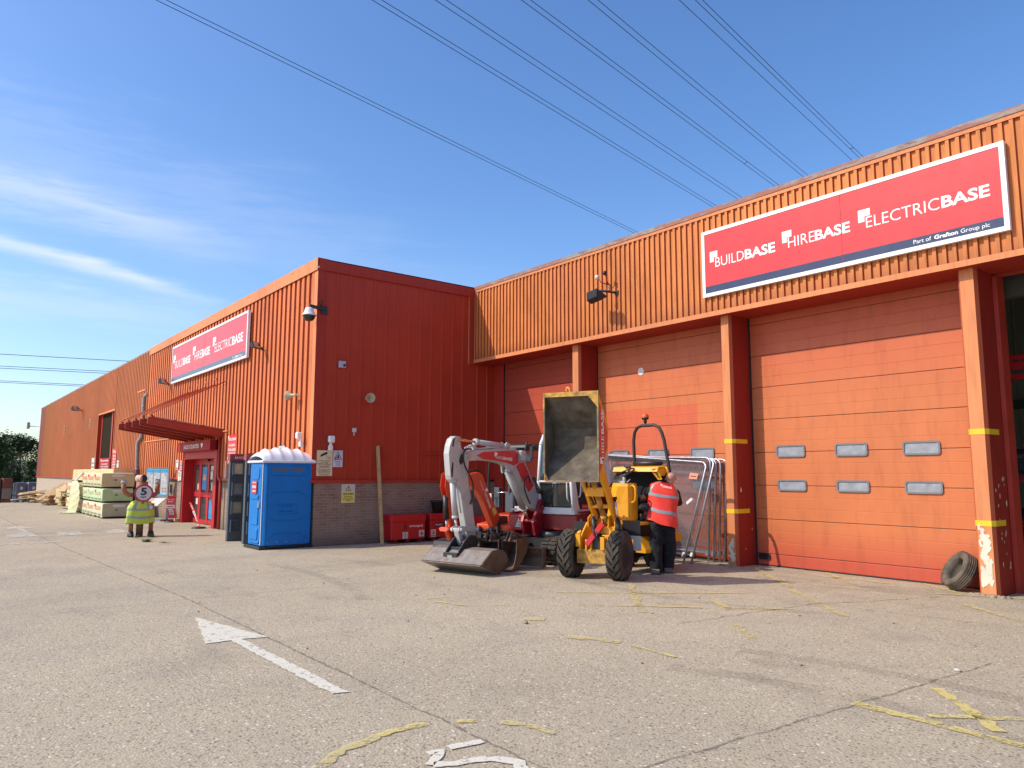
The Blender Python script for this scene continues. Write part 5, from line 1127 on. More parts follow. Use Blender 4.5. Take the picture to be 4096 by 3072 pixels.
# brick packs beyond
M_BPACK = P('shrink_wrapped_brick', (.17, .125, .15), .35, 0, .15, 2); M_BPSIDE = P('blue_white_film', (.40, .47, .60), .4, 0, .25, 3)
def bpack(x, y, z, w, h, label, mat, card=True, film=True):
    t = thing('brick_pack', label, 'brick pack', (x, y, z), 8, 'packs stacked beyond the yard')
    mb = MB(); mb.box(-.45, -w/2, 0, .45, w/2, h); mb.build('bricks', mat, t, .03)
    if film: mb = MB(); mb.box(-.46, -w/2-.012, .02, .42, -w/2-.0, h-.02); mb.box(-.45, -w/2+.02, h-.0, .45, w/2-.02, h+.02); mb.build('shrink_film', M_BPSIDE, t)
    if card: mb = MB(); mb.box(.451, -.08, h*.45, .46, .1, h*.68); mb.build('paper_card', M_OFFWHITE, t)
for nm, y in (('left', -.45), ('right', .40)):
    for z, lv in ((-1.3, 'lower'), (-.22, 'upper')): bpack(-58.5, y, z, .74, 1.03, f'{lv} {nm} film wrapped brick pack beyond the yard edge', M_BPACK)
    mb = MB(); mb.box(-59, y-.35, -1.5, -58, y+.35, -1.31); single(mb, 'pallet', M_TIMBERDARK, f'pallet under the {nm} brick packs', 'pallet')
M_TC = P('dark_terracotta_pack', (.20, .055, .03), .7, 0, .15, 3)
for k, (z, h, mt) in enumerate(((-1.5, .95, M_TC), (-.52, .9, P('buff_terracotta_pack', (.24, .17, .14), .7)), (.40, .78, M_TC))): bpack(-58.5, -1.42, z, .66, h, ['lowest', 'middle', 'highest'][k]+' terracotta pack in the column left of the brick packs', mt, False, False)
for k in range(3): bpack(-58.6, -2.25, -1.5+.9*k, .8, .88, ['lowest', 'middle', 'highest'][k]+' dull red pack in the column at the very left edge', P('dull_red_pack', (.13, .05, .04), .7), False, False)
# ================================================================== machines
def lug_track(mb, s0, s1, r, t0, t1, zc, pitch=.085, lug=.022):
    """rubber track: a stadium loop in the (y,z) plane extruded across, with lugs"""
    pts = []; L = s1-s0-2*r
    for i in range(9): a = rad(90+180*i/8); pts.append((s0+r+r*math.cos(a), zc+r*math.sin(a)))
    for i in range(9): a = rad(-90+180*i/8); pts.append((s1-r+r*math.cos(a), zc+r*math.sin(a)))
    n = len(pts); inn = [(s0+r+(p[0]-s0-r)*.86 if p[0] < s0+r else (s1-r+(p[0]-s1+r)*.86 if p[0] > s1-r else p[0]), zc+(p[1]-zc)*.86) for p in pts]
    ring_prism(mb, pts, inn, 'x', t0, t1)
    per = []; 
    for i in range(n):
        a, b = Vector(pts[i]), Vector(pts[(i+1) % n]); per.append((a, b))
    acc = 0.; nxt = 0.
    for a, b in per:
        l = (b-a).length
        while nxt < acc+l:
            q = (nxt-acc)/l if l > 0 else 0; p = a.lerp(b, q); d = (b-a).normalized(); nn_ = Vector((d.y, -d.x)); c = p+nn_*lug*.5
            if (c-Vector((max(s0+r, min(s1-r, c.x)), zc))).length < r: c = p-nn_*lug*.5
            k = int(round(nxt/pitch)) % 2
            for (u0, u1) in (((t0, t0+(t1-t0)*.44), (t0+(t1-t0)*.56, t1)) if k else ((t0+(t1-t0)*.04, t0+(t1-t0)*.48), (t0+(t1-t0)*.52, t1-(t1-t0)*.04))):
                mb.beam((u0, c.x, c.y), (u1, c.x, c.y), lug, pitch*.5, (0, d.x, d.y)) if False else mb.cbox(((u0+u1)/2, c.x, c.y), (u1-u0, pitch*.5, lug*1.2), Matrix.Rotation(math.atan2(d.y, d.x), 4, 'X'))
            nxt += pitch
        acc += l
def hexbolt(mb, o, ax, r=.02, h=.012): mb.lathe([(r, 0), (r, h), (r*.6, h*1.3), (0, h*1.3)], o, ax, 10, False)
def arc3(pts, n=6):
    """smooth a hose path (Catmull-Rom)"""
    P3 = [Vector(p) for p in pts]; P3 = [P3[0]*2-P3[1]]+P3+[P3[-1]*2-P3[-2]]; out = []
    for i in range(1, len(P3)-2):
        for k in range(n):
            t = k/n; a, b, c, d = P3[i-1], P3[i], P3[i+1], P3[i+2]
            out.append(.5*((2*b)+(c-a)*t+(2*a-5*b+4*c-d)*t*t+(3*b-a-3*c+d)*t*t*t))
    out.append(P3[-2]); return out
def hire_logo(mb, x, s0, z0, ds, dz, w, h, sgn=1):
    """mark + HIREBASE on a plane x = const, running along direction (ds,dz)"""
    r = Vector((0, ds, dz)).normalized(); u = Vector((0, -r.z, r.y)); o = Vector((x, s0, z0))
    q = lambda a, b: o+r*(a*w)+u*(b*h)
    mb.add([q(0, .75), q(.075, .75), q(.075, 1.15), q(.15, 1.15), q(.15, 2.1), q(0, 2.1)], [(0, 1, 2, 3, 4, 5)])
    mb.text('HIRE', q(.08, 0), r, u, w*.41, h, -.004); mb.text('BASE', q(.5, 0), r, u, w*.5, h, .03)

# ---------------------------------------------------------------- white and dark red excavator with cab
ex = thing('mini_excavator', 'white armed mini excavator with a glazed white cab and dark red body', 'excavator', (5.45, .33, 0), 16); 
U = Matrix.Translation((.32, 2.55, 0)) @ Matrix.Rotation(rad(8), 4, 'Z') @ Matrix.Translation((-.32, -2.55, 0))
for t0 in (.54, -.36):
    mb = MB(U); lug_track(mb, 1.42, 3.5, .215, t0, t0+.29, .235); tk = mb.build('rubber_track', M_RUBBER, ex)
    mb = MB(U)
    for s, r in ((1.72, .16), (3.33, .16), (2.1, .07), (2.5, .07), (2.9, .07)): mb.lathe([(r, 0), (r, .2), (r*.6, .22)], (t0+.03, s, .235 if r > .1 else .11), (1, 0, 0), 16)
    mb.box(t0+.05, 1.8, .16, t0+.24, 3.25, .32); mb.build('track_frame', M_DARKMETAL, tk)
mb = MB(U); mb.box(-.1, 2.0, .2, .74, 3.1, .42); mb.lathe([(.32, .4), (.32, .54)], (.32, 2.55, 0), (0, 0, 1), 24); mb.beam((.05, 2.1, .3), (.0, 1.1, .25), .08, .1); mb.beam((.6, 2.1, .3), (.68, 1.1, .25), .08, .1); mb.build('undercarriage', M_DARKMETAL, ex)
mb = MB(U); mb.shell([(.98, .04), (1.03, .10), (1.06, .2), (1.03, .33), (1.0, .36)], 'x', -.55, .80, .02); mb.box(-.55, .985, .33, .80, 1.06, .365)
mb.prism([(.96, .02), (1.1, .03), (1.1, .36), (1.0, .37)], 'x', .78, .81); mb.build('dozer_blade', M_RUSTSTEEL, ex, .004)
# house
mb = MB(); mb.prism([(2.42, .56), (2.42, .86), (3.9, .88), (4.1, .95), (4.15, 1.35), (3.95, 1.45), (3.9, 1.45), (3.9, .6)], 'x', .0, .9)
mb.prism([(2.15, .54), (2.15, .84), (2.3, .9), (3.9, .92), (3.9, .56)], 'x', -.52, -.10); mb.box(-.1, 2.5, .54, .0, 3.9, .84)
bd = mb.build('body', M_DARKRED, ex, .02, 2)
mb = MB(); mb.box(.89, 2.5, .90, .904, 3.3, .93); mb.prism(rounded(2.6, .60, 3.5, .84, .05), 'x', .9, .906); mb.build('side_skirt', M_DARKRED, bd)
mb = MB(); n_ = Vector((1, 0, 0)); 
def diamond(mb, x, s, z, r): mb.add([(x, s-r*.8, z), (x, s, z-r), (x, s+r*.8, z), (x, s, z+r)], [(0, 1, 2, 3)])
# front faces
def front(mb, t0, t1, z0, z1, s): mb.add([(t0, s, z0), (t1, s, z0), (t1, s, z1), (t0, s, z1)], [(0, 1, 2, 3)])
diamond(mb, .909, 2.47+.1, .735, .07); mb.build('diamond_label', P('pale_green_label', (.42, .62, .55), .5), bd)
mb = MB(); mb.add([(-.36, 2.144, .60), (-.16, 2.144, .60), (-.26, 2.144, .80)], [(0, 1, 2)]); tri = mb.build('number_triangle', M_BLACK, bd)
mb = MB(); mb.add([(-.345, 2.141, .608), (-.175, 2.141, .608), (-.26, 2.141, .785)], [(0, 1, 2)]); mb.build('triangle_field', M_OFFWHITE, tri)
mb = MB(); mb.text('33', (-.288, 2.137, .68), X, Z, .056, .045, .015); mb.text('AT7R', (-.318, 2.137, .62), X, Z, .115, .042, .015); mb.build('lettering', M_BLACK, tri)
mb = MB(); [mb.box(.906, 3.05+.05*k, .62, .912, 3.07+.05*k, .78) for k in range(4)]; mb.build('vent_slot', M_BLACK, bd)
mb = MB(); mb.box(-.5, 2.2, .921, -.14, 2.9, .96); mb.build('step_plate', M_GREY, ex, .01)
# swing post
mb = MB(); mb.prism([(2.12, .46), (2.2, .44), (2.5, .44), (2.55, .6), (2.55, .9), (2.47, 1.10), (2.38, 1.16), (2.3, 1.14), (2.2, .95), (2.1, .84), (2.05, .72), (2.08, .6)], 'x', -.16, -.095)
mb.prism([(2.12, .46), (2.2, .44), (2.5, .44), (2.55, .6), (2.55, .9), (2.47, 1.10), (2.38, 1.16), (2.3, 1.14), (2.2, .95), (2.1, .84), (2.05, .72), (2.08, .6)], 'x', .095, .16)
mb.box(-.094, 2.3, .46, .094, 2.54, .62); mb.tube([(-.19, 2.36, 1.0), (.19, 2.36, 1.0)], .045, 14); mb.tube([(-.19, 2.12, .74), (.19, 2.12, .74)], .035, 12); sp = mb.build('swing_post', M_DARKRED, ex, .008)
# cab
M_CAB = P('cab_white', (.66, .67, .68), .4, 0, .05, 3, .06, (.4, .38, .33))
prof = [(2.42, .88), (2.34, 1.5), (2.42, 2.22), (2.56, 2.43), (3.45, 2.47), (3.62, 2.36), (3.74, 1.9), (3.86, .88)]
c0, c1 = .05, .86
mb = MB()
for t in (c0+.03, c1-.03):
    for a, b, w in ((0, 1, .07), (1, 2, .07), (2, 3, .08), (3, 4, .08), (4, 5, .1), (5, 6, .14), (6, 7, .14)):
        mb.beam((t, *prof[a]), (t, *prof[b]), .06, w, (1, 0, 0)) if False else mb.tube([(t, *prof[a]), (t, *prof[b])], w/2, 8)
    mb.beam((t, 2.95, .9), (t, 2.98, 2.4), .05, .10, (1, 0, 0))
mb.prism([(2.52, 2.40), (2.6, 2.47), (3.45, 2.51), (3.6, 2.42), (3.6, 2.36), (2.5, 2.36)], 'x', c0+.02, c1-.02)
mb.box(c0, 2.385, .87, c1, 2.43, 1.0); mb.tube([(c0, 2.335, 1.5), (c1, 2.335, 1.5)], .022, 8); mb.tube([(c0, 2.55, 2.4), (c1, 2.55, 2.4)], .045, 8)
mb.box(c1-.02, 2.4, .87, c1+.012, 3.9, .96); mb.prism([(3.55, .9), (3.86, .9), (3.7, 2.2), (3.58, 2.3)], 'x', c1-.03, c1+.008); mb.box(c0, 3.7, .9, c1, 3.78, 1.5)
mb.prism([(2.42, .95), (2.62, .95), (2.55, 1.08), (2.5, 1.3), (2.45, 1.5), (2.36, 1.5)], 'x', c1-.015, c1+.012)
cb = mb.build('cab_frame', M_CAB, ex, .006)
mb = MB(); mb.prism([(2.405, 1.0), (2.35, 1.47), (2.365, 1.47), (2.42, 1.0)], 'x', c0+.05, c1-.05); mb.build('front_lower_glass', M_GLASS, cb)
mb = MB(); mb.prism([(2.35, 1.53), (2.42, 2.2), (2.53, 2.36), (2.545, 2.35), (2.435, 2.2), (2.365, 1.53)], 'x', c0+.05, c1-.05); mb.build('front_upper_glass', M_GLASS, cb)
mb = MB(); mb.prism([(2.62, .98), (2.46, 1.45), (2.46, 2.15), (2.6, 2.35), (2.93, 2.37), (2.9, .98)], 'x', c1-.012, c1-.002); mb.build('door_glass_pane', M_GLASS, cb)
mb = MB(); mb.prism([(3.02, .98), (3.04, 2.37), (3.45, 2.36), (3.6, 1.9), (3.62, .98)], 'x', c1-.012, c1-.002); mb.build('side_glass', M_GLASS, cb)
mb = MB()
for t in (c0+.045, c1-.045):
    mb.tube([(t, 2.40, 1.0), (t, 2.345, 1.47)], .012, 6); mb.tube([(t, 2.345, 1.53), (t, 2.415, 2.2), (t, 2.53, 2.35)], .012, 6)
mb.tube([(c0+.05, 2.40, 1.01), (c1-.05, 2.40, 1.01)], .012, 6); mb.tube([(c0+.05, 2.343, 1.46), (c1-.05, 2.343, 1.46)], .010, 6); mb.tube([(c0+.32, 2.395, 1.0), (c0+.36, 2.34, 1.47)], .008, 6)
mb.prism([(2.6, .97), (2.58, 1.06), (2.5, 1.28), (2.47, 1.5), (2.5, 1.5), (2.54, 1.3), (2.62, 1.08), (2.64, 1.0), (2.9, 1.0), (2.9, .97)], 'x', c1-.002, c1+.004); mb.build('window_seal', M_BLACK, cb)
mb = MB(); mb.tube(arc3([(c1+.01, 2.56, 1.55), (c1+.06, 2.55, 1.5), (c1+.06, 2.53, 1.25), (c1+.01, 2.54, 1.2)]), .014, 8); mb.tube(arc3([(c1-.1, 2.38, 1.6), (c1-.1, 2.3, 1.52), (c1-.1, 2.31, 1.2), (c1-.1, 2.37, 1.12)]), .014, 8); mb.build('grab_handle', M_CAB, cb)
mb = MB(); mb.box(c1+.005, 2.68, 1.30, c1+.025, 2.74, 1.48); mb.build('door_handle', M_GREY, cb); mb = MB(); mb.prism([(2.64, 1.15), (2.62, 1.5), (2.84, 1.55), (2.86, 1.2)], 'x', c1-.001, c1+.004); mb.build('lock_plate', M_BLACK, cb)
mb = MB(); mb.box(c1+.004, 2.68, .965, c1+.010, 3.45, 1.06); st_ = mb.build('hire_sticker', M_SIGNRED, cb)
mb = MB(); mb.text('ON HIRE FROM', (c1+.0145, 2.70, 1.0), Y_, Z, .24, .028, .005); hire_logo(mb, c1+.0145, 2.98, .985, 1, 0, .42, .045); mb.build('lettering', M_LETTER, st_)
mb = MB(); mb.box(.3, 3.0, .95, .72, 3.4, 1.25); mb.cbox((.5, 3.4, 1.6), (.42, .14, .8)); mb.box(.13, 2.6, .88, .88, 3.7, .93); mb.box(.74, 2.7, .95, .86, 3.2, 1.2); mb.tube([(.3, 2.75, .93), (.3, 2.72, 1.25)], .02, 6); mb.build('seat', M_BLACK, cb, .03)
mb = MB(); mb.cbox((c0-.0, 2.45, 2.2), (.03, .03, .05)); mb.tube(arc3([(c0, 2.45, 2.2), (c0-.12, 2.4, 2.22), (c0-.16, 2.38, 2.12)]), .012, 6); mb.build('mirror_arm', M_BLACK, cb)
mb = MB(); mb.box(c0-.2, 2.36, 1.95, c0-.13, 2.385, 2.2); mb.build('mirror', M_BLACK, cb, .008)
# boom
bt = .075
boom = [(.06, 1.92), (.03, 1.99), (.08, 2.05), (.22, 2.06), (.75, 2.085), (1.35, 2.12), (1.62, 2.08), (1.87, 1.87), (2.0, 1.66), (2.21, 1.44), (2.38, 1.22), (2.47, 1.06), (2.42, .93), (2.31, .91), (2.16, .98), (1.9, 1.24), (1.62, 1.52), (1.45, 1.72), (1.2, 1.83), (.9, 1.875), (.5, 1.89), (.3, 1.88), (.16, 1.87)]
mb = MB(); mb.prism(boom, 'x', -bt, bt); bo = mb.build('boom', M_GREY, ex, .008, 2)
mb = MB()
for sx in (bt+.001, -bt-.004):
    mb.prism([(.36, 1.97), (.55, 2.035), (1.0, 2.065), (1.50, 2.09), (1.62, 2.05), (1.66, 1.86), (1.50, 1.80), (1.30, 1.845), (.95, 1.885), (.55, 1.91)], 'x', sx, sx+.003)
    mb.prism([(1.57, 1.79), (1.69, 1.86), (1.84, 1.87), (2.18, 1.43), (2.0, 1.30), (1.78, 1.52)], 'x', sx, sx+.003)
rp_ = mb.build('red_panel', M_SIGNRED, bo)
mb = MB(); hire_logo(mb, bt+.009, .88, 1.925, 1, -.06, .56, .055); mb.build('lettering', M_LETTER, rp_)
mb = MB(); [mb.tube([(-bt-.03, s, z), (bt+.03, s, z)], r, 14) for s, z, r in ((.11, 1.965, .045), (2.36, 1.0, .05), (1.30, 2.17, .05), (1.36, 1.71, .035), (1.5, 1.73, .03))]; mb.build('pivot_pin', M_STEEL, bo)
mb = MB(); mb.prism([(1.22, 2.08), (1.25, 2.2), (1.3, 2.24), (1.36, 2.2), (1.45, 2.08)], 'x', -.07, -.045); mb.prism([(1.22, 2.08), (1.25, 2.2), (1.3, 2.24), (1.36, 2.2), (1.45, 2.08)], 'x', .045, .07); mb.prism([(1.26, 1.84), (1.30, 1.66), (1.4, 1.66), (1.5, 1.76)], 'x', -.07, -.04); mb.prism([(1.26, 1.84), (1.30, 1.66), (1.4, 1.66), (1.5, 1.76)], 'x', .04, .07); mb.build('cylinder_lug', M_GREY, bo, .004)
mb = MB(); mb.cbox((bt+.05, 1.70, 1.99), (.09, .14, .19), Matrix.Rotation(rad(-8), 4, 'X')); lb = mb.build('work_lamp', M_GREY, bo, .008); mb = MB(); mb.cbox((bt+.052, 1.626, 2.0), (.066, .006, .15), Matrix.Rotation(rad(-8), 4, 'X')); mb.build('lens', P('lamp_lens', (.3, .3, .28), .1), lb)
mb = MB()
for x in (.03, -.03): mb.tube(arc3([(x, .16, 2.10), (x, .3, 2.14), (x, .42, 2.10), (x, .6, 2.10), (x, 1.2, 2.15), (x, 1.55, 2.13), (x, 1.72, 2.06), (x, 1.9, 1.9), (x, 2.1, 1.62), (x, 2.28, 1.42)]), .014, 6)
mb.box(-.06, .3, 2.07, .06, .36, 2.16); mb.box(-.05, 1.2, 2.11, .05, 1.24, 2.165); mb.build('hydraulic_pipe', M_GREY, bo)
mb = MB()
mb.tube(arc3([(.10, .17, 2.08), (.12, .02, 2.07), (.12, -.06, 1.98), (.12, -.02, 1.8), (.12, .12, 1.62), (.12, .22, 1.45), (.12, .2, 1.25), (.11, .16, 1.12)]), .016, 8)
mb.tube(arc3([(.10, 2.02, 1.48), (.14, 1.9, 1.60), (.15, 1.78, 1.55), (.15, 1.75, 1.38), (.14, 1.86, 1.2), (.12, 1.98, 1.08)]), .014, 8)
for dx in (.0, .04, .08): mb.tube(arc3([(dx+.03, 2.16, 1.55), (dx+.08, 2.3, 1.3), (dx+.1, 2.5, 1.2), (dx+.1, 2.62, 1.05), (dx+.05, 2.56, .9)]), .013, 8)
mb.build('hose', M_BLACK, bo)
mb = MB(); mb.tube([(0, 1.365, 1.70), (0, 1.95, .96)], .055, 14); mb.tube([(0, 1.93, .985), (0, 1.96, .945)], .062, 14); bc = mb.build('boom_cylinder', M_GREY, ex); mb = MB(); mb.tube([(0, 1.95, .96), (0, 2.12, .74)], .025, 10); mb.build('rod', M_CHROME, bc)
mb = MB(); mb.tube([(0, .42, 2.215), (0, 1.30, 2.17)], .048, 14); mb.tube([(0, .40, 2.217), (0, .48, 2.213)], .06, 12); ac = mb.build('arm_cylinder', M_GREY, ex); mb = MB(); mb.tube([(0, -.13, 2.245), (0, .42, 2.215)], .022, 10); mb.build('rod', P('bronzed_rod', (.72, .42, .22), .25, 1), ac)
mb = MB(); mb.tube([(.045, .7, 2.13), (.045, .9, 2.125), (.045, 1.25, 2.1)], .02, 8); mb.build('cylinder_pipe', M_GREY, ac)
# dipper
dip = [(-.13, 2.29), (-.20, 2.29), (-.29, 2.24), (-.345, 2.12), (-.37, 1.99), (-.345, 1.78), (-.325, 1.62), (-.30, 1.55), (-.24, 1.51), (-.12, 1.46), (-.06, 1.40), (.03, 1.0), (.15, .55), (.22, .50), (.33, .52), (.385, .60), (.28, 1.13), (.165, 1.5), (.145, 1.64), (.17, 1.84), (.20, 1.93), (.17, 2.02), (.06, 2.05), (-.01, 2.06), (-.05, 2.12), (-.08, 2.22)]
mb = MB(); mb.prism(dip, 'x', -.062, .062); dp = mb.build('dipper_arm', M_GREY, ex, .01, 2)
mb = MB(); mb.prism([(-.27, 2.22), (-.22, 2.26), (-.26, 2.1), (-.29, 2.12)], 'x', .063, .066); mb.prism([(-.31, 1.7), (-.28, 1.85), (-.25, 1.83), (-.27, 1.6), (-.30, 1.6)], 'x', .063, .066); mb.prism([(-.09, 1.92), (-.04, 2.0), (.0, 1.93), (.0, 1.84), (-.06, 1.8), (-.1, 1.85)], 'x', .063, .066); mb.build('plate_slot', M_BLACK, dp)
mb = MB(); [mb.tube([(-.085, s, z), (.085, s, z)], r, 14) for s, z, r in ((-.13, 2.245, .045), (.11, 1.965, .05), (-.185, 1.53, .03), (.23, .54, .035), (.35, .68, .03))]; mb.build('pivot_pin', M_STEEL, dp)
mb = MB(); mb.tube([(-.0, -.20, 1.52), (-.0, -.115, .90)], .05, 14); mb.tube([(.0, -.12, .94), (0, -.112, .89)], .058, 14); mb.tube([(.06, -.15, 1.45), (.07, -.1, 1.2), (.06, -.04, .98)], .012, 6); kc = mb.build('bucket_cylinder', M_GREY, ex); mb = MB(); mb.tube([(0, -.115, .90), (0, -.07, .70)], .022, 10); mb.build('rod', M_CHROME, kc)
mb = MB()
for x in (-.085, .065):
    mb.prism([(-.12, .67), (-.1, .745), (-.02, .76), (.15, .74), (.33, .74), (.40, .70), (.39, .64), (.32, .63), (.1, .66), (-.04, .65)], 'x', x, x+.02)
mb.tube([(-.13, -.07, .70), (.13, -.07, .70)], .03, 12); mb.tube([(-.13, .36, .685), (.13, .36, .685)], .03, 12)
mb.prism([(-.10, .68), (-.02, .70), (.10, .46), (.06, .42), (0, .44)], 'x', -.05, .05); mb.build('bucket_link', M_GREY, ex, .006)
# wide grading bucket
b0, b1 = -.45, .82
mb = MB(); mb.shell([(.03, .012), (-.20, .10), (-.43, .185), (-.17, .375), (.0, .40), (.16, .36)], 'x', b0, b1, .018); bk = mb.build('grading_bucket', M_WORNSTEEL, ex)
mb = MB(); pl = [(.05, .005), (-.20, .09), (-.445, .185), (-.17, .39), (.0, .415), (.2, .36), (.3, .22), (.16, .08)]
mb.prism(pl, 'x', b1, b1+.018); mb.prism(pl, 'x', b0-.018, b0); mb.build('side_plate', M_RUSTSTEEL, bk, .003)
mb = MB(); mb.prism([(.06, .0), (-.445, .18), (-.45, .2), (-.3, .16), (.0, .05)], 'x', b0, b1); mb.box(b0, -.46, .175, b1, -.43, .195); mb.build('cutting_edge', M_RUSTSTEEL, bk)
mb = MB()
for x in (-.06, .21): mb.prism([(-.33, .20), (-.36, .26), (-.30, .36), (-.10, .56), (.02, .62), (.16, .60), (.24, .50), (.2, .40), (-.1, .38)], 'x', x, x+.03)
mb.box(-.06, -.35, .19, .24, -.29, .34); mb.box(-.02, -.2, .36, .2, .1, .42); mb.tube([(-.1, .02, .48), (.26, .02, .48)], .035, 12); mb.tube([(-.1, .22, .52), (.26, .22, .52)], .035, 12); mb.build('quick_hitch', M_DARKMETAL, bk, .006)
mb = MB(); mb.box(.04, -.357, .24, .14, -.35, .30); mb.build('maker_plate', M_STEEL, bk)

# ---------------------------------------------------------------- orange excavator behind
od = thing('mini_excavator', 'orange armed mini excavator with a black canopy, parked behind the white one', 'excavator', (4.2, 1.3, 0), 16)
bm = [(-.50, 1.40), (-.52, 1.50), (-.40, 1.58), (0, 1.62), (.37, 1.68), (.46, 1.64), (.52, 1.55), (.60, 1.40), (.74, 1.20), (.94, .95), (1.19, .64), (1.12, .54), (.98, .52), (.84, .60), (.68, .85), (.5, 1.12), (.3, 1.32), (.1, 1.41), (-.2, 1.42)]
mb = MB(); mb.prism(bm, 'x', -.07, .07); ob = mb.build('boom', M_ORANGEDIG, od, .01, 2)
mb = MB(); o = Vector((.0745, .40, 1.46)); r = Vector((0, .52, -.85)).normalized(); u = Vector((0, -r.z, r.y))
mb.text('ON HIRE FROM', o+r*-.05, r, u, .22, .028, .006); q = lambda a, b: o+r*(a*.62)+u*(b*.075)
mb.add([q(.30, .75), q(.36, .75), q(.36, 1.15), q(.42, 1.15), q(.42, 1.9), q(.30, 1.9)], [(0, 1, 2, 3, 4, 5)]); mb.text('HIRE', q(.36, 0), r, u, .17, .06, 0); mb.text('BASE', q(.65, 0), r, u, .20, .06, .03); mb.build('lettering', M_LETTER, ob)
mb = MB(); mb.prism([(.86, .80), (.78, .93), (.86, .99), (.95, .87)], 'x', .071, .074); mb.build('warning_label', M_YELSIGN, ob)
mb = MB(); mb.tube(arc3([(0.0, .0, 1.66), (0, .3, 1.72), (0, .48, 1.68), (0, .58, 1.52)]), .02, 8); mb.tube([(.0, .46, 1.48), (0, .92, .98)], .045, 12); mb.build('hose', M_BLACK, ob); mb = MB(); mb.tube([(0, .92, .98), (0, 1.1, .76)], .02, 8); mb.build('rod', M_CHROME, ob)
dpp = [(-.60, 1.64), (-.50, 1.68), (-.40, 1.62), (-.38, 1.45), (-.42, 1.2), (-.30, .66), (-.38, .58), (-.46, .62), (-.55, 1.15), (-.64, 1.25), (-.68, 1.45)]
mb = MB()
for x in (-.07, .05): mb.prism([(-.62, 1.64), (-.54, 1.68), (-.47, 1.6), (-.45, 1.3), (-.5, 1.2), (-.58, 1.2), (-.66, 1.4)], 'x', x, x+.02)
mb.prism([(-.5, 1.5), (-.40, 1.45), (-.42, 1.2), (-.30, .66), (-.38, .58), (-.46, .62), (-.54, 1.15)], 'x', -.045, .045); mb.build('dipper_arm', M_ORANGEDIG, od, .008)
mb = MB(); mb.tube([(0, -.57, 1.25), (0, -.54, .8)], .05, 12); mb.build('cylinder_sleeve', M_BLACK, od); mb = MB(); mb.tube([(0, -.54, .8), (0, -.52, .62)], .02, 8); mb.build('rod', M_CHROME, od)
mb = MB(); mb.prism([(-.62, .58), (-.6, .66), (-.3, .64), (-.28, .57)], 'x', -.09, .09); mb.tube([(-.12, -.58, .62), (.12, -.58, .62)], .03, 10); mb.prism([(-.56, .6), (-.46, .6), (-.36, .36), (-.42, .36)], 'x', -.05, .05); mb.build('bucket_link', M_ORANGEDIG, od, .005)
mb = MB(); mb.shell([(-.1, .02), (-.45, .05), (-.6, .2), (-.55, .38), (-.3, .42)], 'x', -.28, .28, .015); [mb.prism([(-.1, .02), (-.45, .05), (-.6, .2), (-.55, .38), (-.3, .42), (-.1, .3)], 'x', x, x+.015) for x in (-.29, .28)]; mb.build('digging_bucket', M_DARKMETAL, od)
mb = MB(); mb.prism([(1.0, .45), (1.0, .62), (1.35, .66), (1.35, .8), (2.6, .82), (2.75, 1.1), (2.75, .42), (1.3, .42)], 'x', -.5, .48); mb.build('body', M_ORANGEDIG, od, .02)
mb = MB(); mb.prism([(.9, .4), (1.15, .4), (1.3, .5), (1.25, .78), (1.1, .8), (.95, .6)], 'x', -.12, .12); mb.build('swing_post', M_DARKMETAL, od)
mb = MB(); mb.box(-.4, 1.9, .82, .15, 2.3, 1.05); mb.cbox((-.12, 2.3, 1.3), (.45, .12, .55), Matrix.Rotation(rad(-8), 4, 'X')); mb.build('seat', M_BLACK, od, .03)
mb = MB(); mb.cbox((-.42, 1.65, 1.15), (.14, .12, .42)); mb.cbox((-.0, 1.55, 1.05), (.2, .16, .4)); mb.tube([(.0, 1.5, 1.2), (.02, 1.46, 1.42)], .03, 8); mb.lathe([(.03, 0), (.045, .05), (.02, .1)], (.02, 1.46, 1.40), (0, 0, 1), 10); mb.tube([(.14, 1.5, .8), (.15, 1.4, 1.4)], .014, 6); mb.build('control_console', M_SLATE, od, .02)
mb = MB(); mb.tube([(-.6, 1.5, 1.24), (.1, 1.5, 1.27)], .008, 6); mb.build('safety_lever', M_CHROME, od); mb = MB(); mb.cbox((-.5, 1.49, 1.16), (.05, .02, .14)); mb.build('paper_tag', M_OFFWHITE, od)
mb = MB(); mb.box(.16, 1.45, .78, .36, 1.5, .98); mb.build('paper_notice', M_OFFWHITE, od)
mb = MB()
for x, s in ((-.58, 1.55), (.30, 1.45), (-.58, 2.7), (.42, 2.7)): mb.tube(arc3([(x, s, .8), (x*1.02, s-.02, 1.6), (x*.95, s+.02, 2.05), (x*.9, s+.10, 2.24)]), .024, 8)
mb.tube(arc3([(.44, 1.4, 1.1), (.46, 1.36, 1.9), (.5, 1.4, 2.3)]), .022, 8); mb.build('canopy_post', M_BLACK, od)
mb = MB(); mb.prism([(1.4, 2.18), (1.45, 2.26), (2.0, 2.30), (2.7, 2.28), (2.85, 2.2), (2.8, 2.17), (1.5, 2.17)], 'x', -.55, .5); mb.build('canopy', M_BLACK, od, .03, 2)
for t0 in (-.52, .26):
    mb = MB(); lug_track(mb, .95, 2.75, .18, t0, t0+.24, .19); mb.build('rubber_track', M_RUBBER, od)
mb = MB(); mb.box(-.28, 1.2, .12, .26, 2.4, .4); mb.build('undercarriage', M_DARKMETAL, od)
mb = MB(); mb.shell([(.55, .03), (.6, .12), (.6, .25), (.56, .3)], 'x', -.52, .5, .02); mb.beam((-.2, .6, .15), (-.2, 1.4, .25), .07, .08); mb.beam((.2, .6, .15), (.2, 1.4, .25), .07, .08); mb.build('dozer_blade', M_DARKMETAL, od)

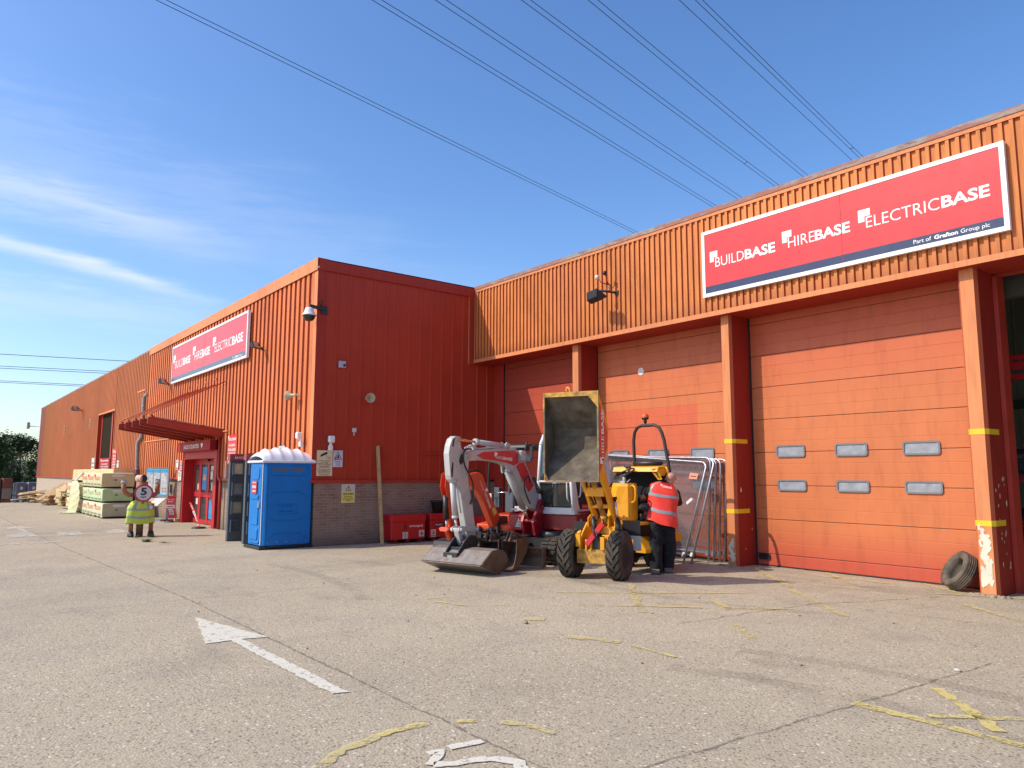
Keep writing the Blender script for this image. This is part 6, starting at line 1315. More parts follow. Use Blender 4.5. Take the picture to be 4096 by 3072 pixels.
# ---------------------------------------------------------------- spare buckets
def bucket(label, x, y, ang, w, s, mat, tilt=0):
    t = thing('spare_bucket', label, 'digger bucket', (x, y, 0), ang, 'loose digger buckets between the machines')
    P_ = [(0, 0), (.15, .03), (.34, .13), (.49, .27), (.57, .41), (.565, .54)]; I_ = [(.17, .54), (.175, .43), (.16, .29), (.11, .15)]
    P_ = [(a*s, b*s) for a, b in P_]; I_ = [(a*s, b*s) for a, b in I_]
    mb = MB(); mb.shell(P_, 'x', -w, 0, .014); mb.box(-w, P_[-1][0]-.04, P_[-1][1]-.02, 0, P_[-1][0], P_[-1][1]); t_ = mb.build('shell', mat, t)
    mb = MB(); [mb.prism(P_+I_, 'x', q, q+.016) for q in (0, -w-.016)]; mb.build('side_plate', mat, t, .003)
    mb = MB()
    for q in (-w*.62, -w*.38): mb.prism([(.10*s, .50*s), (.2*s, .66*s), (.33*s, .64*s), (.5*s, .60*s), (.56*s, .52*s), (.17*s, .5*s)], 'x', q-.012, q+.012)
    mb.tube([(-w*.75, .24*s, .58*s), (-w*.25, .24*s, .58*s)], .03, 12); mb.tube([(-w*.75, .45*s, .57*s), (-w*.25, .45*s, .57*s)], .028, 12); mb.tube([(-w*1.0, .2*s, .5*s), (.015, .2*s, .5*s)], .026, 12)
    mb.build('hinge_ear', mat, t, .003); return t
bucket('brown rusty bucket nearest the dozer blade, its curved side plate facing out', 6.12, .93, 20, .28, 1.0, M_RUSTSTEEL)
bucket('rusty bucket in the middle of the row behind the wide grading bucket', 5.85, .78, 30, .34, .98, M_RUSTSTEEL)
bucket('narrow rusty bucket standing close behind the wide grading bucket', 5.62, .92, 52, .22, .9, M_RUSTSTEEL)
bucket('black bucket further back, in front of the red FIRE SAFE box', 4.62, 2.05, 64, .50, .95, M_DARKMETAL)
bucket('small black bucket beside the orange digger, furthest left of the loose buckets', 3.9, 2.0, 40, .42, .9, M_DARKMETAL)

# ---------------------------------------------------------------- high tip dumper
du = thing('dumper', 'yellow high tip dumper with its skip raised and engine hood open', 'dumper', (7.515, 1.55, 0), 25); MD = W(du)
RF = MD @ FR(7.415, 2.0, 5)         # rear half of the articulated frame, turned
def ag_wheel(label_parent, M, cx, s, r, w, yaw=0):
    """cleated tyre; axle along x, hub faces +x"""
    T = M @ Matrix.Translation((cx, s, r)) @ Matrix.Rotation(rad(yaw), 4, 'Z')
    mb = MB(T); h = w/2
    pr = [(r*.50, -h*.72), (r*.60, -h*.92), (r*.80, -h*1.0), (r*.90, -h*.9), (r*.93, -h*.45), (r*.935, 0), (r*.93, h*.45), (r*.90, h*.9), (r*.80, h*1.0), (r*.60, h*.92), (r*.50, h*.72)]
    mb.lathe(pr, (0, 0, 0), (1, 0, 0), 40); n = 17
    for k in range(n):
        for side in (-1, 1):
            a0 = 2*math.pi*(k+(.5 if side > 0 else 0))/n; vs = []
            for q in range(6):
                f = q/5; x = side*(-.10+f*1.08)*h; a = a0+side*0+f*.52*-1; rr = r*(1.015 if q < 5 else .91); 
                wd = .058/r*(.8+.4*f)
                rb = r*.89 if q < 4 else r*(.87 if q == 4 else .76)
                for da, R_ in ((-wd, rb), (-wd*.75, rr), (wd*.75, rr), (wd, rb)): vs.append((x, R_*math.cos(a+da), R_*math.sin(a+da)))
            mb.add(vs, [(i*4+j, i*4+j+1, (i+1)*4+j+1, (i+1)*4+j) for i in range(5) for j in range(3)]+[(0, 1, 2, 3), (20, 23, 22, 21)])
    w_ = mb.build('wheel', M_RUBBER, label_parent)
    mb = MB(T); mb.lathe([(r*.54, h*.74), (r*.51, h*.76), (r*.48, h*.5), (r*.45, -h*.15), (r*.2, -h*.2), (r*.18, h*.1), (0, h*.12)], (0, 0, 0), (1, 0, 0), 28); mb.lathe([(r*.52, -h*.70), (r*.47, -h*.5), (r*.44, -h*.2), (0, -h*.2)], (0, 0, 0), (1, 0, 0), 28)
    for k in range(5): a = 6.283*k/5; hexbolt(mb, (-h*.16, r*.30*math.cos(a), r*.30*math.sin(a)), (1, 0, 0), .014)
    mb.build('rim', P('recess_dark_rim', (.016, .016, .022), .7, 0, .3), w_); return w_  # rim colour darkened to paint in the shade of the hub recess
I4 = Matrix()
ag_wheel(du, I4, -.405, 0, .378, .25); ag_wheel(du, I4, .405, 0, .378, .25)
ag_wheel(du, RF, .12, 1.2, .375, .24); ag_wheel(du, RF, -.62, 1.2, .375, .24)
# skip
k0, k1 = -.435, .44; sk = [(-1.0, 1.55), (-.62, 2.03), (-.60, 2.36), (-1.0, 2.87)]
M_SKIPIN = P('mud_stained_skip_steel', (.145, .118, .088), .8, .0, .35, 3.5, .62, (.055, .038, .022), 4, .3, 30)
M_RIM = P('worn_yellow_rim', (.30, .21, .09), .6, 0, .35, 8, .75, (.12, .10, .08), 11)
mb = MB(); mb.shell(sk, 'x', k0+.012, k1-.012, -.008); skp = mb.build('skip', M_SKIPIN, du)
mb = MB(); [mb.prism([(-.985, 1.568), (-.63, 2.03), (-.61, 2.36), (-.985, 2.852)], 'x', a, a+.008) for a in (k0+.004, k1-.012)]; mb.build('inner_side', M_SKIPIN, skp)
mb = MB(); out = [(-1.0, 1.55), (-.60, 2.03), (-.58, 2.36), (-1.0, 2.87)]
mb.shell([(-1.0, 1.535), (-.59, 2.025), (-.57, 2.37), (-1.0, 2.885)], 'x', k0, k1, -.006)
mb.prism([(-1.0, 1.547), (-.596, 2.03), (-.576, 2.365), (-1.0, 2.873)], 'x', k1-.004, k1+.006); mb.prism([(-1.0, 1.547), (-.596, 2.03), (-.576, 2.365), (-1.0, 2.873)], 'x', k0-.006, k0+.004); mb.build('skip_outside', M_YELLOW, skp)
mb = MB(); rim_o = [(k0-.012, 1.66), (k0+.06, 1.53), (k1+.012, 1.53), (k1+.012, 2.885), (k0-.012, 2.885)]; rim_i = [(k0+.012, 1.67), (k0+.07, 1.555), (k1-.015, 1.555), (k1-.015, 2.825), (k0+.012, 2.825)]
ring_prism(mb, rim_o, rim_i, 'y', -1.02, -.985); mb.prism([(k1-.14, 2.87), (k1-.02, 2.87), (k1-.02, 2.72)], 'y', -1.022, -.99); mb.build('rim_edge', M_RIM, skp); mb = MB(); mb.box(k0-.013, -1.026, 2.815, k1+.013, -1.0205, 2.886); mb.box(k0-.013, -1.026, 2.60, k0+.012, -1.0205, 2.815); mb.prism([(k1-.15, 2.815), (k1+.013, 2.815), (k1+.013, 2.62)], 'y', -1.026, -1.0205); mb.build('top_band', M_YELLOWDIRTY, skp)
mb = MB(); mb.prism([(-.975, 1.66), (-.80, 1.85), (-.64, 2.06), (-.63, 2.3), (-.80, 2.53), (-.93, 2.70), (-.975, 2.70)], 'x', k1+.0065, k1+.009); dc = mb.build('red_decal', M_SIGNRED, skp)
mb = MB(); r = Z; u = -Y_; o = Vector((k1+.0135, -.80, 1.80)); q = lambda a, b: o+r*(a*.84)+u*(b*.11)
mb.add([q(0, .55), q(.055, .55), q(.055, .95), q(.11, .95), q(.11, 1.55), q(0, 1.55)], [(0, 1, 2, 3, 4, 5)]); mb.text('HIRE', q(.10, 0), r, u, .84*.40, .11, 0); mb.text('BASE', q(.53, 0), r, u, .84*.44, .11, .03); mb.build('lettering', M_LETTER, dc)
mb = MB(); mb.tube(arc3([(-.03, -.93, 2.87), (-.05, -.93, 2.95), (-.09, -.92, 2.96), (-.10, -.92, 2.90)]), .015, 6); mb.build('lifting_eye', M_YELLOW, skp)
# lifting arms
for a in (-.05, .28):
    mb = MB(); mb.prism([(-.62, 1.98), (-.50, 2.02), (-.44, 1.78), (-.28, 1.55), (.10, 1.12), (.40, .80), (.30, .72), (.18, .80), (-.12, 1.10), (-.38, 1.42), (-.62, 1.62)], 'x', a, a+.045); mb.build('lift_arm', M_YELLOW, du, .004)
mb = MB(); mb.box(-.005, -.36, 1.30, .28, -.22, 1.44); mb.tube([(-.05, -.1, 1.14), (.33, -.1, 1.14)], .035, 10); mb.tube([(-.05, .3, .82), (.33, .3, .82)], .035, 10); mb.build('cross_tube', M_YELLOW, du, .006)
mb = MB(); mb.tube([(.12, -.48, 1.66), (.15, -.02, 1.0)], .045, 14); mb.tube([(.15, -.02, 1.0), (.155, .04, .90)], .055, 12); tc_ = mb.build('tip_cylinder', M_YELLOWDIRTY, du); mb = MB(); mb.tube([(.12, -.52, 1.74), (.12, -.48, 1.66)], .026, 10); mb.build('rod', M_CHROME, tc_)
mb = MB(); mb.tube(arc3([(.02, -.45, 1.68), (.0, -.32, 1.4), (.03, -.15, 1.2), (.06, .02, .98), (.0, -.02, .86), (.02, -.12, .72), (.1, -.1, .60)]), .016, 8); mb.tube(arc3([(.16, -.05, .98), (.13, .0, .84), (.05, -.05, .78), (.08, -.14, .66)]), .014, 8); mb.build('hose', M_BLACK, du)
for x0_, x1_ in ((-.085, .0), (.345, .40)):
    mb = MB(); mb.tube([(x0_, -.02, 1.25), (x0_+(x1_-x0_)*.7, .0, .93)], .022, 12); cy_ = mb.build('lift_rod', M_CHROME, du)
    mb = MB(); mb.tube([(x0_, -.02, 1.24), (x0_-.005, -.02, 1.29)], .04, 12); mb.tube([(x0_+(x1_-x0_)*.68, .0, .94), (x1_, .0, .68)], .042, 12); mb.build('lift_barrel', M_BLACK, cy_)
# front chassis
mb = MB(); mb.box(-.27, -.12, .24, .22, -.08, .46); mb.box(-.27, -.08, .24, .22, .12, .27); mb.build('front_crossmember', M_YELLOWDIRTY, du, .004)
mb = MB(); mb.prism([(-.14, .44), (-.12, .62), (.0, .72), (.2, .86), (.45, .9), (.45, .40), (.1, .40)], 'x', -.23, -.20); mb.prism([(-.14, .44), (-.12, .62), (.0, .72), (.2, .86), (.45, .9), (.45, .40), (.1, .40)], 'x', .24, .27)
mb.box(.05, .02, .70, .33, .22, .82); [mb.prism([(-.02, .80), (-.02, .95), (.1, 1.0), (.22, .95), (.22, .8)], 'x', x, x+.018) for x in (-.12, .12, .22, .33)]; mb.box(-.2, .1, .4, .24, .35, .6); mb.build('front_chassis', M_YELLOW, du, .004)
mb = MB(); mb.box(-.27, -.17, .50, -.19, -.12, .70); mb.tube([(-.24, -.15, .70), (-.18, -.13, .74)], .03, 8); mb.box(.14, -.16, .46, .21, -.1, .66); mb.prism([(-.14, .45), (-.14, .62), (-.08, .6), (.0, .46)], 'x', -.12, -.09); mb.prism([(-.14, .45), (-.14, .62), (-.08, .6), (.0, .46)], 'x', -.04, -.01); mb.build('mounting_ear', M_YELLOW, du, .004)
mb = MB(); mb.beam((-.08, -.17, .53), (.13, .0, .86), .08, .06, (0, -1, 0)); mb.build('safety_strut', M_SIGNRED, du, .003)
mb = MB(); mb.tube([(-.4, 0, .378), (.4, 0, .378)], .06, 12); mb.box(.0, -.1, .46, .12, .1, .66); mb.build('front_axle', M_DARKMETAL, du)
for a, b, s, z0, z1, mt in ((-.52, -.22, .38, .68, .86, M_BLACK), (-.52, -.22, .381, .60, .675, M_GREY), (.32, .62, .42, .66, .90, M_BLACK), (.50, .63, .41, .42, .655, M_GREY), (.33, .62, .411, .60, .655, M_GREY)):
    mb = MB(); mb.box(a, s, z0, b, s+.012, z1); mb.build('mud_flap', mt, du)
# rear frame
mb = MB(RF); mb.box(-.45, .45, .80, .28, 1.28, .845); mb.box(-.40, .5, .45, .1, 1.9, .60); mb.prism([(.12, .34), (.34, .34), (.34, .40), (.18, .60), (.12, .60)], 'y', .50, .80); mb.box(.27, 1.27, .50, .29, 1.37, .98); mb.box(-.70, 1.55, .34, -.62, 2.0, 1.0); mb.box(-.35, .2, .4, -.0, .5, .62); mb.build('rear_chassis', M_YELLOW, du, .005)
mb = MB(RF); mb.box(-.30, .55, .60, .15, 1.5, .795); mb.tube([(-.6, 1.2, .375), (.15, 1.2, .375)], .06, 10); mb.box(-.2, .5, .25, .05, 1.4, .45); mb.build('transmission', M_BLACK, du)
# steering console
top = [(-.40, .66), (-.36, .50), (-.28, .43), (-.13, .36), (.04, .43), (.07, .50), (.07, .66)]; bot = [(-.50, .66), (-.46, .48), (-.36, .40), (-.24, .33), (.05, .42), (.075, .50), (.075, .66)]; low = [(-.40, .66), (-.36, .5), (-.3, .42), (-.26, .38), (.03, .44), (.05, .5), (.05, .66)]
def loft(mb, rings, zs):
    n = len(rings[0]); vs = [(p[0], p[1], z) for r_, z in zip(rings, zs) for p in r_]
    mb.add(vs, [(i*n+k, i*n+(k+1) % n, (i+1)*n+(k+1) % n, (i+1)*n+k) for i in range(len(rings)-1) for k in range(n)]+[tuple(range(n))[::-1], tuple((len(rings)-1)*n+k for k in range(n))])
mb = MB(RF); loft(mb, [low, bot, top, [(p[0]*.92-.01, p[1]*.9+.06) for p in top]], [.80, .93, 1.44, 1.495]); cs = mb.build('steering_console', M_YELLOW, du, .006)
mb = MB(RF); rnd = random.Random(4)
for k in range(12): x = rnd.random()*.15-.12; z = .86+abs(rnd.gauss(0, .05)); yy = .371+(.42-.33)*(x+.13)/(.32)*.9; mb.cbox((x, .330+(x+.24)/.29*.09-.0015, z), (.012+.02*rnd.random(), .003, .012+.012*rnd.random()), Matrix.Rotation(rad(15.7), 4, 'Z'))
mb.build('paint_chip', P('rust_chip', (.20, .05, .02), .8), cs)
mb = MB(RF); mb.tube(arc3([(.06, .5, 1.44), (.12, .46, 1.46), (.185, .44, 1.42), (.195, .44, 1.33), (.185, .44, 1.22), (.14, .45, 1.18), (.06, .5, 1.17)]), .016, 8); mb.tube(arc3([(-.38, .5, 1.40), (-.48, .48, 1.42), (-.52, .48, 1.35), (-.46, .5, 1.26)]), .014, 8); mb.build('grab_handle', M_YELLOW, du)
# steering wheel
R0 = Matrix.Translation((-.10, .52, 1.66)) @ Matrix.Rotation(rad(24), 4, 'X') @ Matrix.Rotation(rad(-12), 4, 'Y')
mb = MB(RF @ R0); mb.tube([(.19*math.cos(6.283*i/28), .19*math.sin(6.283*i/28), 0) for i in range(28)], .014, 8, closed=True)
for k in range(3): a = rad(90+120*k); mb.tube([(0, 0, -.04), (.19*math.cos(a), .19*math.sin(a), 0)], .014, 6)
mb.lathe([(.045, -.06), (.045, -.02), (.02, .0)], (0, 0, 0), (0, 0, 1), 14); mb.tube([(.0, -.17, .01), (0, -.17, .06)], .012, 8); mb.ball((0, -.17, .075), .024, 10); mb.build('steering_wheel', M_BLACK, du)
mb = MB(RF); mb.tube([(-.12, .54, 1.48), (-.10, .52, 1.62)], .028, 10); mb.tube([(-.05, .5, 1.49), (.07, .46, 1.56)], .01, 6); mb.box(-.17, .47, 1.49, -.05, .56, 1.53); mb.build('steering_column', M_GREY, du)
# raised hood, open towards the front
mb = MB(RF); a0, a1 = -.52, .44
mb.prism([(.72, 1.69), (.76, 1.77), (1.02, 1.79), (1.06, 1.70), (1.06, 1.67), (1.0, 1.76), (.78, 1.74), (.75, 1.69)], 'x', a0, a1)
for q in (a1-.02, a0): mb.prism([(.74, 1.70), (.78, 1.765), (1.0, 1.78), (1.04, 1.70), (.93, 1.62), (.80, 1.62)], 'x', q, q+.02)
mb.add([(a1-.16, .735, 1.735), (a1-.01, .735, 1.755), (a1+.06, .78, 1.56), (a1-.02, .78, 1.55)], [(0, 1, 2, 3)]); hd_ = mb.build('engine_hood', M_YELLOW, du, .004)
mb = MB(RF); mb.prism([(.80, 1.69), (.95, 1.72), (.98, 1.6), (.95, 1.3), (.92, .9), (1.0, .9), (1.05, 1.66), (1.0, 1.75), (.79, 1.735)], 'x', a0+.022, a1-.022); mb.build('hood_dark_fill', P('dark_cavity_black', (.012, .012, .013), .95, 0, .3, 9, bmp=.5, bscale=12), hd_)  # black sheet stands in for the dark space below the lid
mb = MB(RF); mb.text('6844', (a1-.105, .722, 1.725), Vector((.12, .04, -.20)), Vector((.9, .1, .42)), .17, .06, .012); mb.build('lettering', M_DARKMETAL, hd_)
mb = MB(RF); mb.tube(arc3([(a1, .95, 1.74), (a1+.03, .95, 1.76), (a1+.055, .95, 1.70), (a1+.05, .97, 1.62)]), .015, 8); mb.build('hood_handle', M_YELLOW, hd_)
mb = MB(RF); mb.cbox((-.2, .74, 1.775), (.12, .05, .02)); mb.build('hood_catch', M_BLACK, hd_)
mb = MB(RF); pts = [(.27*math.cos(6.283*i/20)-.06, 1.15+.16*math.sin(6.283*i/20), 1.84) for i in range(20)]; mb.tube(pts, .035, 8, closed=True); mb.prism(rounded(-.3, 1.03, .18, 1.27, .06), 'z', 1.80, 1.84); mb.build('seat', M_BLACK, du, .01)
# engine
mb = MB(RF); mb.box(-.42, .85, .85, .22, 1.5, 1.12); mb.box(-.3, .9, 1.12, .1, 1.4, 1.28); mb.build('engine_block', P('engine_black', (.03, .03, .032), .6, .3, .4, 12), du, .012)
mb = MB(RF); mb.tube(arc3([(.22, .62, 1.1), (.26, .75, 1.12), (.3, .9, 1.08), (.36, 1.05, 1.1)]), .045, 12); mb.lathe([(.06, 0), (.06, .1), (.04, .13)], (.24, .56, 1.1), (.2, 1, 0), 14); mb.tube(arc3([(.2, .8, .95), (.28, .9, 1.0), (.22, 1.0, 1.15), (.3, 1.1, 1.2)]), .018, 8); mb.tube([(.24, .7, .86), (.24, .72, 1.05)], .04, 10); mb.build('intake_hose', M_BLACK, du)
mb = MB(RF); mb.lathe([(.035, 0), (.035, .05), (.05, .055), (.05, .08)], (.23, .50, 1.1), (.2, 1, 0), 14); mb.tube([(.15, .66, .86), (.15, .64, .98)], .03, 10); mb.build('engine_fitting', M_DARKMETAL, du)
mb = MB(RF); mb.box(.22, .50, .848, .26, .70, .853); mb.build('purple_cloth', P('purple_cloth', (.3, .1, .3), .8), du)
# roll bar and beacon
s = 1.25; mb = MB(RF); mb.tube([(-.43, s, .85), (-.43, s, 1.77), (-.445, s, 2.25), (-.42, s, 2.40), (-.36, s, 2.49), (-.26, s, 2.525), (.02, s, 2.525), (.12, s, 2.48), (.18, s, 2.38), (.225, s, 2.25), (.33, s, 1.68), (.36, s, 1.1), (.36, s, .85)], .03, 10); mb.build('roll_bar', P('dirty_black_tube', (.035, .028, .024), .6, .1, .3), du)
mb = MB(RF); mb.tube([(-.17, s, 2.50), (-.175, s, 2.60)], .015, 8); mb.tube([(-.175, s, 2.57), (-.175, s, 2.64)], .03, 10); mb.lathe([(.055, 0), (.065, .02), (.065, .045)], (-.175, s, 2.63), (0, 0, 1), 16); mb.build('beacon_base', M_BLACK, du)
mo, nto, bo_ = newmat('amber_lens'); bo_.inputs['Base Color'].default_value = (.72, .13, .01, 1); bo_.inputs['Roughness'].default_value = .12; bo_.inputs['Subsurface Weight'].default_value = 0
mb = MB(RF); mb.ball((-.175, s, 2.685), .068, 18, (1, 1, .95)); mb.build('beacon', mo, du)
# ================================================================== mechanic
def skin_shape(name, mat, parent, M, chains, vox=.011, smooth=6):
    """one continuous surface grown from tapered limbs, remeshed to a single skin"""
    mb = MB(M)
    for pts, rs in chains:
        P3 = [Vector(p) for p in pts]
        mb.tube(P3, list(rs), 14)
        for p, r in zip(P3, rs): mb.ball(p, r*.985, 12)
    o = mb.build(name, mat, parent); rm = o.modifiers.new('remesh', 'REMESH'); rm.mode = 'VOXEL'; rm.voxel_size = vox; rm.use_smooth_shade = True
    s = o.modifiers.new('smooth', 'SMOOTH'); s.iterations = smooth; s.factor = .5; return o
pe = thing('person', 'bald man in a red high visibility waistcoat and black trousers bent over the dumper engine', 'person', (7.80, 2.85, 0), 40.4); MP = Matrix(); pe.scale = (1.07, 1.05, 1.0)
M_SKIN = P('skin', (.52, .27, .19), .55, 0, .1, 12); M_TROU = P('black_work_trousers', (.006, .007, .010), .85, 0, .35, 14, bmp=.5, bscale=16); M_VEST = P('red_high_vis', (.86, .045, .025), .6, 0, .07, 6, bmp=.35, bscale=14); M_SHIRT = P('black_shirt', (.012, .012, .014), .85, 0, .3, 14)
M_BOOT = P('brown_work_boot', (.15, .11, .08), .7, 0, .2, 10, .2)
# body: y is away from the camera
hipL, hipR = Vector((-.09, .02, .84)), Vector((.09, .08, .82)); ankL, ankR = Vector((-.11, -.02, .085)), Vector((.085, .18, .085))
kneL, kneR = Vector((-.11, .06, .46)), Vector((.10, .16, .46)); waist = Vector((.0, .06, .98)); chest = Vector((.02, .12, 1.22)); neck = Vector((.115, .11, 1.47)); head = Vector((.150, .12, 1.575))
shL, shR = Vector((-.12, .08, 1.42)), Vector((.22, .10, 1.33)); elL, elR = Vector((-.225, .08, 1.33)), Vector((.265, .12, 1.17)); wrL, wrR = Vector((-.305, .16, 1.24)), Vector((.15, .36, 1.10))
skin_shape('body', M_SKIN, pe, MP, [([ankL, kneL, hipL], (.045, .06, .085)), ([ankR, kneR, hipR], (.045, .06, .085)), ([hipL, waist, chest], (.09, .11, .12)), ([hipR, waist, chest], (.09, .11, .12)), ([chest, shL], (.11, .06)), ([chest, shR], (.11, .06)),
    ([chest, neck, head+Vector((-.01, -.01, -.05))], (.10, .055, .055)), ([shL, elL, wrL], (.05, .042, .028)), ([shR, elR, wrR], (.05, .042, .028)),
    ([head+Vector((0, -.012, .025)), head+Vector((0, .02, .0)), head+Vector((.005, .045, -.045))], (.083, .082, .055)),
    ([wrL, wrL+Vector((-.0, .05, -.01))], (.03, .034)), ([wrR, wrR+Vector((-.02, .05, -.01))], (.03, .034))], .011)
mb = MB()
for w, sd in ((wrL, -1), (wrR, 1)):
    for k, (L, o) in enumerate(((.062, -.03), (.072, -.011), (.068, .009), (.055, .028))):
        b = w+Vector((o*.9, .07, -.01)); mb.tube([b, b+Vector((.004*k, L*.5, -.006)), b+Vector((.004*k, L*.8, -.03)), b+Vector((.002, L*.85, -.05))], [.010, .0095, .009, .007], 8)
    b = w+Vector((-sd*.035, .03, -.01)); mb.tube([b, b+Vector((-sd*.02, .03, -.01)), b+Vector((-sd*.02, .055, -.025))], [.012, .0105, .008], 8)
mb.build('finger', M_SKIN, pe)
mb = MB()
for sx in (-1, 1): mb.lathe([(.0, -.006), (.016, -.003), (.022, .004), (.018, .01), (.008, .006)], head+Vector((sx*.082, .015, -.012)), (sx, -.25, 0), 12)
mb.tube([head+Vector((0, .1, -.02)), head+Vector((0, .118, -.05))], [.012, .016], 8); mb.build('ear', M_SKIN, pe)
mb = MB(); [mb.ball(head+Vector((sx*.032, .092, -.01)), .011, 8) for sx in (-1, 1)]; mb.build('eye', M_WHITE, pe)
mb = MB(); [mb.tube([head+Vector((sx*.086, .0, -.005)), head+Vector((sx*.084, .06, -.008)), head+Vector((sx*.07, .1, -.01))], .0035, 6) for sx in (-1, 1)]; [mb.tube([head+Vector((sx*.033+.024*math.cos(6.283*i/14), .108, -.012+.018*math.sin(6.283*i/14))) for i in range(14)], .003, 5, closed=True) for sx in (-1, 1)]; mb.build('glasses', M_BLACK, pe)
mb = MB(); mb.tube([head+Vector((-.03, .098, -.062)), head+Vector((0, .106, -.064)), head+Vector((.03, .098, -.062))], .005, 6); mb.build('mouth', P('lip', (.4, .15, .12), .5), pe)
# trousers: wide, gathered on the boots
tro = skin_shape('trousers', M_TROU, pe, MP, [([ankL+Vector((.01, -.0, .0)), ankL+Vector((0, 0, .12)), kneL+Vector((0, -.02, 0)), hipL], (.10, .10, .108, .108)), ([ankR+Vector((-.02, 0, .0)), ankR+Vector((0, 0, .12)), kneR+Vector((.005, -.02, 0)), hipR], (.10, .10, .108, .108)),
    ([hipL, hipR], (.108, .108)), ([hipL, Vector((-.05, .05, .93))], (.105, .10)), ([hipR, Vector((.05, .07, .92))], (.105, .10)), ([kneL+Vector((.03, .0, .1)), kneR+Vector((-.03, -.02, .1))], (.08, .08))], .012, 5)
ds = tro.modifiers.new('folds', 'DISPLACE'); tx = bpy.data.textures.new('folds', 'CLOUDS'); tx.noise_scale = .085; ds.texture = tx; ds.strength = .028; ds.texture_coords = 'LOCAL'; tro.modifiers.new('smooth2', 'SMOOTH').iterations = 2
mb = MB(); mb.cbox(kneL+Vector((-.085, -.04, .17)), (.02, .13, .17)); mb.cbox(kneL+Vector((-.09, -.04, .25)), (.025, .14, .05)); mb.build('cargo_pocket', M_TROU, tro, .008)
for a, sy in ((ankL, 0), (ankR, 0)):
    mb = MB(); 
    mb.prism([(a.y-.14, 0), (a.y-.15, .03), (a.y-.11, .085), (a.y+.02, .10), (a.y+.12, .075), (a.y+.17, .05), (a.y+.18, .0)], 'x', a.x-.07, a.x+.06); b_ = mb.build('boot', M_BOOT, pe, .02, 2)
    mb = MB(); mb.box(a.x-.074, a.y-.155, 0, a.x+.064, a.y+.185, .02); mb.build('sole', M_BLACK, b_, .004)
# black shirt sleeves
for s_, e_, w_ in ((shL, elL, elL.lerp(wrL, .12)), (shR, elR, elR.lerp(wrR, .45))):
    skin_shape('sleeve', M_SHIRT, pe, MP, [([s_, e_, w_], (.072, .062, .055))], .012, 4)
skin_shape('collar', M_SHIRT, pe, MP, [([neck+Vector((-.02, -.02, -.06)), neck+Vector((0, 0, .015))], (.085, .06))], .012, 3)
# waistcoat: lofted round the trunk
rings = [  # cx, cy, z, half width, half depth, right-side drop
    (.005, .06, .815, .235, .18, .085), (.005, .06, .90, .23, .172, .07), (.0, .07, 1.02, .22, .16, .055), (.01, .09, 1.14, .225, .152, .05), (.025, .10, 1.26, .245, .15, .04), (.035, .10, 1.36, .245, .14, .055), (.045, .10, 1.43, .21, .115, .06), (.07, .10, 1.48, .14, .085, .045), (.09, .10, 1.505, .085, .065, .02)]
def vpt(u, v, off=0.):
    f = v*(len(rings)-1); i = min(int(f), len(rings)-2); q = f-i; A, B = rings[i], rings[i+1]
    cx, cy, z, a, b, dr = [A[k]*(1-q)+B[k]*q for k in range(6)]; an = 2*math.pi*u; c, s = math.cos(an), math.sin(an)
    c2 = math.copysign(abs(c)**.8, c); s2 = math.copysign(abs(s)**.8, s)
    w = 1+(.025*math.sin(an*4+v*7)+.02*math.sin(an*9+v*13))*(1-v*.7)
    return Vector((cx+(a+off)*c2*w, cy+(b+off)*s2*w, z-dr*c+.008*math.sin(an*5)*(1-v)))
def vband(v0, v1, u0, u1, off, name, mt, par, nu=56, nv=20):
    mb = MB(); vs = [vpt(u0+(u1-u0)*i/nu, v0+(v1-v0)*j/nv, off) for j in range(nv+1) for i in range(nu+1)]
    mb.add(vs, [(j*(nu+1)+i, j*(nu+1)+i+1, (j+1)*(nu+1)+i+1, (j+1)*(nu+1)+i) for j in range(nv) for i in range(nu)], True); return mb.build(name, mt, par)
ve = vband(0, 1, 0, 1, 0, 'waistcoat', M_VEST, pe)
vband(.225, .285, 0, 1, .005, 'reflective_band', M_TAPE, ve, 56, 2); vband(.50, .56, 0, 1, .005, 'reflective_band', M_TAPE, ve, 56, 2)
vband(.56, .95, .60, .635, .005, 'shoulder_tape', M_TAPE, ve, 3, 12); vband(.56, .93, .895, .93, .005, 'shoulder_tape', M_TAPE, ve, 3, 12)
mb = MB(); a = vpt(.735, .745, .012); b = vpt(.84, .745, .012); r = (b-a).normalized(); mb.text('HIREBASE', a+Vector((0, -.012, .0)), r, Z, .15, .032, .03); o = a+Vector((-.0, -.012, .0)); mb.add([o+r*-.025+Z*.02, o+r*-.008+Z*.02, o+r*-.008+Z*.03, o+r*.004+Z*.03, o+r*.004+Z*.05, o+r*-.025+Z*.05], [(0, 1, 2, 3, 4, 5)]); mb.build('lettering', M_LETTER, ve)
mb = MB(); mb.add([vpt(.49, .0), vpt(.54, .0), vpt(.52, .35), vpt(.47, .32), vpt(.49, .0)+Vector((-.085, .03, -.005)), vpt(.49, .18)+Vector((-.05, .03, 0))], [(0, 1, 2, 3), (0, 3, 5, 4), (0, 1, 4)]); mb.build('loose_front_flap', P('dark_red_high_vis', (.55, .03, .025), .6), ve)

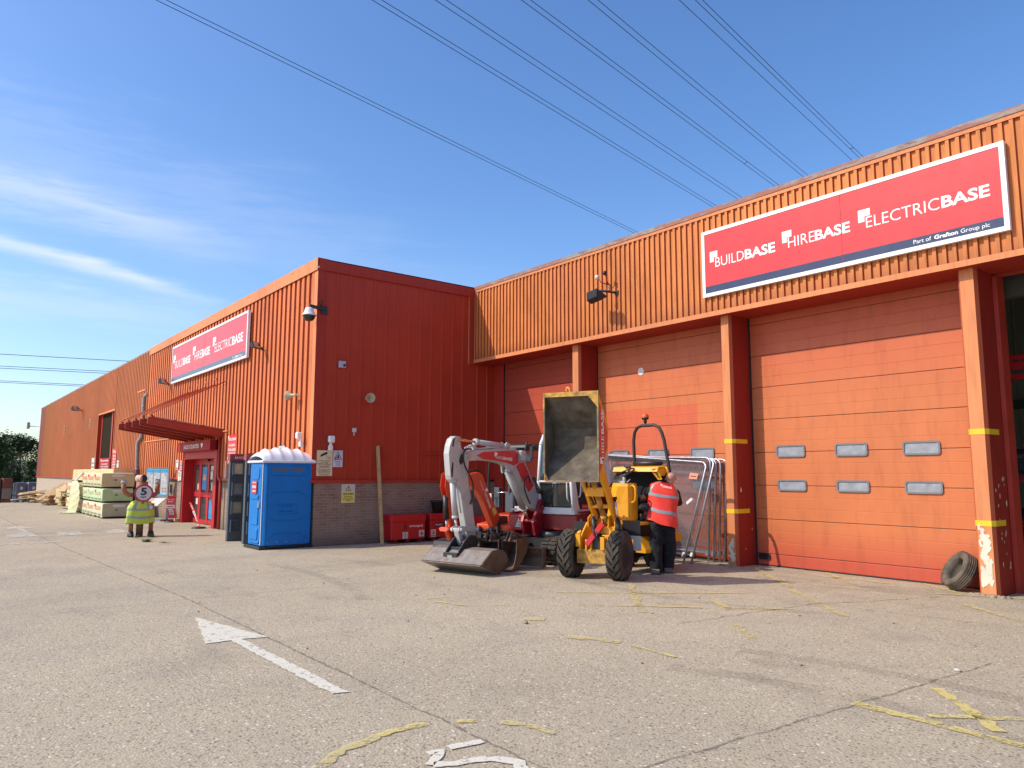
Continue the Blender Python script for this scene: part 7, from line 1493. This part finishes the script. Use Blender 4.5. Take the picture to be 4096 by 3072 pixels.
# ================================================================== mesh fence panels against the middle door
def panel(loc, tilt, yaw, label, n, lean=0., L=3.05, Hh=1.98, plate_=False):
    t = thing('fence_panel', label, 'fence panel', loc, 0, 'galvanised fence panels leaning on the middle door')
    t.rotation_euler = (rad(-tilt), rad(lean), rad(yaw))
    mb = MB(); r = .12
    pts = [(0, 0, 0)]+[(0, 0, Hh-r)]+[(-r+r*math.cos(rad(a)), 0, Hh-r+r*math.sin(rad(a))) for a in (22, 45, 68)]+[(-r, 0, Hh), (-L+r, 0, Hh)]+[(-L+r+r*math.cos(rad(a)), 0, Hh-r+r*math.sin(rad(a))) for a in (112, 135, 158)]+[(-L, 0, Hh-r), (-L, 0, 0)]
    mb.tube(pts, .021, 10); mb.tube([(0, 0, .16), (-L, 0, .16)], .017, 8); mb.build('tube_frame', M_GALV, t)
    mb = MB()
    for k in range(78): x = -.03-(L-.06)*k/77; mb.tube([(x, .0, .16), (x+.004*math.sin(k*1.7+n), .0, Hh)], .0019, 3, False)
    for z in (.30, .33, .62, .65, .94, .97, 1.28, 1.31, 1.34, 1.64, 1.67, 1.9): mb.tube([(0, -.004, z), (-L, -.004, z)], .0024, 3, False)
    w_ = mb.build('wire_mesh', M_WIRE, t); 
    if plate_: mb = MB(); mb.box(-.32, -.03, 1.62, -.12, -.024, 1.74); pl_ = mb.build('name_plate', P('orange_tag', (.62, .20, .10), .5), t); mb = MB(); mb.bars((-.29, -.0345, 1.66), X, Z, .14, .03); mb.build('lettering', M_BLACK, pl_)
    mb = MB(); mb.cbox((-.03, 0, .16), (.05, .05, .09)); mb.cbox((-L+.03, 0, .16), (.05, .05, .09)); mb.build('corner_joint', M_GALV, t); return t
panel((7.085, 4.26, 0), 18.5, 0, 'front leaning fence panel with an orange name plate', 0, 4, plate_=True)
panel((7.23, 4.31, 0), 19, 0, 'second leaning fence panel, close behind the one with the name plate', 1, 3.0, Hh=2.04)
panel((7.21, 4.85, 0), 3, 0, 'most upright fence panel directly behind the two leaning ones', 2, 1.2, Hh=1.97)
panel((7.30, 4.90, 0), 2.8, 0, 'third fence panel from the pillar, standing nearly upright', 3, 1.4, Hh=1.95)
panel((7.385, 4.95, 0), 2.6, 0, 'second fence panel from the pillar, standing nearly upright', 4, 1.0, Hh=1.94)
panel((7.44, 5.02, 0), 2.4, 0, 'rearmost fence panel, its end nearest the yellow banded pillar', 5, 2.6, Hh=1.93)
mb = MB(); mb.cbox((7.04, 4.55, 1.14), (.16, .03, .05), Matrix.Rotation(rad(-35), 4, 'Y')); single(mb, 'white_tag', M_WHITE, 'white tag taped half way up the front fence panel', 'tag')

# ================================================================== red storage boxes, pail, post
def store(y0, y1, x0, x1, z0, z1, label, kind):
    t = thing('storage_box', label, 'storage box', ((x0+x1)/2, (y0+y1)/2, 0), 0, 'red steel storage boxes'); M = W(t)
    mb = MB(M); mb.box(x0, y0, z0, x1, y1, z1-.16); b = mb.build('box_body', M_RED, t, .008)
    mb = MB(M); mb.box(x0-.01, y0-.012, z1-.16, x1+.015, y1+.012, z1); mb.build('lid', M_RED, t, .008)
    mb = MB(M); [mb.box(x0+.05, y, 0, x1-.03, y+.1, z0) for y in (y0+.08, (y0+y1)/2-.05, y1-.18)]; mb.build('foot', P('dark_red_steel', (.16, .01, .01), .6), t)
    f = x1+.001; L = y1-y0
    def dia(yc, zc, s, g):
        m = MB(M); m.box(f, yc-s, zc-s, f+.002, yc+s, zc+s); a = m.build('hazard_label', M_OFFWHITE, t)
        m = MB(M); m.add([(f+.006, yc-s*.9, zc), (f+.006, yc, zc-s*.9), (f+.006, yc+s*.9, zc), (f+.006, yc, zc+s*.9)], [(0, 1, 2, 3)]); m.build('diamond_edge', M_SIGNRED if g != 'x' else M_SIGNBLUE, a)
        m = MB(M); q = .76; m.add([(f+.009, yc-s*q, zc), (f+.009, yc, zc-s*q), (f+.009, yc+s*q, zc), (f+.009, yc, zc+s*q)], [(0, 1, 2, 3)]); m.build('diamond_field', M_OFFWHITE, a)
        m = MB(M)
        if g == '!': m.box(f+.0115, yc-.007, zc-.012, f+.0125, yc+.007, zc+.04); m.box(f+.0115, yc-.007, zc-.035, f+.0125, yc+.007, zc-.02)
        else: m.add([(f+.012, yc-.02, zc-.03), (f+.012, yc+.02, zc-.03), (f+.012, yc+.025, zc), (f+.012, yc, zc+.04), (f+.012, yc-.022, zc+.005)], [(0, 1, 2, 3, 4)])
        m.build('symbol', M_BLACK, a)
    if kind == 'a':
        m = MB(M); m.text('armorgard', (f+.001, y0+L*.52, z0+.27), Y_, Z, L*.40, .065, .015); m.build('lettering', M_LETTER, b)
        m = MB(M); yc, zc = y0+L*.40, z0+.29; m.add([(f+.001, yc-.045, zc-.07), (f+.001, yc-.025, zc-.07), (f+.001, yc, zc+.02), (f+.001, yc+.025, zc-.07), (f+.001, yc+.045, zc-.07), (f+.001, yc+.02, zc+.07), (f+.001, yc-.02, zc+.07)], [(0, 1, 2, 6), (2, 3, 4, 5), (2, 5, 6)]); m.build('emblem', M_BLACK, b)
        dia(y0+L*.40, z0+.095, .075, '!'); dia(y1-.10, z0+.125, .075, 'f')
    elif kind == 'f':
        m = MB(M); m.box(f, y0+.13, z0+.26, f+.003, y0+.75, z0+.36); pl = m.build('name_strip', M_BLACK, b); m = MB(M); m.text('FLAM', (f+.0075, y0+.15, z0+.285), Y_, Z, .19, .05, .01); m.build('lettering', M_LETTER, pl); m = MB(M); m.text('BANK', (f+.0075, y0+.36, z0+.285), Y_, Z, .2, .05, .0); m.build('red_lettering', M_SIGNRED, pl)
        m = MB(M); m.box(f, y0+.02, z0+.02, f+.002, y0+.16, z0+.20); a = m.build('hazard_label', M_OFFWHITE, b); m = MB(M); m.add([(f+.0065, y0+.03, z0+.085), (f+.0065, y0+.15, z0+.085), (f+.0065, y0+.09, z0+.19)], [(0, 1, 2)]); m.build('warning_triangle', M_YTAPE, a); m = MB(M); m.text('X', (f+.0105, y0+.07, z0+.095), Y_, Z, .04, .05, .03); m.bars((f+.0065, y0+.03, z0+.04), Y_, Z, .12, .02); m.build('symbol', M_BLACK, a)
    else:
        m = MB(M); m.text('FIRE SAFE', (f+.001, y0+L*.35, z0+.25), Y_, Z, .52, .10, .015); m.build('lettering', M_LETTER, b)
store(1.80, 2.72, .06, .48, .09, .665, 'red armorgard storage box with two diamond hazard labels by the brick plinth', 'a')
store(2.88, 3.78, .06, .46, .09, .675, 'red FLAM storage box carrying the black pail', 'f')
store(4.0, 5.0, .5, 1.1, .06, .60, 'red FIRE SAFE storage box behind the orange digger arm', 's')
t = thing('pail', 'black plastic pail standing on the second red box', 'pail', (.3, 3.18, .68)); M = W(t)
mb = MB(M); mb.lathe([(.115, 0), (.165, .27), (.185, .275), (.185, .305), (.16, .305), (.11, .02)], (.3, 3.18, .677), (0, 0, 1), 24); mb.build('tub', M_BLACK, t)
mb = MB(); mb.beam((.40, 1.60, .0), (.045, 1.61, 2.31), .10, .05, (0, 1, 0)); single(mb, 'timber_post', M_TIMBER, 'long raw timber post leaning against the shaded red wall', 'post', bevel=.004)
# prohibition notice behind the dipper
plate('notice_board', 'white and red hand prohibition notice on the red side wall behind the white arm', 'notice', 3.93, 4.13, 1.52, 2.02, xw, M_OFFWHITE, [('~', .1, .9, .22, .1, .02), ('~', .2, .8, .08, .1, .02)], M_SIGNRED, axis='y')
# worn tyre
ty = thing('old_tyre', 'worn muddy car tyre leaning on the right hand door pillar', 'tyre', (11.62, 4.82, 0)); M = W(ty)
c = Vector((11.60, 4.84, .275)); ax = Vector((-.58, -.62, .53)).normalized()
mb = MB(M); r = .285; w = .095
prf = [(.165, -w*.75), (.20, -w*1.02), (.245, -w*1.05), (.272, -w*.85), (.285, -w*.6)]
for k in range(4): x = -w*.6+w*1.2*k/4; prf += [(.285, x+.006), (.276, x+.010), (.276, x+w*.3-.010), (.285, x+w*.3-.006)] if False else [(.286, x), (.286, x+w*.25), (.277, x+w*.265), (.277, x+w*.295)]
prf += [(.285, w*.6), (.272, w*.85), (.245, w*1.05), (.20, w*1.02), (.165, w*.75), (.17, 0), (.165, -w*.75)]
mb.lathe(prf, c, ax, 44); mb.build('tread', P('muddy_tyre', (.075, .06, .045), .85, 0, .3, 9, .55, (.20, .155, .11), 5, .5, 45), ty)
mb = MB(M); u_ = ax.orthogonal().normalized(); v_ = ax.cross(u_)
for k in range(56):
    a = 6.283*k/56; d = u_*math.cos(a)+v_*math.sin(a)
    for sd in (-1, 1): mb.tube([c+d*.283+ax*sd*w*.55, c+d*.276+ax*sd*w*.92], .005, 4)
mb.build('shoulder_block', P('muddy_tyre', (.075, .06, .045), .85), ty)

# ================================================================== shop front bits near the sales door
t = thing('leaflet_stand', 'tall grey stand of blue and white leaflet panels on the wall by the downpipe', 'display stand', (-12.05, -.5, 0), 40); 
mb = MB(); mb.box(-.43, -.02, .82, .43, .0, 1.80); [mb.box(x-.02, -.03, .05, x+.02, .02, 1.82) for x in (-.44, .44)]; mb.box(-.46, -.03, 1.80, .46, .02, 1.83); mb.box(-.46, -.35, 0, .46, .35, .05); mb.build('frame', P('pvc_grey', (.26, .28, .33), .4), t)
M_BP = P('blue_leaflet', (.03, .42, .78), .5); M_PHOTO = P('photo_leaflet', (.55, .56, .56), .5, 0, .55, 14)
mb = MB(); [mb.box(-.42+.285*k, -.026, .86, -.16+.285*k, -.021, 1.78) for k in range(3)]; pn = mb.build('leaflet_panel', M_OFFWHITE, t)
mb = MB(); [mb.box(-.41+.285*k, -.030, 1.66, -.17+.285*k, -.027, 1.77) for k in range(3)]; mb.box(-.42, -.030, .86, .41, -.027, .91); mb.build('blue_heading', M_BP, pn)
mb = MB(); [mb.box(-.40+.285*k, -.030, 1.28, -.18+.285*k, -.027, 1.64) for k in range(3)]; mb.build('photo', M_PHOTO, pn)
mb = MB(); [mb.box(-.36+.285*k+.1*j, -.030, .98+.1*i, -.30+.285*k+.1*j, -.027, 1.04+.1*i) for k in range(3) for j in range(2) for i in range(2)]; mb.build('grey_swatch', P('grey_swatch', (.3, .3, .3), .5), pn)
mb = MB(); mb.prism([(-.02, .78), (-.45, .55), (-.45, .52), (-.02, .74)], 'x', -.40, .40); mb.build('sloping_shelf', M_OFFWHITE, t); mb = MB(); mb.prism([(-.05, .77), (-.43, .565), (-.43, .562), (-.05, .765)], 'x', -.35, -.02); mb.build('brochure', P('beige_brochure', (.45, .38, .3), .5), t)
def flexi(label, loc, rz, lean, w, h, seg):
    t = thing('pavement_sign', label, 'pavement sign', loc, rz, 'red flexible pavement signs')
    mb = MB(); mb.lathe([(.21, 0), (.21, .02), (.18, .045), (.05, .055)], (0, 0, 0), (0, 0, 1), 24); mb.build('rubber_base', M_BLACK, t)
    def pt(u, v, d=0): s = v*h; return (u+lean*s*(.6+.5*v)+.04*math.sin(v*7), -d-.02*math.sin(v*6), .05+s*.97)
    n = 10
    def stripe(v0, v1, nm, mt, par, d, u0=-w/2, u1=w/2):
        m = MB(); vs = [pt(u, v0+(v1-v0)*i/n, d) for i in range(n+1) for u in (u0, u1)]; m.add(vs, [(2*i, 2*i+1, 2*i+3, 2*i+2) for i in range(n)]); m.add([(p[0], p[1]+.004, p[2]) for p in vs], [(2*i, 2*i+2, 2*i+3, 2*i+1) for i in range(n)]); return m.build(nm, mt, par)
    b = stripe(0, 1, 'sign_sheet', M_SIGNRED, t, 0); stripe(.50, .63, 'white_band', M_OFFWHITE, b, .006); stripe(.24, .47, 'white_box', M_OFFWHITE, b, .006, -w*.32, w*.2)
    m = MB()
    for s, v, hh, mt in (('BUILDBASE', .82, .05, 0),): p = Vector(pt(-w*.38, v, .012)); m.text(s, p, X, Z, w*.76, hh*h)
    p = Vector(pt(-w*.38, .05, .012)); m.bars(p, X, Z, w*.76, .06*h); m.bars(Vector(pt(-w*.3, .74, .012)), X, Z, w*.6, .04*h); m.build('lettering', M_LETTER, b)
    m = MB(); p = Vector(pt(-w*.42, .54, .012)); m.bars(p, X, Z, w*.84, .05*h)
    for s, v in (('POST', .37), ('BOX', .28)): p = Vector(pt(-w*.26, v, .012)); m.text(s, p, X, Z, w*.4, .06*h, .02)
    m.build('dark_lettering', M_BLACK, b); return t
flexi('red and white pavement sign with a POST BOX panel against the brick plinth', (-10.9, -.27, 0), 62, -.02, .27, .86, 1)
flexi('red pavement sign seen nearly edge on, leaning left in front of the sales door', (-7.35, -.36, 0), 8, -.95, .16, .72, 2)
mb = MB(); mb.box(-12.4, -.05, .95, -12.2, .029, 1.25); single(mb, 'grey_duct', P('pvc_grey', (.26, .28, .33), .4), 'grey flat duct on the brown plinth beside the sales door', 'duct')
mb = MB(); mb.box(-11.0, -.2, 0, -10.7, .02, .12); single(mb, 'timber_offcut', M_TIMBER, 'short timber offcut on the ground at the left foot of the sales door', 'offcut')

# ================================================================== inside the open bay at the right
t = thing('cantilever_rack', 'tall red steel rack column with arms inside the dark open bay', 'rack', (11.65, 7.0, 0)); M = W(t)
mb = MB(M); mb.box(11.50, 6.95, 0, 11.72, 7.1, 3.95); mb.build('column', M_RED, t); mb = MB(M)
mb.box(11.5, 6.90, 3.52, 12.9, 6.95, 3.60); mb.box(11.5, 6.88, 3.36, 13.5, 6.94, 3.48); mb.box(11.7, 6.90, 3.20, 13.5, 6.95, 3.28); mb.box(11.5, 6.8, 1.55, 14, 7.1, 1.62); mb.build('arm', M_RED, t)
mb = MB(M); [mb.tube([(11.5, 6.8+.03*k, 2.0+.03*(k % 3)), (14.5, 6.8+.03*k, 1.97+.03*(k % 3))], .015, 5) for k in range(9)]; mb.box(11.5, 6.7, 1.72, 14, 6.75, 1.92); mb.build('stored_bar', M_DARKMETAL, t)
def mower(label, x, y, seed, cmat):
    t = thing('garden_machine', label, 'garden machine', (x, y, 0), 20*seed, 'machines stored in the open bay')
    mb = MB(); mb.prism([(-.3, .08), (-.32, .2), (-.2, .3), (.2, .32), (.33, .2), (.3, .08)], 'x', -.22, .22); mb.build('deck', cmat, t, .03)
    mb = MB(); [mb.lathe([(.09, -.02), (.09, .02)], (sx*.25, sy*.24, .09), (1, 0, 0), 14) for sx in (-1, 1) for sy in (-1, 1)]; mb.build('wheel', M_RUBBER, t)
    mb = MB(); mb.lathe([(.13, .3), (.14, .36), (.1, .44), (.04, .46)], (0, 0, 0), (0, 0, 1), 16); mb.build('engine', M_BLACK, t)
    mb = MB(); mb.tube(arc3([(-.2, .28, .2), (-.2, .5, .5), (-.2, .7, .8), (0, .76, .86), (.2, .7, .8), (.2, .5, .5), (.2, .28, .2)]), .016, 8); mb.build('handle', cmat if seed % 2 else M_DARKMETAL, t); return t
mower('red garden machine nearest the right pillar inside the open bay', 12.0, 6.05, 1, M_RED); mower('black garden machine beside the red one in the open bay', 12.5, 6.5, 2, M_DARKMETAL); mower('red garden machine deepest in the open bay', 12.1, 7.4, 3, M_RED)
mb = MB(); mb.lathe([(.12, 0), (.13, .28), (.12, .3)], (11.98, 5.72, 0), (0, 0, 1), 16); single(mb, 'yellow_tub', M_YTAPE, 'yellow tub on the floor just behind the right pillar', 'tub')
t = thing('wall_switch', 'white switch boxes on the inner side of the open bay', 'switch', (11.9, 6.2, 1.0)); M = W(t); mb = MB(M); mb.box(11.78, 6.2, 1.18, 11.9, 6.26, 1.42); mb.box(11.78, 6.2, .98, 11.86, 6.24, 1.12); mb.build('case', M_OFFWHITE, t)
mb = MB(); mb.tube([(11.84, 6.23, 0), (11.84, 6.23, 1.18)], .02, 6); single(mb, 'cable_post', M_DARKMETAL, 'dark post carrying the white switch boxes', 'post')
# grit and stones
rnd = random.Random(12); mb = MB()
for k in range(150):
    x = rnd.uniform(3, 15); y = rnd.uniform(-4.5, 4.8); r = .006+.012*rnd.random()**2; mb.ball((x, y, r*.4), r, 5, (1.2, .9, .7))
tag(mb.build('loose_grit', M_CONC), 'scattered small stones and grit over the near concrete', 'grit', kind='stuff')
for lb, x, y, r in (('pale pebble in the right foreground of the yard', 13.4, -.0, .025), ('dark stone lying in the yard left of the yellow dash', 9.62, -1.62, .03)):
    mb = MB(); mb.ball((x, y, r*.5), r, 8, (1.3, .9, .6)); single(mb, 'stone', P('pebble', (.5, .45, .4), .8) if 'pale' in lb else M_CONC, lb, 'stone')
